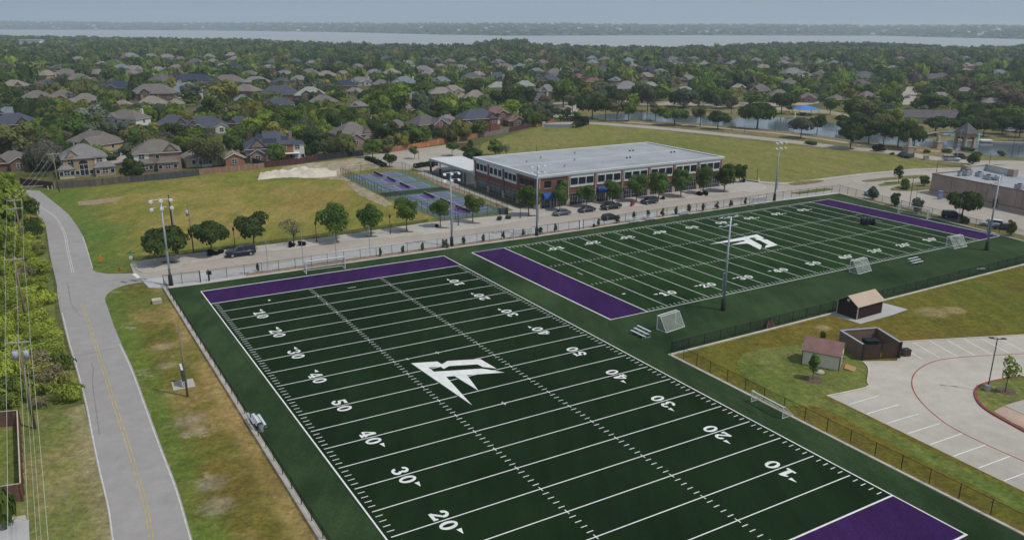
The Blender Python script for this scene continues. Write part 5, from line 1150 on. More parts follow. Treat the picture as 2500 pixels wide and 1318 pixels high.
for i, (x, y, tp, l) in enumerate(((2216, 380, 338, 'tall stone gate pillar on a planted ring beside the meadow'), (2288, 362, 332, 'second stone gate pillar in front of the pond'))):
    p = G(x, y); h = hgt(p, tp); t = thing('gate_pillar', l, 'pillar', p, rad(15), 'stone gate pillars')
    b = MB(); b.box(-1.2, 1.2, -1.2, 1.2, 0, h * .55); b.build('base', 'stone_tan', t); b = MB(); b.loft([[(-s_, -s_, z), (s_, -s_, z), (s_, s_, z), (-s_, s_, z)] for z, s_ in ((h * .552, .6), (h, .4))]); b.build('shaft', 'rock_pale', t)
    b = MB(); b.box(-1.35, 1.35, -1.35, 1.35, h * .5, h * .53); b.build('cap', 'rock_pale', t)
p = G(2260, 391); t = thing('mail_pedestal', 'low grey stone pedestal beside the planted ring', 'pedestal', p); b = MB(); b.box(-.7, .7, -.6, .6, 0, 1.5); b.build('body', 'rock_pale', t); b = MB(); b.box(-.8, .8, -.7, .7, 1.502, 1.62); b.build('cap', 'rock_pale', t)
br = thing('foot_bridge', 'low arched footbridge crossing the pond by the park trees', 'bridge', (0, 0, 0))
bp = [G(*q) for q in ((2225, 346), (2255, 338), (2290, 334), (2320, 332), (2345, 331))]
b = MB(); b.tube([q + Vector((0, 0, .6 + 1.4 * math.sin(math.pi * i / 4))) for i, q in enumerate(bp)], .35, 6); b.build('deck', 'rock_pale', br)
b = MB(); b.tube([q + Vector((0, -.6, 1.4 + 1.4 * math.sin(math.pi * i / 4))) for i, q in enumerate(bp)], .07, 5); b.build('railing', 'dark_pole', br)
for i in (1, 2, 3): b = MB(); b.box(bp[i].x - .4, bp[i].x + .4, bp[i].y - .6, bp[i].y + .6, 0, .6); b.build('pier', 'rock_pale', br)
pg = thing('playground_shade', 'bright blue shade canopy over the park playground', 'canopy', G(1966, 280), rad(10))
b = MB(); w = 6.0
b.add([(-w, -w * .7, 3.0), (w, -w * .7, 3.0), (w, w * .7, 3.0), (-w, w * .7, 3.0), (0, 0, 4.8), (-w, -w * .7, 2.85), (w, -w * .7, 2.85), (w, w * .7, 2.85), (-w, w * .7, 2.85)], [(0, 1, 4), (1, 2, 4), (2, 3, 4), (3, 0, 4), (8, 7, 6, 5), (0, 5, 6, 1), (1, 6, 7, 2), (2, 7, 8, 3), (3, 8, 5, 0)]); b.build('fabric', 'playground_blue', pg)
for sx in (-1, 1):
    for sy in (-1, 1): b = MB(); b.tube([(sx * w * .9, sy * w * .62, 0), (sx * w * .9, sy * w * .62, 2.95)], .12, 6); b.build('post', 'galvanised', pg)
pt = thing('play_structure', 'dark blue play structure under the blue shade canopy', 'playground', G(1964, 283), rad(10))
b = MB(); b.box(-3, 3, -1.6, 1.6, .1, .5); b.box(-2.2, 0, -1, 1, .501, 1.6); b.build('platform', 'paint navy', pt); b = MB(); b.loft([[(.3, y, 1.5), (2.6, y, .52), (2.6, y, .6), (.3, y, 1.6)] for y in (-.4, .4)]); b.build('slide', 'awning_blue', pt)
for x, y, tp, l in ((1937, 316, 274, 'white fountain spray rising from the pond beside the pale tree'), (2385, 360, 326, 'white fountain spray in the pond beside the stone pavilion')):
    p = G(x, y, .06); h = hgt(p, tp); b = MB()
    b.loft([[(r * math.cos(a) + dx, r * math.sin(a), z) for a in [2 * math.pi * k / 10 for k in range(10)]] for z, r, dx in ((0.01, h * .16, -h * .1), (h * .35, h * .10, -h * .03), (h * .7, h * .06, 0), (h, h * .02, .1))]); o = b.build('fountain_spray', 'fountain_spray', None, True); o.location = p; tag(o, l, 'fountain')
hd = thing('dock', 'low pale dock floating at the right side of the pond', 'dock', G(2440, 349), rad(-8)); b = MB(); b.box(-6, 9, -.8, .8, .1, .45); b.build('deck', 'rock_pale', hd); b = MB(); b.box(-7.5, -3, -1.6, 1.6, .46, 1.1); b.build('hut', 'white_trim', hd)
sl = thing('water_slide', 'pale yellow water slide tube among trees at the right edge', 'water slide', G(2490, 305)); b = MB(); b.tube([(-9, 0, 5.4), (-4, 0, 6.3), (0, .5, 7.0), (6, 1, 7.8), (14, 2, 8.2)], .75, 8); b.build('tube', 'slide_yellow', sl, True)
for x, z in ((-7, 5.3), (1, 6.6), (9, 7.4)): b = MB(); b.tube([(x, .4, 0), (x, .4, z)], .15, 6); b.build('support', 'galvanised', sl)
wp = thing('teal_pool', 'teal splash pool surface behind the stone pavilion', 'pool', (0, 0, 0)); P = [G(*q, .08) for q in ((2300, 329), (2318, 317), (2400, 324), (2395, 336), (2330, 334))]; b = MB(); b.prism([(p.x, p.y) for p in P][::-1], .02, .10); b.build('basin', 'pool_teal', wp)
bn = thing('brick_monument', 'low brick wall in the back lot beside the dark round shrub', 'wall', G(1132, 360), rad(20)); b = MB(); b.box(-2.6, 2.6, -.5, .5, 0, 1.7); b.build('wall', 'brick_brown', bn); b = MB(); b.box(-2.7, 2.7, -.6, .6, 1.702, 1.85); b.build('cap', 'brick_pink', bn)
for x, y, w, h, l in ((848, 382, 1.9, 1.3, 'white covered pile beside the fence at the lot corner'), (862, 380, 1.7, 1.2, 'cream covered pile right of the white one at the lot corner')):
    t = thing('covered_pile', l, 'covered pile', G(x, y)); b = MB(); b.loft([[(s * math.cos(a) * w * .6, s * math.sin(a) * w * .5, z) for a in [2 * math.pi * k / 9 for k in range(9)]] for z, s in ((0, 1), (h * .6, .95), (h, .5))]); b.build('cover', 'white_siding', t, True)
# pale spoil heap
hp = MB(); n_, m__ = 40, 16; ctr = G(728, 427); ax = (G(800, 420) - G(660, 425)); ax_d = ax.normalized(); ay = Vector((-ax_d.y, ax_d.x, 0))
hv = []
for j in range(m__ + 1):
    for i in range(n_ + 1):
        s, t_ = i / n_ * 2 - 1, j / m__ * 2 - 1
        z = max(0.0, (1 - s ** 4) * (1 - t_ * t_)) * 0.80 * (1.6 + .45 * math.sin(3.1 * s + 1.1) * math.cos(2.3 * t_) + .6 * math.sin(9 * s + 4 * t_) + .5 * math.sin(15 * s - 8 * t_)) + random.uniform(0, .15) * (1 - abs(s))
        p = ctr + ax_d * (s * 11.5) + ay * (t_ * (5.5 + 1.2 * math.sin(4 * s))); hv.append((p.x, p.y, .03 + max(0, z)))
hp.add(hv, [(j * (n_ + 1) + i, j * (n_ + 1) + i + 1, (j + 1) * (n_ + 1) + i + 1, (j + 1) * (n_ + 1) + i) for j in range(m__) for i in range(n_)])
mat('spoil_pale', (0.50, 0.46, 0.38), 0.15, 0.6, 0.95, fine=4)
tag(hp.build('spoil_heap', 'spoil_pale', None, True), 'pale heap of excavated soil on the grass lot below the fence', 'soil heap')
# brown fenced yard at the bottom left
# ------------------------------------------------------------------ wooden yard fences
def board_fence(px, h, label, m, z=0.0, bw=1.2, cap=None):
    P = [G(x, y).to_2d() for x, y in px]; o = P[0]; t = thing('wooden_fence', label, 'fence', (o.x, o.y, z), 0, 'wooden yard fences')
    bm_ = MB(); bm_.box(0.02, bw - 0.02, -0.03, 0.03, 0.05, h); bm_ = bm_.build('board_panel', m, link=False).data
    pm = MB(); pm.box(-.06, .06, .035, .15, 0, h + .06); pm = pm.build('post', m, link=False).data
    for i in range(len(P) - 1):
        a, c = P[i] - o, P[i + 1] - o; d = c - a; L = d.length; n = max(1, round(L / bw)); rz = math.atan2(d.y, d.x)
        for k in range(n):
            q = a + d * (k / n); ob = link_mesh('board_panel', bm_, t, (q.x, q.y, random.uniform(-.05, .04)), rz, (L / n / bw, 1, 1))
            if k % 2 == 0: link_mesh('post', pm, t, (q.x, q.y, 0), rz)
        r = MB(); r.obox(a, c, .12, h + .005, h + .05) if cap else r.obox(a + Vector((-d.y, d.x)).normalized() * .09, c + Vector((-d.y, d.x)).normalized() * .09, .05, h * .45, h * .52)
        r.build('rail', cap or m, t)
    return t
board_fence([(50, 452), (132, 462)], 2.0, 'dark red wooden fence at the end of the road', 'fence red')
board_fence([(138, 461), (230, 455), (318, 446)], 2.0, 'grey brown wooden fence behind the arched window house', 'fence grey brown')
board_fence([(318, 446), (400, 439), (487, 429)], 1.9, 'dark grey wooden fence behind the two-storey brick house', 'fence dark grey')
board_fence([(487, 427), (560, 420), (646, 411)], 1.8, 'tan wooden fence below the small brick gable house', 'fence tan')
board_fence([(646, 410), (720, 402), (776, 393)], 1.9, 'dark maroon wooden fence below the slate roofed house', 'fence maroon')
board_fence([(776, 393), (840, 385), (888, 380)], 2.0, 'black wooden fence left of the back lot', 'fence black')
board_fence([(936, 374), (1008, 365)], 2.0, 'cedar fence at the left end of the back lot', 'fence cedar')
board_fence([(1008, 365), (1048, 357), (1098, 349)], 2.0, 'bright orange cedar fence along the back lot', 'fence orange')
board_fence([(1098, 349), (1135, 342), (1170, 336)], 1.9, 'orange brown cedar fence at the right end of the back lot', 'fence cedar')
board_fence([(1172, 336), (1210, 330), (1242, 324)], 1.9, 'weathered grey fence at the meadow corner', 'fence weathered')
board_fence([(1242, 324), (1270, 317), (1296, 311)], 1.9, 'dark fence below the red brick slate roofed house', 'fence maroon')
board_fence([(1296, 310), (1320, 307)], 2.2, 'bright yellow orange fence stub at the meadow edge', 'fence bright orange')
board_fence([(1320, 307), (1352, 298)], 2.0, 'reddish cedar fence beside the small patio hedge', 'fence cedar')
board_fence([(1275, 289), (1345, 292)], 1.8, 'dark fence between the parking area and the patio hedge', 'fence black')
board_fence([(590, 388), (646, 409)], 1.8, 'dark side fence left of the slate roofed house', 'fence black')
board_fence([(-60, 1048), (49, 1038), (58, 1222), (20, 1228), (-60, 1240)], 1.9, 'brown wooden fence with pale cap around the bottom left yard', 'fence brown', cap='tan_trim')
sheet('yard_lawn', [(-60, 1056), (46, 1050), (52, 1205), (-60, 1225)], 0.03, 'green_grass')
sheet('patio', [(-60, 1285), (70, 1268), (72, 1320), (72, 1420), (-60, 1420)], 0.06, 'pale_concrete', z_under=0.0)
sheet('stone_edging', [(-60, 1276), (62, 1256), (66, 1268), (-60, 1287)], 0.05, 'rock_pale', z_under=0.0)
# ------------------------------------------------------------------ houses
HOUSES = []        # (screen box, phrase, centre) used when planting trees and for their labels
W_H = window_meshes(1.5, 1.4, (0.5,), (0.5,), 'frame_white', 0.12, 0.10)
W_TALL = window_meshes(2.2, 3.2, (0.5,), (0.55,), 'frame_white', 0.12, 0.10)
W_S = window_meshes(1.0, 1.2, (), (), 'frame_white', 0.12, 0.10)
def hip(w, d, z, rise, ov=0.45, th=0.16, gable=False):
    x, y = w / 2 + ov, d / 2 + ov; zz = z - rise * ov / (min(w, d) / 2)
    b = MB()
    if gable:   # ridge along y, gable ends on +-y
        b.loft([[(-x, yy, zz), (0, yy, z + rise), (x, yy, zz), (x, yy, zz + th), (0, yy, z + rise + th), (-x, yy, zz + th)] for yy in (-y, y)])
        return b
    r = max(0.35, (w - d) / 2); q = max(0.35, (d - w) / 2)
    if w >= d: top = [(-r, 0), (r, 0), (r, 0), (-r, 0)]
    else: top = [(0, -q), (0, -q), (0, q), (0, q)]
    base = [(-x, -y), (x, -y), (x, y), (-x, y)]
    if w >= d: b.add([(p[0], p[1], zz) for p in base] + [(p[0], p[1], zz + th) for p in base] + [(-r, 0, z + rise + th), (r, 0, z + rise + th)],
                     [(3, 2, 1, 0), (0, 1, 5, 4), (1, 2, 6, 5), (2, 3, 7, 6), (3, 0, 4, 7), (4, 5, 9, 8), (5, 6, 9), (6, 7, 8, 9), (7, 4, 8)])
    else: b.add([(p[0], p[1], zz) for p in base] + [(p[0], p[1], zz + th) for p in base] + [(0, -q, z + rise + th), (0, q, z + rise + th)],
                [(3, 2, 1, 0), (0, 1, 5, 4), (1, 2, 6, 5), (2, 3, 7, 6), (3, 0, 4, 7), (4, 5, 8), (5, 6, 9, 8), (6, 7, 9), (7, 4, 8, 9)])
    return b
def house(px, py, wpx, st, rot, roof, wall, phrase, label, dep=0.72, wings=(), feats=(), pitch=0.50, rank=0):
    """px,py: photo pixel of the ridge middle; wpx: roof width in pixels; st: storeys; rot: degrees"""
    eave = 2.9 * st + (0.2 if st > 1 else 0)
    w = 14.0
    for _ in range(3):
        d = w * dep; rise = pitch * min(w, d) / 2 * 1.25; H = eave + rise + 0.16
        g = G(px, py, H); zd = zdepth((g.x, g.y, H)); c, s = abs(math.cos(rad(rot))), abs(math.sin(rad(rot)))
        w = wpx * zd / F / (c + dep * s) * 1.04
    d = w * dep; rise = pitch * min(w, d) / 2 * 1.25
    t = thing('house', label, 'house', (g.x, g.y, 0), rad(rot), 'houses of the subdivision')
    b = MB(); b.box(-w / 2, w / 2, -d / 2, d / 2, 0, eave); b.build('wall', wall, t)
    R = hip(w, d, eave, rise).build('roof', 'roof ' + roof, t)
    far = g.y > 520
    if not wings or random.random() < .6:
        gx = random.choice((-.28, .3)) * w; gw = w * .30; gz = eave + rise * .06; gr = min(rise * .62, gw * .55)
        q = MB(); q.loft([[(gx - gw / 2, yy, gz), (gx, yy, gz + gr), (gx + gw / 2, yy, gz)] for yy in (-d / 2 - .28, -d * .12)]); q.build('dormer_gable', wall, t)
        q = MB(); x_ = gw / 2 + .3; q.loft([[(gx - x_, yy, gz - .3 * gr / (gw / 2)), (gx, yy, gz + gr), (gx + x_, yy, gz - .3 * gr / (gw / 2)), (gx + x_, yy, gz - .3 * gr / (gw / 2) + .13), (gx, yy, gz + gr + .13), (gx - x_, yy, gz - .3 * gr / (gw / 2) + .13)] for yy in (-d / 2 - .5, -d * .05)]); q.build('dormer_roof', 'roof ' + roof, t)
    b = MB(); x, y = w / 2 + .46, d / 2 + .46; zz = eave - rise * .45 / (min(w, d) / 2)
    for a in ((-x, x, -y, -y + .06), (-x, x, y - .06, y), (-x, -x + .06, -y + .061, y - .061), (x - .06, x, -y + .061, y - .061)): b.box(*a, zz - .16, zz - .003)
    b.build('fascia', 'white_trim' if wall != 'brick_tan' else 'tan_trim', t)
    if not far:
        for k in range(2):
            b = MB(); xx = random.uniform(-.25, .25) * w; b.box(xx - .15, xx + .15, .8, 1.1, eave + rise * .5, eave + rise + random.uniform(-.3, .5)); b.build('roof_vent', 'galvanised', R)
    if random.random() < .55:
        b = MB(); cx = random.choice((-1, 1)) * w * .36; b.box(cx - .5, cx + .5, d * .22, d * .22 + .8, eave - .5, eave + rise * random.uniform(.8, 1.15)); b.build('chimney', wall, R)
    n = max(2, int(w / 3.6)); wins = []
    for f in range(int(st)):
        for k in range(n):
            if random.random() < .25: continue
            u = -w / 2 + w * (k + .5) / n
            put_window(W_H if (k + f) % 2 else W_S, t, (u, -d / 2 - .004, 1.0 + 2.95 * f), 0)
        if not far:
            for s_ in (-1, 1): put_window(W_S, t, (s_ * (w / 2 + .004), random.uniform(-.2, .2) * d, 1.0 + 2.95 * f), s_ * math.pi / 2)
    for wi in wings:      # (offset along x as a fraction, width, projection, storeys, kind, wall, extra)
        ox, ww, pr, ws_, kind, wm = wi[:6]; we = 2.9 * ws_; wr = ww / 2 * .62
        if we + wr > eave + rise - .2: wr = max(.9, eave + rise - we - .25)
        xo = ox * w; y1 = -d / 2 + .3; y0 = -d / 2 - pr; yb = -d / 2 + min(d * .45, ww * .5 if kind == 'gable' else 2.0)
        b = MB(); b.box(xo - ww / 2, xo + ww / 2, y0, y1 - .31 - .004, 0, we)
        if kind == 'gable': b.loft([[(xo - ww / 2, yy, we + .001), (xo, yy, we + wr), (xo + ww / 2, yy, we + .001)] for yy in (y0, y0 + .25)])
        wo = b.build('wing_wall', wm, t)
        if kind == 'gable':
            r = MB(); x_, th = ww / 2 + .35, .14; z_ = we - wr * .35 / (ww / 2)
            r.loft([[(xo - x_, yy, z_), (xo, yy, we + wr), (xo + x_, yy, z_), (xo + x_, yy, z_ + th), (xo, yy, we + wr + th), (xo - x_, yy, z_ + th)] for yy in (y0 - .3, yb)]); r.build('wing_roof', 'roof ' + roof, t)
            f = MB(); f.loft([[(xo - x_ - .02, yy, z_ - .16), (xo, yy, we + wr - .16), (xo + x_ + .02, yy, z_ - .16), (xo + x_ + .02, yy, z_ + .02), (xo, yy, we + wr + .04), (xo - x_ - .02, yy, z_ + .02)] for yy in (y0 - .36, y0 - .302)]); f.build('gable_trim', 'white_trim', t)
        else:
            r = MB(); x_ = ww / 2 + .4; z_ = we - .2; z1 = we + pr * .42 + .6
            r.add([(xo - x_, y0 - .4, z_), (xo + x_, y0 - .4, z_), (xo + x_, -d / 2, z_), (xo - x_, -d / 2, z_), (xo - x_ * .45, -d / 2 - .003, z1), (xo + x_ * .45, -d / 2 - .003, z1)], [(3, 2, 1, 0), (0, 1, 5, 4), (1, 2, 5), (3, 0, 4), (2, 3, 4, 5)]); r.build('wing_roof', 'roof ' + roof, t)
        if len(wi) > 6 and wi[6] == 'garage':
            b = MB(); b.box(xo - ww * .38, xo + ww * .38, y0 - .06, y0 - .004, .05, 2.3); gd = b.build('garage_door', 'garage_tan', t)
            for k in range(4): b = MB(); b.box(xo - ww * .37, xo + ww * .37, y0 - .085, y0 - .062, .12 + .55 * k, .58 + .55 * k); b.build('door_panel', 'garage_tan', gd)
        elif len(wi) > 6 and wi[6] == 'arch':
            put_window(W_TALL, t, (xo, y0 - .004, .6), 0)
            b = MB(); b.add([(xo - 1.2, y0 - .10, 4.05)] + [(xo + 1.2 * math.cos(rad(180 - q)), y0 - .10, 4.05 + 1.15 * math.sin(rad(q))) for q in range(15, 180, 15)] + [(xo + 1.2, y0 - .10, 4.05)], [tuple(range(13))]); b.build('arched_window', 'window_glass', t)
        elif ww > 2.6: put_window(W_H if ww > 3 else W_S, t, (xo, y0 - .004, .9 + (2.9 if ws_ > 1 else 0)), 0)
        if kind != 'gable' and ww > 3.5:
            for s_ in (-1, 1): put_window(W_S, t, (xo + s_ * ww * .36, y0 - .004, .9), 0)
    for f in feats:
        if f == 'solar':
            for (u0, v0, nu, nv) in ((-.18, .25, 4, 2), (.16, .2, 2, 3), (-.30, .55, 2, 2)):
                for i in range(nu):
                    for j in range(nv):
                        b = MB(); sl_ = rise / (d / 2); y_ = -d / 2 + d / 2 * (v0 + .15 * j) ; z_ = eave + (y_ + d / 2) * sl_ + .24; x_ = u0 * w + i * 1.15
                        b.loft([[(x_, y_, z_), (x_ + 1.05, y_, z_), (x_ + 1.05, y_ + .85, z_ + .85 * sl_), (x_, y_ + .85, z_ + .85 * sl_)], [(x_, y_, z_ + .05), (x_ + 1.05, y_, z_ + .05), (x_ + 1.05, y_ + .85, z_ + .85 * sl_ + .05), (x_, y_ + .85, z_ + .85 * sl_ + .05)]]); b.build('solar_panel', 'solar_black', t)
        if f == 'white_side': b = MB(); b.box(-w / 2 - .03, -w * .18, -d / 2 - .03, -d / 2 - .003, 3.1 if st > 1 else .1, eave - .1); b.build('siding_panel', 'white_siding', t)
        if f == 'white_right': b = MB(); b.box(w * .22, w / 2 + .03, -d / 2 - .03, -d / 2 - .003, 3.1 if st > 1 else .1, eave - .1); b.build('siding_panel', 'white_siding', t)
        if f == 'patio':
            b = MB(); b.box(w * .05, w * .45, -d / 2 - 3.0, -d / 2 - .5, 2.55, 2.72); b.build('patio_roof', 'white_trim', t)
            for u in (.07, .43): b = MB(); b.box(u * w - .1, u * w + .1, -d / 2 - 2.9, -d / 2 - 2.7, 0, 2.548); b.build('patio_post', 'white_trim', t)
    s0 = PX((g.x, g.y, eave + rise)); hw = wpx / 2; yb = PX((g.x, g.y, eave))[1]; yg = PX((g.x, g.y, 0))[1]
    HOUSES.append(dict(x0=px - hw * .9, x1=px + hw * .9, y0=py, y1=yb + (yg - yb) * (.8 if g.y < 300 else .35 if g.y < 420 else .1), phrase=phrase, c=g, r=max(w, d) / 2 + 1.2, y=g.y, px=px, py=py, rank=rank))
    return t
A = 33.0
house(28, 368, 100, 1, 25, 'grey brown', 'brick_brown', 'far left grey-roofed house', 'low grey-brown roofed house behind the red road end fence', .8, [(.2, 5, 1.2, 1, 'gable', 'brick_brown')])
house(197, 351, 118, 2, A, 'grey', 'brick_tan', 'arched window house', 'tan brick house with tall arched window and round bay behind grey fence', .85, [(-.05, 5.2, .9, 2, 'flat', 'brick_tan', 'arch'), (.42, 5.5, 1.8, 1, 'bay', 'brick_tan'), (-.45, 4, 1.0, 1, 'bay', 'cream_siding')], ('white_right',))
house(232, 319, 135, 1, -25, 'grey brown', 'garage_tan', 'tan garage house', 'single-storey house with wide tan gabled garage and driveway', .62, [(.30, 7.5, 3.0, 1, 'gable', 'garage_tan', 'garage')])
house(378, 340, 122, 2, A - 8, 'grey brown', 'brick_pink', 'two-storey pinkish brick house', 'two-storey pinkish brick house with white siding corner above dark fence', .75, [(-.28, 4.5, 1.4, 1, 'bay', 'brick_brown'), (.2, 6, 1.6, 1, 'bay', 'brick_pink')], ('white_side',))
house(500, 358, 120, 1, A, 'tan', 'cream_siding', 'low beige house', 'low beige roofed house half hidden by the willow', .6, [(-.1, 4, 1, 1, 'bay', 'white_siding')])
house(566, 368, 58, 1, A, 'tan', 'brick_orange', 'small brick gable house', 'small orange brick gable with white trim above the tan fence', .8, [(-.05, 5.5, .8, 1, 'gable', 'brick_orange')])
house(662, 320, 150, 1.5, 20, 'dark slate', 'brick_pink', 'slate solar house', 'dark slate hip roofed house with black solar panels and back patio', .8, [(.18, 6.0, 1.0, 2, 'bay', 'brick_orange'), (-.30, 5, 1.8, 1, 'gable', 'brick_pink'), (.42, 4.5, .8, 2, 'bay', 'white_siding')], ('solar', 'patio'))
house(308, 268, 96, 2, -14, 'grey brown', 'white_siding', 'white two-storey house', 'white-sided two-storey house with grey-brown roof among trees', .6, [(-.25, 4, 2.0, 1, 'bay', 'white_siding')], pitch=.5)
house(418, 280, 84, 1, 20, 'dark slate', 'brick_brown', 'long slate house left half', 'left half of a long dark slate roof behind the willow trees', .8)
house(500, 283, 112, 1, 20, 'dark slate', 'brick_brown', 'long slate house right half', 'long dark slate roofed house with grey gable dormer', .7, [(-.18, 4.6, 1.6, 1, 'gable', 'cabinet_grey'), (.36, 5, 1.0, 1, 'gable', 'white_siding')])
house(584, 283, 58, 1, 10, 'dark slate', 'brick_brown', 'small slate roof', 'small dark slate roof right of the long slate roofed house', .8)
house(88, 221, 80, 1, 10, 'grey brown', 'brick_brown', 'left grey-brown house', 'grey-brown hip roof at the left end of the tan brick row', .8)
house(152, 220, 70, 1, 10, 'grey brown', 'brick_tan', 'middle tan brick house', 'middle of three grey-brown roofed tan brick houses with gable', .8, [(.1, 6, 2.5, 1, 'gable', 'brick_orange')])
house(207, 228, 76, 1, 10, 'pinkish grey', 'brick_orange', 'right tan brick house', 'right of three roofs with orange brick side wall and twin gables', .8, [(-.35, 6, 2.8, 1, 'gable', 'brick_tan')])
house(30, 276, 110, 1, 15, 'dark slate', 'brick_brown', 'left edge slate house', 'dark slate roof at the left edge among trees', .7)
house(20, 261, 60, 1, 15, 'blue grey', 'brick_brown', 'left edge grey roof', 'pale blue-grey roof just behind the left edge slate roof', .7)
house(369, 234, 72, 1, 15, 'tan', 'brick_tan', 'tan hip house', 'tan hip roofed house behind the white two-storey house', .8, [(-.2, 5, 1.2, 1, 'gable', 'brick_tan')])
house(298, 244, 40, 1, 10, 'tan', 'brick_tan', 'small tan roof', 'small tan roof left of the tan hip roofed house', .8)
house(427, 241, 42, 1, 15, 'tan', 'brick_tan', 'little tan hip roof', 'little tan hip roof right of the larger tan hip roof', .9)
house(285, 198, 76, 1, 8, 'navy', 'brick_brown', 'navy roof with white trim', 'navy roofed house with white gable trim near the left', .6, [(-.1, 7, 1.5, 1, 'gable', 'brick_brown')])
house(372, 205, 105, 1.5, 8, 'grey brown', 'brick_brown', 'wide grey-brown house', 'wide grey-brown roofed house with dark dormer gable', .6, [(-.1, 5, 1.2, 2, 'gable', 'brick_brown')])
house(452, 202, 84, 1.5, 20, 'blue grey', 'white_siding', 'pale blue-grey house', 'steep pale blue-grey roof with white gable trim', .7, [(.25, 5, 1.2, 2, 'gable', 'white_siding')], pitch=.55)
house(600, 206, 66, 1.5, -15, 'pinkish grey', 'brick_orange', 'orange brick house', 'orange brick house with pinkish roof behind yellow green trees', .7)
house(590, 231, 46, 1, 20, 'blue grey', 'brick_orange', 'blue-grey wing roof', 'blue-grey hip roof below the orange brick house', .9)
house(680, 209, 92, 1.5, 5, 'dark slate', 'brick_orange', 'slate brick house', 'dark slate roofed brick house in the middle of the left rooftops', .6, [(-.2, 6, .8, 1, 'bay', 'brick_orange')])
house(680, 239, 74, 1, 10, 'dark slate', 'brick_brown', 'dark slate roof below it', 'dark slate roof just below the slate roofed brick house', .6)
house(756, 212, 78, 1.5, 12, 'pale grey green', 'brick_brown', 'pale green-grey house', 'pale green-grey hip roofed house with small front gable', .75, [(-.1, 5, 1.0, 2, 'gable', 'brick_brown')])
house(468, 181, 104, 1, 4, 'navy', 'brick_brown', 'wide navy roof', 'wide navy roof with a white dormer gable in the back rows', .5, [(-.2, 5, 1, 1, 'gable', 'white_siding')])
house(556, 183, 74, 1, 5, 'grey brown', 'brick_brown', 'grey-brown back roof', 'grey-brown roof just right of the wide navy roof', .6)
house(625, 187, 62, 1, 5, 'grey', 'brick_brown', 'grey back roof with dark panels', 'grey roof with one dark slope behind the orange brick house', .6)
house(857, 298, 112, 1.5, A, 'grey brown', 'brick_pink', 'tan-brown corner house', 'large grey-brown hip roofed house behind the black fence corner', .85, [(-.12, 7, 2.4, 1, 'gable', 'brick_pink'), (.34, 5, 1.6, 1, 'bay', 'brick_orange')], ('white_right',))
house(967, 292, 66, 1, 40, 'grey brown', 'brick_brown', 'low grey-brown roof', 'low grey-brown roof left of the big charcoal roof', .8)
house(1034, 279, 92, 1.5, 45, 'dark grey', 'brick_red', 'charcoal roof house', 'charcoal roofed house with red brick gable above the orange fence', .8, [(.22, 7, 2.6, 1.5, 'gable', 'brick_red')])
house(1090, 280, 80, 1, 45, 'grey', 'brick_pink', 'grey hip house', 'grey hip roofed single-storey house between two red brick houses', .85, [(-.1, 5, 1.2, 1, 'gable', 'brick_pink')])
house(1165, 266, 106, 2, 24, 'dark slate', 'brick_red', 'red brick slate house', 'two-storey red brick house with slate roof and white trim at the meadow', .62, [(-.36, 5, 1.5, 1, 'gable', 'brick_red'), (.02, 3.0, .5, 1, 'gable', 'brick_red'), (.33, 3.4, .35, 2, 'bay', 'brick_red')], ('white_right',))
house(1208, 259, 64, 2, 24, 'red brown', 'brick_red', 'red-brown roof', 'red-brown roof rising behind the two-storey red brick house', .7, [(.2, 4, 1, 2, 'gable', 'brick_red')])
house(1255, 279, 48, 1, 20, 'red brown', 'brick_brown', 'brown low house', 'low red-brown roofed house with white gable beside dark fence', .9, [(.1, 5.5, .8, 1, 'gable', 'brick_brown')])
house(1076, 213, 62, 2, 15, 'tan', 'brick_pink', 'left tan two-storey', 'tan roofed two-storey house with white patio cover', .7, [(.3, 5, 1, 2, 'gable', 'brick_pink')], ('patio',))
house(1105, 208, 56, 2, 15, 'tan', 'cream_siding', 'right tan two-storey', 'tan roofed house directly behind the one with white patio cover', .7, [(.2, 4, 1, 2, 'gable', 'cream_siding')])
house(1160, 220, 66, 1, 10, 'tan', 'brick_tan', 'broad tan hip house', 'broad tan hip roof above the red brick slate roofed house', .8, pitch=.6)
house(866, 214, 40, 1, -20, 'tan', 'cream_siding', 'cream gable house', 'small tan roofed house with cream gable wall', .7)
house(875, 247, 46, 1, 20, 'grey', 'brick_brown', 'grey roof in trees', 'grey roof peeking from trees above the corner house', .7)
house(842, 196, 60, 1, 8, 'navy', 'brick_brown', 'small navy roof', 'small navy roof in the middle rows', .6)
house(880, 188, 56, 1, 8, 'grey', 'white_siding', 'grey roof with white gable', 'grey roof with a white gable right of the small navy roof', .6, [(.3, 5, 1, 1, 'gable', 'white_siding')])
house(930, 195, 50, 1, 10, 'grey brown', 'brick_brown', 'grey-brown steep roof', 'steep grey-brown roof right of the white gabled grey roof', .7)
house(987, 187, 64, 1.5, 10, 'blue grey', 'white_siding', 'pale blue roof', 'pale blue-grey roof behind bright green trees', .7)
house(1078, 187, 44, 1, 8, 'blue grey', 'brick_brown', 'blue grey roof by tall tree', 'blue-grey roof just above the tan two-storey houses', .7)
house(1152, 178, 56, 1.5, 8, 'dark grey', 'white_siding', 'dark grey gabled roof', 'dark grey roof with small white gables', .7, [(-.3, 5, 1, 1.5, 'gable', 'white_siding')])
house(1166, 174, 38, 1.5, 8, 'tan', 'brick_tan', 'tan back roof', 'pale tan roof tucked behind the dark grey gabled roof', .7)
house(1216, 176, 44, 1.5, 8, 'dark slate', 'white_siding', 'slate roof with white gable', 'slate roof with white gable beside the slim tall tree', .7, [(-.2, 5, 1, 1.5, 'gable', 'white_siding')])
house(1217, 200, 52, 1.5, 10, 'pale grey green', 'cream_siding', 'left pale green roof', 'left of two pale green-grey roofs in the centre', .7)
house(1281, 197, 50, 1.5, 10, 'pale grey green', 'cream_siding', 'right pale green roof', 'right of two pale green-grey roofs in the centre', .7, [(.1, 5, 1, 1, 'gable', 'cream_siding')])
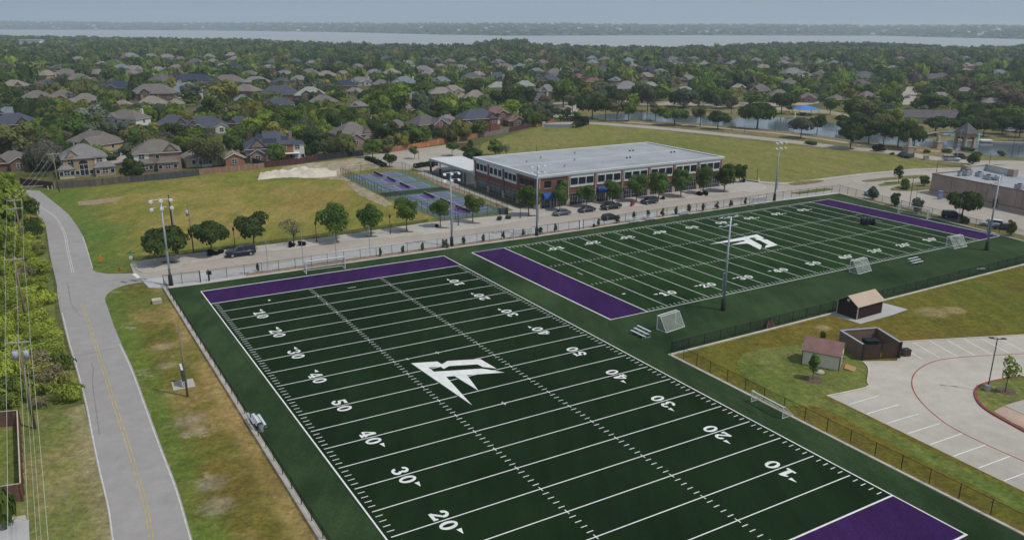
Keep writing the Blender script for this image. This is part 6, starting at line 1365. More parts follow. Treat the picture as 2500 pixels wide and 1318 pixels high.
house(1336, 206, 50, 1.5, 12, 'grey', 'brick_brown', 'steep grey roof', 'steep grey roof left of the tallest centre tree', .8, pitch=.6)
house(1343, 183, 56, 1.5, 8, 'dark slate', 'brick_brown', 'slate back roof', 'dark slate roof behind the steep grey roof', .7)
house(1413, 180, 30, 2, 5, 'red brown', 'brick_orange', 'orange brick tower house', 'small orange brick upper storey above dark trees', .8)
house(1450, 190, 44, 1, 5, 'red brown', 'brick_brown', 'reddish roof', 'reddish brown roof right of the orange brick upper storey', .6)
house(1503, 188, 34, 1.5, 30, 'blue grey', 'brick_brown', 'steep blue roof', 'steep blue-grey roof slope above the park trees', .8)
house(1530, 198, 68, 1.5, 10, 'grey', 'brick_pink', 'grey house by the pond', 'large grey roofed house behind dark trees at the pond', .75, [(-.2, 5, 1, 1, 'gable', 'brick_pink')])
house(1588, 200, 36, 1, 0, 'pale grey green', 'brick_brown', 'small grey-green roof', 'small grey-green roof above the pond trees', .7)
house(1681, 183, 40, 1, 0, 'grey', 'brick_brown', 'grey roof behind pond trees', 'grey roof in the tree belt above the left pond trees', .7)
house(1672, 211, 46, 1, -20, 'pale grey green', 'brick_brown', 'green-grey slope', 'green-grey roof slope above the round pond tree', .7)
house(1804, 205, 36, 1, -20, 'pale grey green', 'brick_brown', 'green roof by the big oak', 'pale green-grey roof above the biggest pond tree', .7)
house(1858, 205, 54, 1.5, -15, 'grey brown', 'brick_brown', 'steep brown roof', 'steep grey-brown roof behind the arched window stone house', .8, pitch=.6)
house(1903, 218, 50, 1.5, -5, 'grey brown', 'brick_brown', 'stone house with arch', 'dark stone house with arched white trimmed window facing the park', .8, [(-.25, 4.5, 1, 1.5, 'gable', 'brick_brown')])
house(1973, 226, 46, 1, -20, 'grey brown', 'brick_pink', 'pink gable house', 'pink brick gabled house above the playground shade', .9, [(.1, 6, .8, 1, 'gable', 'brick_pink')])
house(2042, 231, 44, 1, 30, 'grey brown', 'brick_brown', 'roof right of playground', 'grey-brown roof slope right of the playground shade', .8)
house(2117, 223, 50, 1.5, 20, 'grey brown', 'brick_red', 'dark red brick house', 'dark red brick house left of the neighbourhood street', .8)
house(2102, 194, 44, 1, 0, 'dark grey', 'brick_brown', 'charcoal roof right', 'charcoal roof above the bright green street trees', .7)
house(2110, 174, 52, 1.5, 0, 'dark grey', 'brick_brown', 'big charcoal roof', 'larger charcoal roof behind the lower charcoal roof', .8)
house(2296, 225, 46, 1, 0, 'tan', 'brick_tan', 'pale tan roof right', 'pale tan roof right of the yellow green trees', .6)
house(2357, 213, 42, 1, -20, 'tan', 'brick_tan', 'upper tan roof right', 'pale tan roof farther right beyond yellow green trees', .7)
house(2384, 230, 44, 1, -25, 'tan', 'cream_siding', 'lower tan gable right', 'pale tan roof with cream gable on the far right', .7)
house(2425, 239, 48, 1, 0, 'grey', 'brick_brown', 'grey roof far right', 'low grey roof in trees near the right edge', .6)
house(2284, 180, 56, 1, 0, 'dark grey', 'brick_brown', 'dark low roof right', 'dark low roof behind the yellow green trees', .6)
FARH = [(317, 129, 48, 'grey', 'left large far roof'), (368, 131, 26, 'grey', 'far white trimmed roof'), (406, 132, 44, 'grey', 'far wide grey roof'), (247, 150, 22, 'tan', 'far tan gable'), (161, 168, 54, 'grey brown', 'far brown slope'), (190, 180, 60, 'grey brown', 'lower far brown slope'), (296, 157, 36, 'blue grey', 'far blue-grey roof'),
        (330, 160, 40, 'tan', 'far tan roof'), (385, 163, 44, 'tan', 'far second tan roof'), (571, 152, 34, 'navy', 'far navy roof'), (541, 155, 24, 'tan', 'far cream gable'), (430, 158, 40, 'pinkish grey', 'far pinkish roof'), (140, 158, 36, 'dark grey', 'far dark roof'), (190, 138, 34, 'grey', 'far grey roof left'), (510, 132, 34, 'grey', 'far grey roof centre left'), (565, 128, 34, 'grey', 'far pair roof'),
        (755, 168, 40, 'grey brown', 'far brown roof'), (796, 173, 44, 'tan', 'far tan roof by green tree'), (827, 150, 30, 'dark grey', 'far dark gable'), (760, 148, 30, 'grey', 'far grey roof'), (730, 184, 46, 'grey', 'grey roof in back trees'), (838, 172, 30, 'tan', 'far pale roof'), (874, 156, 28, 'grey', 'far small grey roof'), (1032, 160, 46, 'grey', 'far long grey roof'), (1077, 156, 26, 'white', 'far white gabled roof'), (1124, 158, 30, 'grey', 'far house with chimney'),
        (1472, 161, 34, 'dark slate', 'far slate roof'), (1546, 156, 32, 'grey', 'far grey hip'), (1585, 162, 44, 'navy', 'far navy hip'), (1612, 168, 28, 'grey', 'far small roof'), (1945, 151, 30, 'red brown', 'far red roof'), (2006, 148, 34, 'grey', 'far grey roof right'), (2036, 149, 30, 'blue grey', 'far pale gabled roof'), (1935, 166, 60, 'grey', 'far wide roof right'), (1960, 174, 46, 'grey', 'far lower roof right'),
        (2298, 178, 40, 'dark grey', 'far charcoal roof'), (2359, 167, 28, 'tan', 'far tan roof right'), (1790, 148, 36, 'grey', 'far grey roof above pond'), (1690, 152, 30, 'dark grey', 'far dark roof above pond'), (2180, 160, 30, 'grey', 'far roof near right'), (2440, 170, 40, 'blue grey', 'far bluish roof right'), (1400, 165, 30, 'dark slate', 'far slate roof centre'), (1310, 166, 34, 'grey', 'far roof centre'), (655, 158, 30, 'grey', 'far roof left of centre'), (610, 172, 40, 'grey brown', 'far brown roof left of centre')]
where = lambda x: 'at the far left' if x < 250 else 'left of centre' if x < 900 else 'near the centre' if x < 1500 else 'right of centre' if x < 2050 else 'at the far right'
for i, (x, y, wpx, rf, ph) in enumerate(FARH):
    wl_ = 'white_siding' if rf == 'white' else random.choice(('brick_brown', 'brick_tan', 'brick_pink', 'white_siding'))
    house(x, y, wpx, 1.5 if y < 160 else 1, random.choice((0, 10, 20, -10)), 'tan' if rf == 'white' else rf, wl_, ph, 'distant ' + ph.replace('far ', '') + ' among treetops below the lake, ' + where(x), .7, [(random.choice((-.25, .25)), 5.5, 1.2, 1.5 if y < 160 else 1, 'gable', wl_)], rank=1)

# further roofs glimpsed between the treetops
rel_ = lambda x, y, b: ('left of' if x < b['px'] else 'right of') if abs(x - b['px']) > 1.3 * abs(y - b['py']) else ('below' if y > b['py'] else 'above')
n_, k_ = 0, 0
g_ = random.Random(21)
while n_ < 62 and k_ < 4000:
    k_ += 1
    y = 136 + 120 * g_.random() ** 1.3; x = g_.uniform(20, 1560) if g_.random() < .72 else g_.uniform(1560, 2480)
    if y > 232 and (x > 1160 or x < 260): continue
    if x > 1400 and y > 196: continue
    p = G(x, y, 6); wp = g_.uniform(13, 17) * F / zdepth((p.x, p.y, 6))
    if any(abs(x - h_['px']) < (wp + h_['x1'] - h_['x0']) * .5 and abs(y - h_['py']) < wp * .30 for h_ in HOUSES): continue
    if any(abs(x - a) < 40 and abs(y - c) < 26 for a, c in ((2214, 230), (70, 165), (2250, 280), (80, 110))): continue
    b = min((h_ for h_ in HOUSES if not h_.get('extra')), key=lambda q: (q['px'] - x) ** 2 + 2 * (q['py'] - y) ** 2)
    rf = g_.choice(('grey brown', 'grey brown', 'tan', 'grey', 'dark grey', 'dark slate', 'pinkish grey', 'blue grey', 'grey brown')); wl_ = g_.choice(('brick_brown', 'brick_tan', 'brick_pink', 'white_siding', 'brick_orange'))
    lb = (rf + ' roofed house among trees ' + rel_(x, y, b) + ' the ' + b['phrase'])
    house(x, y, wp, g_.choice((1, 1, 1.5)), g_.choice((0, 10, 20, -15, 80)), rf, wl_, rf + ' roof', lb, .72, [(g_.choice((-.25, .2)), 5, 1.2, 1, 'gable', wl_)], rank=1)
    HOUSES[-1]['extra'] = True; n_ += 1
# ------------------------------------------------------------------ trees
def leaf_cloud(seed, n, shape='round', leaf=0.085, lobes=9, hole=0.0):
    """unit crown (radius 1, height per shape): many leaf-clump quads gathered in lobes. returns verts (n*4,3), tint (n)"""
    g = np.random.default_rng(seed)
    zs, zc = {'round': (0.85, 0.0), 'broad': (0.55, 0.0), 'tall': (1.45, 0.0), 'column': (2.3, 0.0), 'willow': (1.0, -0.1), 'cone': (1.6, 0.0), 'vase': (1.0, 0.1)}[shape]
    L = []; tries = 0
    while len(L) < lobes and tries < 4000:
        tries += 1
        d = g.normal(size=3); d /= np.linalg.norm(d); rr = g.uniform(0.15, 0.72)
        p = d * rr
        if shape == 'broad': p[2] = abs(p[2]) * 0.9 - 0.15
        if shape == 'vase': p[:2] *= 0.55 + 0.45 * (p[2] + 1) / 2 * 1.6
        if shape == 'cone': p[:2] *= max(0.1, 0.75 - 0.75 * p[2])
        r = g.uniform(0.30, 0.48) * (0.85 if shape == 'cone' else 1)
        if any(np.linalg.norm(p - q[0]) < 0.20 for q in L): continue
        L.append((p, r, g.uniform(0.82, 1.20)))
    P = []; N = []; T = []; lw = np.array([q[1] ** 2 for q in L]); lw /= lw.sum()
    while len(P) < n:
        k = g.choice(len(L), p=lw); c, r, t = L[k]
        d = g.normal(size=3); d /= np.linalg.norm(d)
        if d[2] < -0.3 and g.random() < 0.6: d[2] *= -1
        q = c + d * r * (g.uniform(0.80, 1.08) if g.random() < 0.85 else g.uniform(0.3, 0.8)) * np.array([1, 1, 0.85])
        dd = [np.linalg.norm((q - l[0]) / (l[1] * np.array([1, 1, .85]))) for j, l in enumerate(L) if j != k]
        if min(dd) < 0.72 and g.random() < 0.8: continue
        if shape == 'willow' and g.random() < 0.5: q[2] -= g.uniform(0, 0.5)
        P.append(q); nn = d + g.normal(size=3) * 0.30 + np.array([0, 0, .15]); N.append(nn / np.linalg.norm(nn)); T.append(t * g.uniform(0.86, 1.14))
    P = np.array(P); N = np.array(N); T = np.array(T); P[:, 2] *= zs; P[:, 2] += zc
    a = np.cross(N, g.normal(size=(n, 3))); a /= np.linalg.norm(a, axis=1)[:, None]; b = np.cross(N, a)
    s = leaf * g.uniform(0.6, 1.35, size=n)[:, None]; e = g.uniform(0.5, 0.9, size=n)[:, None]
    V = np.stack([P - a * s, P - b * s * e, P + a * s, P + b * s * e * 1.1], 1)
    mx = np.percentile(np.hypot(P[:, 0], P[:, 1]), 99); V[..., :2] /= mx
    lo, hi = P[:, 2].min(), P[:, 2].max(); V[..., 2] = (V[..., 2] - lo) / (hi - lo)      # z in 0..1
    return V, T
def quad_mesh(name, V, T, m, rgb=None):
    n = len(V); me = bpy.data.meshes.new(name)
    me.vertices.add(n * 4); me.vertices.foreach_set('co', V.reshape(-1).astype(np.float32))
    me.loops.add(n * 4); me.loops.foreach_set('vertex_index', np.arange(n * 4, dtype=np.int32))
    me.polygons.add(n); me.polygons.foreach_set('loop_start', np.arange(n, dtype=np.int32) * 4)
    try: me.polygons.foreach_set('loop_total', np.full(n, 4, dtype=np.int32))
    except Exception: pass
    col = np.ones((n, 4, 4), np.float32); col[..., :3] = (T[:, None, None] if rgb is None else rgb[:, None, :])
    at = me.color_attributes.new('tint', 'FLOAT_COLOR', 'CORNER'); at.data.foreach_set('color', col.reshape(-1))
    me.materials.append(MATS[m]); me.update(calc_edges=True); return me
CROWN = {}
for nm, shape, n, leaf, lob, cnt in (('street', 'round', 2600, .064, 14, 4), ('oak', 'broad', 3000, .060, 17, 4), ('round', 'round', 1500, .088, 13, 5), ('broad', 'broad', 1500, .088, 14, 4), ('tall', 'round', 1500, .088, 12, 3), ('willow', 'willow', 2200, .060, 12, 2), ('column', 'column', 700, .13, 7, 2), ('shrub', 'round', 260, .20, 6, 3), ('cone', 'cone', 420, .15, 8, 2), ('sparse', 'vase', 260, .10, 9, 3), ('bare', 'round', 500, .045, 10, 2)):
    CROWN[nm] = []
    for k in range(cnt):
        V, T = leaf_cloud(hash(nm) % 1000 * 0 + sum(map(ord, nm)) * 13 + k, n, shape, leaf, lob)
        CROWN[nm].append(quad_mesh('crown', V, T, 'foliage'))
def trunk_mesh(kind, k):
    g = random.Random(k * 7 + len(kind)); b = MB()      # unit: height 1 to crown bottom at z=1, limbs reach beyond
    b.tube([(0, 0, 0), (g.uniform(-.03, .03), g.uniform(-.03, .03), .6), (0, 0, 1.02)], .055, 7, .036)
    return b
TRUNK = []
for k in range(4):
    g = random.Random(k + 3); b = MB()
    b.tube([(0, 0, 0), (g.uniform(-.02, .02), 0, .22), (0, 0, .42)], .030, 7, .020)
    for j in range(6):
        a = 2 * math.pi * j / 6 + g.uniform(-.4, .4); r = g.uniform(.16, .34); z = g.uniform(.6, .85)
        b.tube([(0, 0, .36 + .01 * j), (math.cos(a) * r * .5, math.sin(a) * r * .5, .36 + (z - .36) * .55), (math.cos(a) * r, math.sin(a) * r, z)], .013, 5, .004)
    TRUNK.append(b.build('trunk', 'bark', link=False).data)
bare_b = []
for k in range(2):
    g = random.Random(k + 11); b = MB(); b.tube([(0, 0, 0), (0, 0, .35)], .028, 6, .018)
    for j in range(34):
        a = g.uniform(0, 2 * math.pi); r = g.uniform(.12, .5); z = g.uniform(.5, 1.0)
        b.tube([(0, 0, .30 + .002 * j), (math.cos(a) * r * .45, math.sin(a) * r * .45, .3 + (z - .3) * .6), (math.cos(a + .2) * r, math.sin(a + .2) * r, z)], .0065, 3, .002)
    bare_b.append(b.build('branches', 'bark', link=False).data)
TREES = []
GREEN = {'dark': (.058, .094, .023), 'mid': (.108, .164, .032), 'bright': (.180, .250, .036), 'yellow': (.230, .228, .048), 'olive': (.145, .156, .056), 'grey': (.108, .138, .084), 'brown': (.165, .138, .085), 'twig': (.155, .136, .118), 'street': (.094, .162, .034), 'pale': (.180, .220, .170)}
def tree(p, w, h, kind, colour, label, name='tree', cat='tree', group=None, clear=0.28, seedk=None, trunk=True, jitter=.12):
    """p: ground point, w: crown diameter, h: total height, clear: share of the height that is bare trunk"""
    k = random.randrange(99) if seedk is None else seedk
    t = thing(name, label, cat, p, random.uniform(0, 6.28), group)
    cm = CROWN[kind][k % len(CROWN[kind])]
    c = link_mesh('crown', cm, t, (0, 0, h * clear), 0, (w / 2 * random.uniform(.94, 1.06), w / 2 * random.uniform(.94, 1.06), h * (1 - clear)))
    base = GREEN[colour] if isinstance(colour, str) else colour
    v = random.uniform(1 - jitter, 1 + jitter); c.color = (base[0] * v * random.uniform(.94, 1.06), base[1] * v, base[2] * v * random.uniform(.9, 1.1), 1)
    if kind == 'bare': link_mesh('branches', bare_b[k % 2], t, (0, 0, 0), 0, (w * .95, w * .95, h))
    elif trunk: link_mesh('trunk', TRUNK[k % 4], t, (0, 0, 0), 0, (max(w * .75, h * .5), max(w * .75, h * .5), h))
    TREES.append(t); return t
def ptree(px, py, wpx, ytop, kind, colour, label, name='tree', cat='tree', group=None, clear=.3, z=0.03, trunk=True):
    p = G(px, py, z); h = hgt(p, ytop) * 1.0; w = wpx * zdepth(p) / F
    return tree(p, w, max(.4, h), kind, colour, label, name, cat, group, clear, None, trunk)
SG = 'street trees along the sidewalk'
for a in ((412, 640, 122, 557, 'oak', 'dark', 'broad dark street tree spreading left of the floodlight pole', .32), (518, 624, 94, 542, 'oak', 'dark', 'dark street tree with bushes at its base left of the navy pickup', .36), (622, 612, 96, 519, 'street', 'dark', 'tall dark round street tree just behind the navy pickup', .30),
          (820, 588, 84, 498, 'street', 'street', 'round green street tree right of the leafless one', .28), (906, 575, 70, 501, 'street', 'street', 'leafy street tree below the gravel patch', .3), (993, 564, 70, 485, 'street', 'street', 'street tree partly covering the lower left court corner', .34), (1075, 554, 56, 487, 'street', 'street', 'round street tree just left of the second floodlight pole', .36), (1154, 543, 54, 475, 'street', 'street', 'round street tree just right of the second floodlight pole', .34),
          (1290, 527, 66, 452, 'street', 'street', 'leafy street tree covering the left corner of the brick building', .3), (1367, 512, 50, 441, 'tall', 'street', 'narrow street tree beside the blue corner awning', .22), (1432, 505, 54, 451, 'street', 'street', 'street tree behind the dark blue sedan', .26), (1495, 497, 56, 440, 'street', 'street', 'street tree behind the dark green pickup', .26), (1553, 492, 54, 426, 'street', 'street', 'street tree behind the red scooter', .25), (1608, 486, 56, 422, 'street', 'street', 'street tree right of the red scooter, behind the dark suv', .25),
          (1662, 480, 56, 413, 'street', 'street', 'third street tree from the right end of the brick building', .25), (1716, 473, 54, 405, 'street', 'street', 'second street tree from the right end of the brick building', .25), (1768, 467, 64, 402, 'street', 'dark', 'street tree at the right end of the brick building', .24)):
    ptree(*a[:7], 'street_tree', 'tree', SG, a[7], .17)
ptree(1804, 446, 42, 401, 'round', 'dark', 'dark tree behind the last street tree of the brick building', clear=.2)
ptree(718, 598, 66, 534, 'bare', 'twig', 'leafless grey street tree between the dark tree and the round one', 'bare_tree', 'tree', SG, .3)
LG = 'small trees of the back lot'
for a in ((910, 386, 50, 340, 'round', 'street', 'round green tree at the left end of the back lot', .25), (952, 408, 38, 375, 'round', 'dark', 'small dark round tree just above the pickleball courts', .3), (1012, 388, 28, 357, 'round', 'street', 'little tree on the grass islet of the back lot', .4), (1104, 381, 34, 348, 'broad', 'street', 'small umbrella shaped tree in the back lot left of the canopy', .5), (1150, 392, 62, 357, 'round', 'dark', 'dark bushy tree behind the white canopy', .12), (1210, 380, 50, 342, 'round', 'mid', 'round tree behind the left roof corner of the brick building', .2), (1052, 418, 22, 393, 'round', 'dark', 'thin small tree at the canopy left post', .35)):
    ptree(*a[:7], 'tree', 'tree', LG, a[7])
ptree(1147, 365, 22, 343, 'shrub', 'dark', 'dark round shrub beside the low brick wall', 'shrub', 'shrub', clear=.05, trunk=False)
ptree(1236, 384, 30, 350, 'bare', 'twig', 'leafless thin tree right of the round tree behind the brick building', 'bare_tree', clear=.3)
PG = 'park trees around the pond'
for a in ((1446, 291, 76, 232, 'broad', 'dark', 'large dark tree at the left end of the pond', .36), (1478, 294, 50, 240, 'round', 'dark', 'dark pond tree second from the left end', .4), (1506, 296, 46, 248, 'round', 'brown', 'brownish pond tree between darker ones', .4), (1534, 297, 50, 250, 'broad', 'mid', 'green pond tree with forked trunk, right of the brownish one', .42), (1600, 296, 44, 254, 'round', 'olive', 'thin olive pond tree standing alone', .4), (1647, 306, 76, 264, 'broad', 'mid', 'wide low green pond tree with short trunk', .36), (1709, 310, 46, 257, 'round', 'olive', 'olive tree behind the wide low pond tree', .38), (1752, 316, 60, 271, 'broad', 'dark', 'dark pond tree just left of the two path poles', .4), (1848, 314, 100, 251, 'oak', 'dark', 'biggest dark spreading oak at the pond edge', .34),
          (1955, 337, 60, 288, 'broad', 'grey', 'pale bluish sparse tree by the fountain', .42), (1994, 329, 46, 282, 'broad', 'dark', 'dark tree right of the pale bluish one', .4), (2076, 363, 76, 300, 'broad', 'dark', 'large dark tree left of the black hedge on the park road', .34), (2120, 351, 60, 294, 'round', 'dark', 'dark tree behind the park road, left of two trunks', .3), (2156, 356, 50, 298, 'round', 'dark', 'dark leaning pond tree before the lodge', .36), (2191, 361, 84, 296, 'broad', 'dark', 'dark tree with forked trunk just left of the gate pillar', .36), (2229, 366, 76, 308, 'broad', 'dark', 'dark spreading tree behind the tall stone gate pillar', .36),
          (2215, 325, 52, 288, 'round', 'bright', 'bright green round tree in front of the lodge', .2), (2283, 330, 74, 284, 'broad', 'dark', 'dark tree between the lodge and the second pillar', .38), (2345, 325, 60, 288, 'round', 'dark', 'dark tree behind the stone pavilion roof', .25), (2400, 333, 56, 290, 'broad', 'dark', 'dark tree right of the stone pavilion', .4), (2446, 328, 62, 284, 'broad', 'dark', 'dark tree second from the right edge behind the pond', .4), (2488, 336, 56, 284, 'round', 'dark', 'dark tree at the right edge behind the pond', .36),
          (1355, 291, 38, 264, 'round', 'dark', 'left dark round tree beside the patio hedge', .3), (1383, 291, 34, 263, 'round', 'dark', 'right dark round tree beside the patio hedge', .3), (1410, 295, 26, 273, 'shrub', 'mid', 'small bushy tree right of the patio hedge', .1), (1313, 287, 18, 276, 'shrub', 'olive', 'small shrub in the neighbourhood parking area', .1),
          (1375, 262, 78, 196, 'round', 'mid', 'big round green tree above the parking area', .22), (1398, 276, 46, 224, 'round', 'olive', 'grey-olive tree right of the big round tree', .3), (1330, 270, 34, 232, 'round', 'brown', 'brownish tree over the parked white cars', .3), (1581, 272, 60, 204, 'round', 'grey', 'grey-green round tree at the far pond bank', .25), (1669, 265, 64, 216, 'round', 'grey', 'grey-green broad tree behind the wide low pond tree', .2), (1748, 272, 24, 232, 'tall', 'grey', 'slim grey-green tree on the far pond bank', .3), (1785, 279, 34, 234, 'tall', 'brown', 'twiggy brownish tree on the far pond bank', .3), (1907, 278, 62, 228, 'broad', 'dark', 'dark tree left of the blue playground shade', .4), (1926, 274, 24, 254, 'round', 'olive', 'small olive tree just left of the blue shade', .3), (2026, 280, 46, 240, 'round', 'mid', 'green tree right of the blue playground shade', .3), (2092, 292, 68, 240, 'round', 'dark', 'dark round tree by the sand playground', .25), (2060, 320, 64, 282, 'round', 'dark', 'dark tree cluster at the pond bend', .15), (2105, 322, 80, 276, 'broad', 'dark', 'dark broad tree at the pond bend before the lodge', .2), (2150, 312, 60, 278, 'broad', 'olive', 'olive-dark tree before the left end of the lodge', .2)):
    ptree(*a[:7], 'park_tree', 'tree', PG, a[7])
ptree(2193, 448, 34, 403, 'column', 'dark', 'dark narrow clipped tree on the street island', clear=.25); ptree(2205, 462, 34, 440, 'shrub', 'dark', 'dark shrub at the foot of the clipped island tree', 'shrub', 'shrub', clear=.0, trunk=False); ptree(2256, 456, 26, 430, 'round', 'dark', 'small dark round tree at the pinkish building corner', clear=.15)
ptree(2347, 538, 92, 466, 'oak', 'dark', 'broad dark tree shading the black suv by the pinkish building', clear=.3); ptree(2373, 404, 44, 370, 'round', 'dark', 'dark round tree behind the raised white parapet', clear=.1)
YG = 'young trees along the far end fence'
for a in ((2129, 487, 28, 456, 'tall', 'grey', 'young grey-green tree in front of the white van'), (2184, 504, 26, 471, 'tall', 'dark', 'young dark tree second along the far end fence'), (2237, 521, 30, 483, 'tall', 'grey', 'young bluish tree behind the far goal net'), (2352, 546, 26, 528, 'shrub', 'dark', 'low dark bush under the broad tree by the fence'), (2466, 577, 26, 538, 'tall', 'olive', 'young olive tree at the right end of the far fence')):
    ptree(*a[:7], 'young_tree', 'tree', YG, .08)
ptree(1984, 925, 34, 862, 'cone', 'street', 'young green tree in front of the cream shed', 'young_tree', clear=.3); ptree(2454, 957, 62, 878, 'sparse', 'bright', 'sparse young tree with light leaves on the lot island', 'young_tree', clear=.4, z=.2); ptree(2008, 830, 16, 808, 'cone', 'dark', 'small dark tree behind the cream shed', 'young_tree', clear=.1)
for x, y, r, l in ((1984, 927, 1.0, 'mulch ring around the tree by the cream shed'), (2454, 958, .95, 'mulch ring on the lot island')):
    b = MB(); p = G(x, y, .0); z0 = .2 if x > 2300 else .03; b.loft([[(p.x + s * r * math.cos(a), p.y + s * r * math.sin(a), z) for a in [2 * math.pi * k / 18 for k in range(18)]] for z, s in ((z0, 1.25), (z0 + .06, 1.2), (z0 + .065, 1.0), (z0 + .04, .95))]); tag(b.build('mulch_ring', 'mulch'), l, 'mulch bed')
t = thing('boulder', 'pale boulder on the grass in front of the cream shed', 'rock', G(2000, 911)); b = MB(); b.loft([[(s * math.cos(a) * (.75 + .12 * math.sin(3 * a)), s * math.sin(a) * .6, z) for a in [2 * math.pi * k / 11 for k in range(11)]] for z, s in ((0, 1), (.22, .95), (.4, .55))]); b.build('stone', 'rock_pale', t, True)
# tree wells and dark planting at the kerb
for i, (x, y, w_) in enumerate(((414, 640, 3.4), (906, 577, 3), (993, 566, 3.2), (1081, 556, 3.2), (1158, 545, 3), (1301, 527, 2.6), (1553, 494, 3), (1662, 482, 2.6), (1768, 469, 3))):
    p = G(x, y, .172); b = MB(); b.prism([(p.x + math.cos(a) * w_ / 2 * s - math.sin(a) * 0, p.y + math.sin(a) * .7 * s) for a in [2 * math.pi * k / 12 for k in range(12)] for s in (1,)], .16, .178); o = b.build('tree_well', 'mulch'); o['kind'] = 'structure'
DB = [(523, 624, 32, 610, 'dark bush at the foot of the second street tree'), (540, 619, 18, 610, 'small dark bush right of the second street tree'), (712, 603, 20, 591, 'left dark bush below the leafless street tree'), (738, 600, 22, 589, 'right dark bush below the leafless street tree'), (1066, 555, 12, 549, 'small dark bush by the round street tree'), (1222, 537, 22, 527, 'low brown shrub in front of the electrical cabinet'), (1241, 535, 16, 527, 'low green shrub right of the electrical cabinet front'), (1616, 487, 14, 480, 'dark bush beside the dark suv'), (1708, 477, 20, 468, 'left dark bush at the brick building right end'), (1722, 476, 20, 467, 'right dark bush at the brick building right end'), (1812, 445, 14, 438, 'dark bush at the meadow corner of the brick building'), (1980, 352, 40, 345, 'low spreading shrub on the meadow beside the park road'), (2143, 369, 34, 353, 'black clipped hedge block on the park road verge'), (2178, 378, 14, 373, 'small dark shrub left of the planted ring'), (2310, 372, 26, 364, 'low shrub by the second gate pillar'), (2260, 373, 20, 366, 'low dark shrub between the gate pillars'), (2363, 367, 40, 360, 'low dark hedge at the foot of the stone pavilion'), (2444, 379, 26, 370, 'low bushes at the pond edge on the right'), (260, 390, 60, 372, 'bushes around the driveway gate'), (2205, 312, 60, 298, 'dark shrubs along the lodge front')]
for x, y, w_, tp, l in DB: ptree(x, y, w_, tp, 'shrub', 'brown' if 'brown' in l else ((.014, .016, .012) if 'dark bush' in l or 'black' in l else 'dark'), l, 'shrub', 'shrub', 'low shrubs and bushes', 0.0, .1, False)
b = MB(); ring = [G(*q).to_2d() for q in ((2192, 381), (2205, 386), (2218, 388), (2232, 384), (2230, 376), (2216, 374), (2200, 376))]; b.prism([(q.x, q.y) for q in ring], 0, .9); o = b.build('clipped_hedge', 'bin_green'); tag(o, 'round clipped hedge ring around the tall gate pillar', 'hedge')
def hedge(pts, w, h, label):
    P = [G(*q).to_2d() for q in pts]; V_, T_ = [], []; g = np.random.default_rng(len(label))
    for a, c in zip(P[:-1], P[1:]):
        L = (c - a).length; n = int(L * 40); d = (c - a).normalized(); nn = Vector((-d.y, d.x))
        for k in range(n):
            f = g.integers(3); u = g.uniform(0, L); s = g.uniform(-.5, .5) * w; z = g.uniform(0, h)
            if f == 0: z = h * g.uniform(.92, 1.05)
            else: s = (.5 if f == 1 else -.5) * w
            q = a + d * u + nn * s; r1, r2 = g.normal(size=3) * .22, g.normal(size=3) * .22; c0 = np.array([q.x, q.y, max(.1, z)])
            V_.append([c0 - r1, c0 - r2, c0 + r1, c0 + r2]); T_.append(g.uniform(.7, 1.3))
        bmx = MB(); bmx.obox(a, c, w * .8, 0, h * .92)
    me = quad_mesh('clipped_hedge', np.array(V_), np.array(T_), 'foliage'); o = bpy.data.objects.new('clipped_hedge', me); C.objects.link(o); o.color = (.020, .034, .012, 1); tag(o, label, 'hedge'); return o
hedge([(895, 390), (918, 398), (940, 408)], 1.2, 1.0, 'low clipped hedge between the gravel patch and the back lot'); hedge([(1012, 411), (1040, 407), (1070, 404)], 1.3, 1.3, 'low clipped hedge left of the white canopy'); hedge([(1400, 313), (1416, 310), (1433, 304), (1428, 297), (1365, 295)], 1.6, 2.2, 'dark clipped hedge enclosing the small patio')
b = MB(); P = [G(*q) for q in ((1327, 311), (1396, 311), (1397, 303), (1345, 303))]
t = thing('pool_railing', 'pale lilac slatted railing around the patio beside the dark hedge', 'railing', P[0])
for a, c in ((0, 1),):
    d = P[c] - P[a]; n = 14
    for k in range(n): q = d * (k / n); bb = MB(); bb.obox((q.x, q.y), (q.x + d.x / n * .8, q.y + d.y / n * .8), .05, .1, 1.3); bb.build('slat', 'blue_banner', t)
b = MB(); b.box(-.7, .7, -.5, .5, 0, 2.2); tag(b.build('patio_column', 'white_siding'), 'white square column at the left end of the patio railing', 'column').location = G(1328, 311) + Vector((0, 1.2, 0))
# small evergreens in the planting strip by the street fence
EV = [(630, 662), (929, 624), (983.5, 617), (1031.6, 610), (1083, 603), (1089, 602), (1132, 595), (1180, 589), (1229, 582), (1277, 576), (1319, 570), (1356, 565), (1461, 551), (1507, 544), (1547, 536), (1582, 531), (1617, 528), (1650, 523), (1682, 518), (1716, 515), (1750, 510), (1784, 504), (1819, 499.6)]
nx = ['left of the first net pole', 'left of the second floodlight pole, leftmost of the strip', 'second from the second floodlight pole on its left', 'nearest the second floodlight pole on its left', 'left one of the pair at the second floodlight pole', 'right one of the pair at the second floodlight pole', 'first right of the second floodlight pole', 'second right of the second floodlight pole', 'third right of the second floodlight pole', 'inside the small fence goal', 'just right of the third floodlight pole', 'left of the small street gate', 'right of the small street gate', 'at the nose of the black hatchback', 'behind the first street fence bleachers', 'behind the second street fence bleachers', 'between the bleachers along the street fence', 'just left of the last street fence bleachers', 'just right of the last street fence bleachers', 'fifth from the far floodlight pole', 'fourth from the far floodlight pole', 'third from the far floodlight pole', 'second from the far floodlight pole']
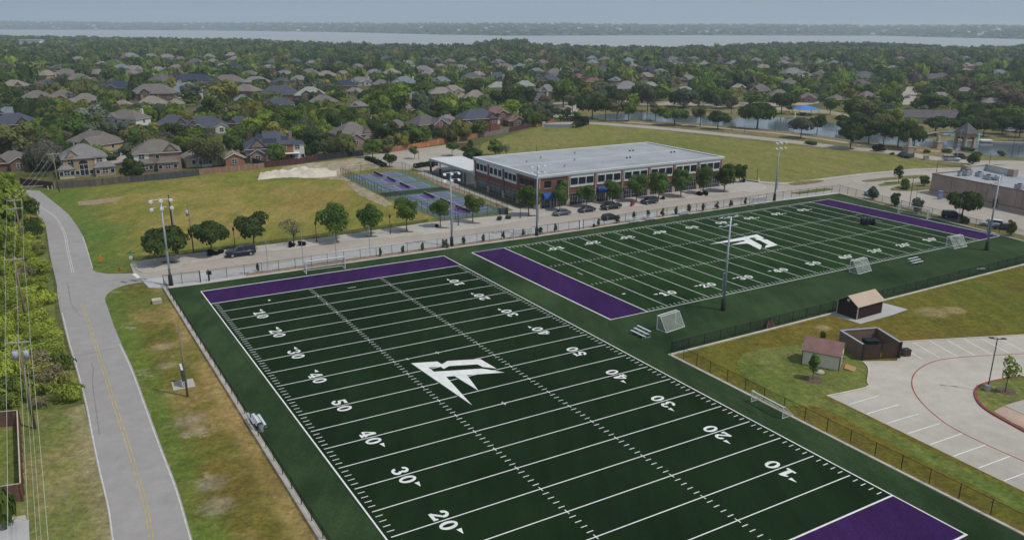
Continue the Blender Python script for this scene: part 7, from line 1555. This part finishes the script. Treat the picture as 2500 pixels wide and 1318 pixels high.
for (x, y), l in zip(EV, nx): ptree(x, y + 1, random.uniform(9, 12), y - random.uniform(14, 19), 'cone', (.070, .105, .050) if random.random() < .7 else (.12, .10, .07), 'small conical evergreen ' + l, 'small_evergreen', 'shrub', 'small evergreens along the street fence', .08, .16)
# ------------------------------------------------------------------ suburb trees, each near one a thing of its own
def inpoly(x, y, P):
    c = False; j = len(P) - 1
    for i in range(len(P)):
        if (P[i][1] > y) != (P[j][1] > y) and x < (P[j][0] - P[i][0]) * (y - P[i][1]) / (P[j][1] - P[i][1]) + P[i][0]: c = not c
        j = i
    return c
NO_TREES = [[(-400, 1500), (-400, 470), (40, 455), (139, 466), (320, 449), (490, 431), (646, 413), (780, 395), (890, 382), (1010, 366), (1100, 350), (1172, 338), (1296, 312), (1320, 308), (1355, 296), (1340, 291), (1270, 288), (1228, 280), (1222, 272), (1284, 263), (1368, 256), (1425, 252), (1440, 262), (1600, 262), (1760, 268), (1900, 261), (1960, 266), (2060, 276), (2100, 300), (2200, 306), (2230, 300), (2340, 300), (2380, 322), (2700, 320), (2700, 1500)],
            [(2180, 262), (2204, 214), (2238, 212), (2250, 224), (2230, 262)], [(44, 190), (66, 148), (94, 142), (94, 158), (68, 188)], [(264, 376), (320, 378), (322, 402), (264, 404)], [(540, 352), (596, 350), (596, 366), (540, 366)], [(640, 354), (700, 302), (825, 298), (830, 310), (722, 316), (662, 358)], [(958, 270), (1030, 264), (1118, 258), (1126, 270), (1020, 280)]]
PROTECT = HOUSES + [dict(x0=2195, x1=2315, y0=276, y1=292, c=G(2250, 300), r=0, y=G(2250, 300).y, rank=0, phrase=None), dict(x0=2310, x1=2338, y0=264, y1=292, c=G(2324, 298), r=0, y=G(2324, 298).y, rank=0, phrase=None), dict(x0=270, x1=300, y0=362, y1=392, c=G(284, 383), r=0, y=G(284, 383).y, rank=0, phrase=None), dict(x0=2205, x1=2240, y0=214, y1=250, c=G(2214, 240), r=0, y=G(2214, 240).y, rank=0, phrase=None), dict(x0=55, x1=108, y0=100, y1=110, c=Vector((-1000, 1500, 0)), r=0, y=1500, rank=0, phrase=None), dict(x0=45, x1=94, y0=146, y1=184, c=G(60, 186), r=0, y=620, rank=0, phrase=None)]
for h_ in PROTECT: h_['cov'] = 0.0
def try_plant(p, w, h, cap0=.17, cap1=.24, force=False):
    x, yb = PX((p.x, p.y, 0)); s = F / zdepth((p.x, p.y, h / 2)); yt = PX((p.x, p.y, h))[1]
    if not force and any(inpoly(x, yb, P) for P in NO_TREES): return False
    hit = []
    for q in PROTECT:
        if abs(q['c'].y - p.y) < q['r'] and (q['c'].to_2d() - p.to_2d()).length < q['r'] + w * .22 and q['r'] > 0: return False
        if q['y'] > p.y:
            ox = min(x + w * s / 2, q['x1']) - max(x - w * s / 2, q['x0']); oy = min(yb, q['y1']) - max(yt, q['y0'])
            if ox > 0 and oy > 0:
                f = .8 * ox * oy / ((q['x1'] - q['x0']) * (q['y1'] - q['y0']))
                if not force and q['cov'] + f > (cap0 if q['rank'] == 0 else cap1): return False
                hit.append((q, f))
    for q, f in hit: q['cov'] += f
    return True
SUBT = 'trees of the subdivision'
PLANTED = []
def splant(px, py, wpx, ytop, kind, colour, label, clear=.12, name='tree'):
    p = G(px, py); h = hgt(p, ytop); w = wpx * zdepth(p) / F; try_plant(p, w, h, force=True); PLANTED.append((p.x, p.y, w)); tree(p, w, h, kind, colour, label, name, 'tree', SUBT, clear)
for a in ((52, 392, 122, 303, 'round', 'olive', 'big pale green bushy tree behind the far left grey roof'), (112, 432, 92, 338, 'bare', 'twig', 'leafless grey tree beside the road end fence', .25, 'bare_tree'), (135, 336, 62, 280, 'round', 'dark', 'dark round tree above the bushy left tree'), (95, 330, 76, 288, 'broad', 'bright', 'bright green tree above the bushy left tree'), (225, 318, 84, 256, 'round', 'pale', 'white-flowering tree left of the white two-storey house', .1, 'flowering_tree'), (246, 322, 64, 277, 'round', 'olive', 'olive tree at the left wall of the white two-storey house'), (192, 316, 36, 288, 'round', 'mid', 'green tree below the white-flowering tree'), (262, 272, 44, 220, 'tall', 'bright', 'tall light green tree behind the white two-storey house'),
          (427, 366, 62, 298, 'round', 'dark', 'dark tree left of the long slate roofed house', .25), (330, 350, 66, 308, 'broad', 'yellow', 'yellow-olive tree below the white two-storey house'), (372, 338, 60, 300, 'round', 'yellow', 'brownish yellow tree above the pinkish brick house'), (492, 410, 74, 334, 'willow', 'olive', 'left drooping willow above the tan fence'), (535, 408, 50, 340, 'willow', 'olive', 'right drooping willow beside the small brick gable'), (636, 340, 84, 279, 'round', 'bright', 'bright green tree behind the slate solar house'), (585, 344, 42, 318, 'round', 'olive', 'olive tree left of the bright green one'), (556, 262, 80, 195, 'round', 'yellow', 'large yellow green tree left of the orange brick house'), (520, 290, 70, 232, 'round', 'mid', 'large mid green tree below the yellow green one'), (592, 292, 70, 238, 'round', 'mid', 'second large mid green tree below the yellow green one'), (470, 252, 60, 205, 'round', 'grey', 'grey green tree in front of the pale blue-grey house'),
          (762, 374, 90, 314, 'round', 'dark', 'broad dark tree right of the slate solar house', .2), (682, 325, 64, 276, 'bare', 'twig', 'twiggy leafless tree behind the slate solar house', .2, 'bare_tree'), (768, 318, 56, 266, 'round', 'yellow', 'yellow green tree behind the broad dark tree', .2), (818, 316, 56, 262, 'round', 'bright', 'bright green tree left of the tan-brown corner house', .15), (740, 290, 50, 240, 'round', 'dark', 'dark tree above the yellow green one'), (832, 372, 32, 319, 'cone', 'dark', 'dark conical magnolia in front of the tan-brown corner house', .05), (948, 356, 66, 297, 'round', 'dark', 'dark tree right of the tan-brown corner house'), (1006, 352, 66, 303, 'round', 'mid', 'green tree before the charcoal roof house'), (962, 362, 40, 336, 'shrub', 'grey', 'grey green shrub behind the cedar fence'), (1066, 345, 30, 310, 'round', 'dark', 'dark small tree at the red brick gable'), (1140, 336, 26, 308, 'round', 'dark', 'dark small tree by the grey hip house'),
          (928, 300, 68, 231, 'round', 'bright', 'vivid green tree above the corner house', .15), (976, 282, 66, 205, 'tall', 'bright', 'tall vivid green tree right of it', .12), (1028, 288, 50, 222, 'tall', 'grey', 'dark grey-green tall tree above the charcoal roof', .12), (1062, 282, 50, 236, 'round', 'brown', 'brownish tree below the tan two-storey houses'), (1096, 286, 60, 244, 'round', 'dark', 'dark tree left of the broad tan hip house'), (1138, 272, 56, 240, 'broad', 'dark', 'dark hedge-like tree below the broad tan hip house'), (1226, 276, 74, 212, 'round', 'dark', 'left of two big dark trees over the red brick house'), (1284, 274, 70, 210, 'round', 'dark', 'right of two big dark trees by the parking area'), (1240, 240, 26, 175, 'tall', 'olive', 'slim tall olive tree in the centre rooftops'), (1405, 250, 56, 200, 'round', 'dark', 'dark tree left of the grey house by the pond'), (1480, 254, 70, 202, 'round', 'grey', 'grey green round tree before the grey house by the pond'), (1556, 258, 44, 206, 'round', 'dark', 'dark tree right of the grey house by the pond'),
          (2162, 262, 50, 198, 'tall', 'bright', 'vivid green tall tree left of the neighbourhood street', .1), (2128, 226, 60, 204, 'round', 'bright', 'bright green tree above the dark red brick house'), (2176, 226, 46, 172, 'round', 'mid', 'round green tree at the street corner'), (2252, 234, 52, 199, 'round', 'yellow', 'left of two yellow green trees right of the street'), (2300, 230, 46, 196, 'broad', 'yellow', 'right of two yellow green trees right of the street'), (2266, 276, 88, 228, 'round', 'dark', 'large dark tree right of the neighbourhood street', .15), (2372, 270, 80, 226, 'round', 'dark', 'dark tree above the lodge tower'), (2345, 288, 66, 250, 'round', 'mid', 'green tree right of the lodge tower'), (2460, 262, 90, 214, 'round', 'brown', 'brownish broad tree near the right edge'), (2420, 292, 70, 248, 'round', 'dark', 'dark tree below the far right grey roof')):
    splant(*a)
CW = [('dark', .26, 'dark green'), ('mid', .27, 'mid green'), ('bright', .14, 'bright green'), ('yellow', .06, 'yellow green'), ('olive', .12, 'olive green'), ('grey', .08, 'grey green'), ('brown', .04, 'brownish'), ('twig', .03, 'leafless grey')]
used_l = {}
def side_phrase(x, y):
    b = min((h_ for h_ in HOUSES if not h_.get('extra')), key=lambda q: (q['px'] - x) ** 2 + 2.2 * (q['py'] - y) ** 2)
    dx, dy = x - b['px'], y - b['py']
    rel = ('left of' if dx < 0 else 'right of') if abs(dx) > 1.3 * abs(dy) else ('in front of' if dy > 0 else 'behind')
    return rel + ' the ' + b['phrase']
n_ind = 0; tries = 0; todo = []
cand = []
for _ in range(60000):
    yy = 225 + 470 * math.sqrt(random.random()); xx = random.uniform(-.68, .68) * (yy + 40)
    cand.append((xx, yy))
cand.sort(key=lambda q: q[1] + random.uniform(0, 60))
LIM = 222
for xx, yy in cand:
    if n_ind >= LIM: break
    h = random.uniform(6.0, 11.0); w = h * random.uniform(1.0, 1.4)
    if any((xx - q[0]) ** 2 + (yy - q[1]) ** 2 < ((w + q[2]) * .36) ** 2 for q in PLANTED): continue
    p = Vector((xx, yy, 0))
    x, yb = PX(p)
    if x < -60 or x > 2560: continue
    if not try_plant(p, w, h): continue
    PLANTED.append((xx, yy, w)); n_ind += 1; todo.append((p, w, h)); last_y = yy
for p, w, h in todo:
    c = random.choices(CW, [q[1] for q in CW])[0]; kind = 'bare' if c[0] == 'twig' else random.choices(('round', 'broad', 'tall'), (.55, .3, .15))[0]
    x, yt = PX((p.x, p.y, h * .6)); sh = {'round': 'round', 'broad': 'spreading', 'tall': 'tall', 'bare': ''}[kind]; sz = 'small ' if h < 7 else 'large ' if h > 9.8 else ''
    lab = f"{sz}{c[2]} {sh} tree {side_phrase(x, yt)}".replace('  ', ' ')
    t = tree(p, w, h, kind, c[0], lab, 'tree', 'tree', SUBT, .10 if kind != 'bare' else .25, jitter=.2); used_l.setdefault(lab, []).append((x, t))
ORD = ['leftmost', 'second from the left', 'third from the left', 'fourth from the left', 'fifth from the left', 'sixth from the left', 'seventh from the left', 'eighth from the left']
for lab, L in used_l.items():
    if len(L) > 1:
        for i, (x, t) in enumerate(sorted(L, key=lambda q: q[0])): t['label'] = ' '.join((lab + ', ' + (ORD[i] if i < len(L) - 1 or len(L) > 8 else 'rightmost')).split()[:16])

# ------------------------------------------------------------------ the wooded suburb farther out: one mass
def interp(pts, x):
    for (a, ya), (b, yb) in zip(pts[:-1], pts[1:]):
        if a <= x <= b: return ya + (yb - ya) * (x - a) / (b - a)
    return pts[0][1] if x < pts[0][0] else pts[-1][1]
SHORE = [(-200, 95), (0, 97), (300, 103), (590, 108), (840, 119), (1000, 126), (1240, 122), (1500, 129), (1660, 132), (1800, 122), (2000, 116), (2200, 119), (2365, 132), (2500, 125), (2700, 122)]
LOWC = [leaf_cloud(500 + k, 80, ('round', 'broad')[k % 2], .215, 7) for k in range(8)]
MIDC = [leaf_cloud(600 + k, 260, ('round', 'broad')[k % 2], .135, 9) for k in range(6)]
def mass(name, items, label=None):
    """items: (x, y, z0, w, h, rgb, detail) -> one mesh of crowns"""
    Vs, Rs = [], []
    for x, y, z, w, h, rgb, det in items:
        V, T = (MIDC if det else LOWC)[random.randrange(6)]
        a = random.uniform(0, 6.28); ca, sa = math.cos(a), math.sin(a)
        W = V.copy(); X = (W[..., 0] * ca - W[..., 1] * sa) * w / 2 + x; Y = (W[..., 0] * sa + W[..., 1] * ca) * w / 2 + y; Z = W[..., 2] * h + z
        Vs.append(np.stack([X, Y, Z], -1)); Rs.append(np.clip(T, .6, 1.5)[:, None] * np.array(rgb)[None, :])
    o = bpy.data.objects.new(name, quad_mesh(name, np.concatenate(Vs), None, 'foliage_mass', np.concatenate(Rs))); C.objects.link(o)
    tag(o, label, None, None, 'stuff'); return o
def rgbpick(far=False):
    c = GREEN[random.choices(('dark', 'mid', 'bright', 'yellow', 'olive', 'grey', 'brown', 'twig'), (.36, .30, .09, .03, .11, .06, .03, .02) if not far else (.36, .28, .04, .02, .14, .09, .03, .04))[0]]
    v = random.uniform(.75, 1.25); return (c[0] * v, c[1] * v, c[2] * v)
items = []; grid = {}
def clear_of(x, y, w):
    k = (int(x // 14), int(y // 14))
    for i in (-1, 0, 1):
        for j in (-1, 0, 1):
            for q in grid.get((k[0] + i, k[1] + j), ()):
                if (x - q[0]) ** 2 + (y - q[1]) ** 2 < ((w + q[2]) * .31) ** 2: return False
    return True
for q in PLANTED: grid.setdefault((int(q[0] // 14), int(q[1] // 14)), []).append(q)
for _ in range(52000):
    yy = 330 + 1950 * random.random() ** .75; xx = random.uniform(-.70, .70) * (yy + 60)
    if yy < last_y - 80: continue
    p = Vector((xx, yy, 0)); x, yb = PX(p)
    if x < -120 or x > 2620 or yb < interp(SHORE, x) + .3: continue
    h = random.uniform(6.5, 12.5); w = h * random.uniform(1.15, 1.65)
    if yy > 700: h *= 1.05; w *= 1.15
    dxh = (x - 1235) / 90
    if abs(dxh) < 1 and 1050 < yy < 1500: h *= 1 + .55 * (1 - dxh * dxh)
    if not clear_of(xx, yy, w) or not try_plant(p, w, h, .18, .22): continue
    grid.setdefault((int(xx // 14), int(yy // 14)), []).append((xx, yy, w)); items.append((xx, yy, h * .20, w, h * .80, rgbpick(yy > 800), yy < 560))
mass('wooded_suburb', items, 'dense mass of suburban treetops running back to the lake shore')
N_MASS = len(items); print('mass trees', N_MASS)

# ------------------------------------------------------------------ lake, far shore
FARS = [(-300, 72), (0, 73), (500, 75), (800, 79), (900, 81), (1100, 86), (1250, 88), (1660, 87), (2150, 88), (2300, 92), (2500, 96), (2800, 98)]
xs = list(range(-200, 2701, 50))
sheet('lake', [(x, interp(SHORE, x) + 2) for x in xs] + [(x, interp(FARS, x) - .8) for x in xs[::-1]], 0.05, 'lake_water')
CREST = lambda d: 44 + d * 2.3 / F
b = MB(); cols = list(range(-500, 3001, 25)); R_ = 14; vs_ = []; land = {}
for i, x in enumerate(cols):
    hz = 62 + (x - 1250) * .004; d0 = G(x, max(interp(FARS, x), hz + 8))
    u = Vector((d0.x, d0.y)).normalized(); L0 = Vector((d0.x, d0.y)).length
    for j in range(R_ + 1):
        s = j / R_; d = L0 + s * s * 2600 + s * 500; q = u * d; zc = CREST(d * u.y) * (s ** .9) * (1 + .03 * math.sin(x * .011) + .025 * math.sin(x * .037 + 1) + .015 * math.sin(x * .11)) if s > 0 else 0.02
        vs_.append((q.x, q.y, zc))
b.add(vs_, [(i * (R_ + 1) + j, (i + 1) * (R_ + 1) + j, (i + 1) * (R_ + 1) + j + 1, i * (R_ + 1) + j + 1) for i in range(len(cols) - 1) for j in range(R_)])
fs_ = b.build('far_shore', 'far_shore_land', None, True); fs_['kind'] = 'structure'
bm = bmesh.new(); bm.from_mesh(fs_.data)
for f in bm.faces:
    if f.normal.z < 0: f.normal_flip()
bm.to_mesh(fs_.data); bm.free()
items = []; white = MB()
for _ in range(5200):
    i = random.randrange(len(cols) - 1); j = random.random() ** .8 * R_; j0 = min(R_ - 1, int(j)); fj = j - j0; fi = random.random()
    A0 = Vector(vs_[i * (R_ + 1) + j0]); A1 = Vector(vs_[i * (R_ + 1) + j0 + 1]); B0 = Vector(vs_[(i + 1) * (R_ + 1) + j0]); B1 = Vector(vs_[(i + 1) * (R_ + 1) + j0 + 1])
    q = (A0 * (1 - fj) + A1 * fj) * (1 - fi) + (B0 * (1 - fj) + B1 * fj) * fi
    if random.random() < .055 and j > .6: s = random.uniform(6, 16); white.box(q.x - s, q.x + s, q.y - 6, q.y + 6, q.z - 2, q.z + random.uniform(6, 10))
    else: w = random.uniform(22, 46); items.append((q.x, q.y, q.z - 2, w, random.uniform(9, 14), rgbpick(True), False))
mass('far_shore_woods', items, 'hazy blue wooded shore across the lake')
tag(white.build('far_shore_town', 'far_white'), 'pale specks of far buildings on the opposite lake shore', None, None, 'stuff')
def far_thing(px, py, dist): d = fwd + (px - 1250) / F * cr + (659 - py) / F * cu; t_ = dist / d[1]; return Vector((d[0] * t_, d[1] * t_, CH + d[2] * t_))
p = far_thing(2076, 60, 7000); t = thing('tower_crane', 'thin pale tower crane on the horizon', 'crane', (p.x, p.y, 30)); sx = 7000 / F
b = MB(); b.box(-1.5, 1.5, -1.5, 1.5, 0, 75); b.build('mast', 'galvanised', t); b = MB(); b.box(-30, 38, -1.2, 1.2, 75.01, 77.5); b.build('jib', 'galvanised', t)
p = far_thing(2260, 60, 7000); b = MB(); b.tube([(0, 0, 0), (0, 0, 80)], 1.6, 6, .8); o = b.build('radio_mast', 'galvanised'); o.location = (p.x, p.y, 30); tag(o, 'thin radio mast on the horizon right of the crane', 'mast')
p = far_thing(2451, 62, 6000); t = thing('water_tower', 'small water tower on the horizon near the right edge', 'water tower', (p.x, p.y, 20)); b = MB(); b.tube([(0, 0, 0), (0, 0, 42)], 2.5, 8); b.build('column', 'galvanised', t); b = MB(); b.loft([[(r * math.cos(a), r * math.sin(a), z) for a in [2 * math.pi * k / 10 for k in range(10)]] for z, r in ((42, 3), (46, 9), (50, 9), (54, 3))]); b.build('tank', 'white_trim', t)
p = far_thing(1310, 60, 6500); b = MB(); b.box(-6, 6, -6, 6, 0, 34); o = b.build('distant_tower', 'galvanised'); o.location = (p.x, p.y, 34); tag(o, 'small blocky tower on the horizon at the centre', 'tower')
p = G(80, 118); t = thing('distant_building', 'long low white building above the treetops at the far left', 'building', p, 0); b = MB(); b.box(-19, 19, -8, 8, 0, 14.5); b.build('wall', 'far_white', t); b = MB(); b.box(-20, 20, -9, 9, 14.502, 15.2); b.build('roof', 'parapet_white', t)

# ------------------------------------------------------------------ brush beside the road
sheet('brush_ground', [(215, 975), (150, 1002), (0, 1030), (-300, 1010), (-300, 430), (0, 425), (30, 446), (60, 466), (88, 520), (108, 560), (118, 630), (131, 700), (134, 770), (160, 850), (180, 900)], 0.015, 'green_grass')
BR = [(200, 975), (150, 992), (80, 1000), (0, 1015), (-260, 1000), (-260, 440), (0, 430), (30, 446), (58, 470), (80, 520), (96, 560), (108, 630), (120, 700), (126, 770), (146, 850), (165, 910)]
items = []
BP = [(.330, .390, .060), (.260, .320, .052), (.180, .235, .045), (.34, .33, .095), (.240, .215, .125), (.140, .190, .045)]
tr_ = 0
while len(items) < 330 and tr_ < 9000:
    tr_ += 1; x, y = random.uniform(-200, 205), random.uniform(450, 1010)
    if not inpoly(x + 14, y, BR) or not inpoly(x, y, BR): continue
    p = G(x, y); w = random.uniform(3.0, 6.5); h = random.uniform(1.6, 3.6) * (1.2 if x < 60 else .85)
    if any((p.x - q[0]) ** 2 + (p.y - q[1]) ** 2 < (.25 * (w + q[3])) ** 2 for q in items): continue
    c = random.choices(BP, (.40, .28, .14, .10, .04, .04))[0] if y < 900 else random.choices(BP, (.10, .14, .2, .22, .24, .1))[0]
    v = random.uniform(.8, 1.2); items.append((p.x, p.y, -.1, w, h, tuple(k_ * v for k_ in c), True))
MIDC_keep = MIDC; MIDC = [leaf_cloud(800 + k, 760, ('round', 'broad', 'vase')[k % 3], .064, 12) for k in range(6)]
mass('roadside_brush', items, 'thicket of bright green brush along the left side of the road')
MIDC = MIDC_keep
for a in ((20, 560, 100, 440, 'round', 'bright', 'tall bright green tree at the upper left of the roadside brush'), (72, 545, 60, 478, 'round', 'mid', 'green tree of the brush nearest the road bend'), (-10, 640, 90, 540, 'round', 'bright', 'bright green tree at the left edge of the brush'), (88, 585, 46, 530, 'round', 'dark', 'dark small tree at the road edge of the brush'), (18, 478, 60, 420, 'round', 'bright', 'bright green tree below the far left grey roof'), (14, 1290, 60, 1196, 'shrub', 'mid', 'green shrub at the bottom left fence corner')):
    ptree(*a[:7], 'tree', 'tree', 'trees of the roadside thicket', .1)

# ------------------------------------------------------------------ haze
hm = bpy.data.materials.new('haze'); hm.use_nodes = True; hn = hm.node_tree; hn.nodes.clear()
ho = hn.nodes.new('ShaderNodeOutputMaterial'); pv = hn.nodes.new('ShaderNodeVolumePrincipled'); pv.inputs['Density'].default_value = 0.00015; pv.inputs['Color'].default_value = (0.74, 0.86, 1.0, 1); pv.inputs['Anisotropy'].default_value = 0.2
hn.links.new(pv.outputs[0], ho.inputs['Volume'])
b = MB(); b.box(-9100, 9100, -330, 14100, -1.0, 118); hz_ = b.build('haze', hm); hz_['kind'] = 'stuff'; hz_['label'] = 'pale blue haze over the far shore and the lake'

# ------------------------------------------------------------------ labels that still coincide get their order from the left
by = {}
for o in C.objects:
    if o.parent is None and o.get('category'): by.setdefault(o['label'], []).append(o)
for lab, L in by.items():
    for i, o in enumerate(sorted(L, key=lambda q: PX(q.location)[0])):
        tail = (', ' + ORD[min(i, 7)]) if len(L) > 1 else ''
        o['label'] = ' '.join(lab.split()[:16 - len(tail.split()) + (1 if tail else 0)][:16]) + tail if len(lab.split()) + len(tail.replace(',', '').split()) <= 16 else ' '.join(lab.split()[:12]) + tail
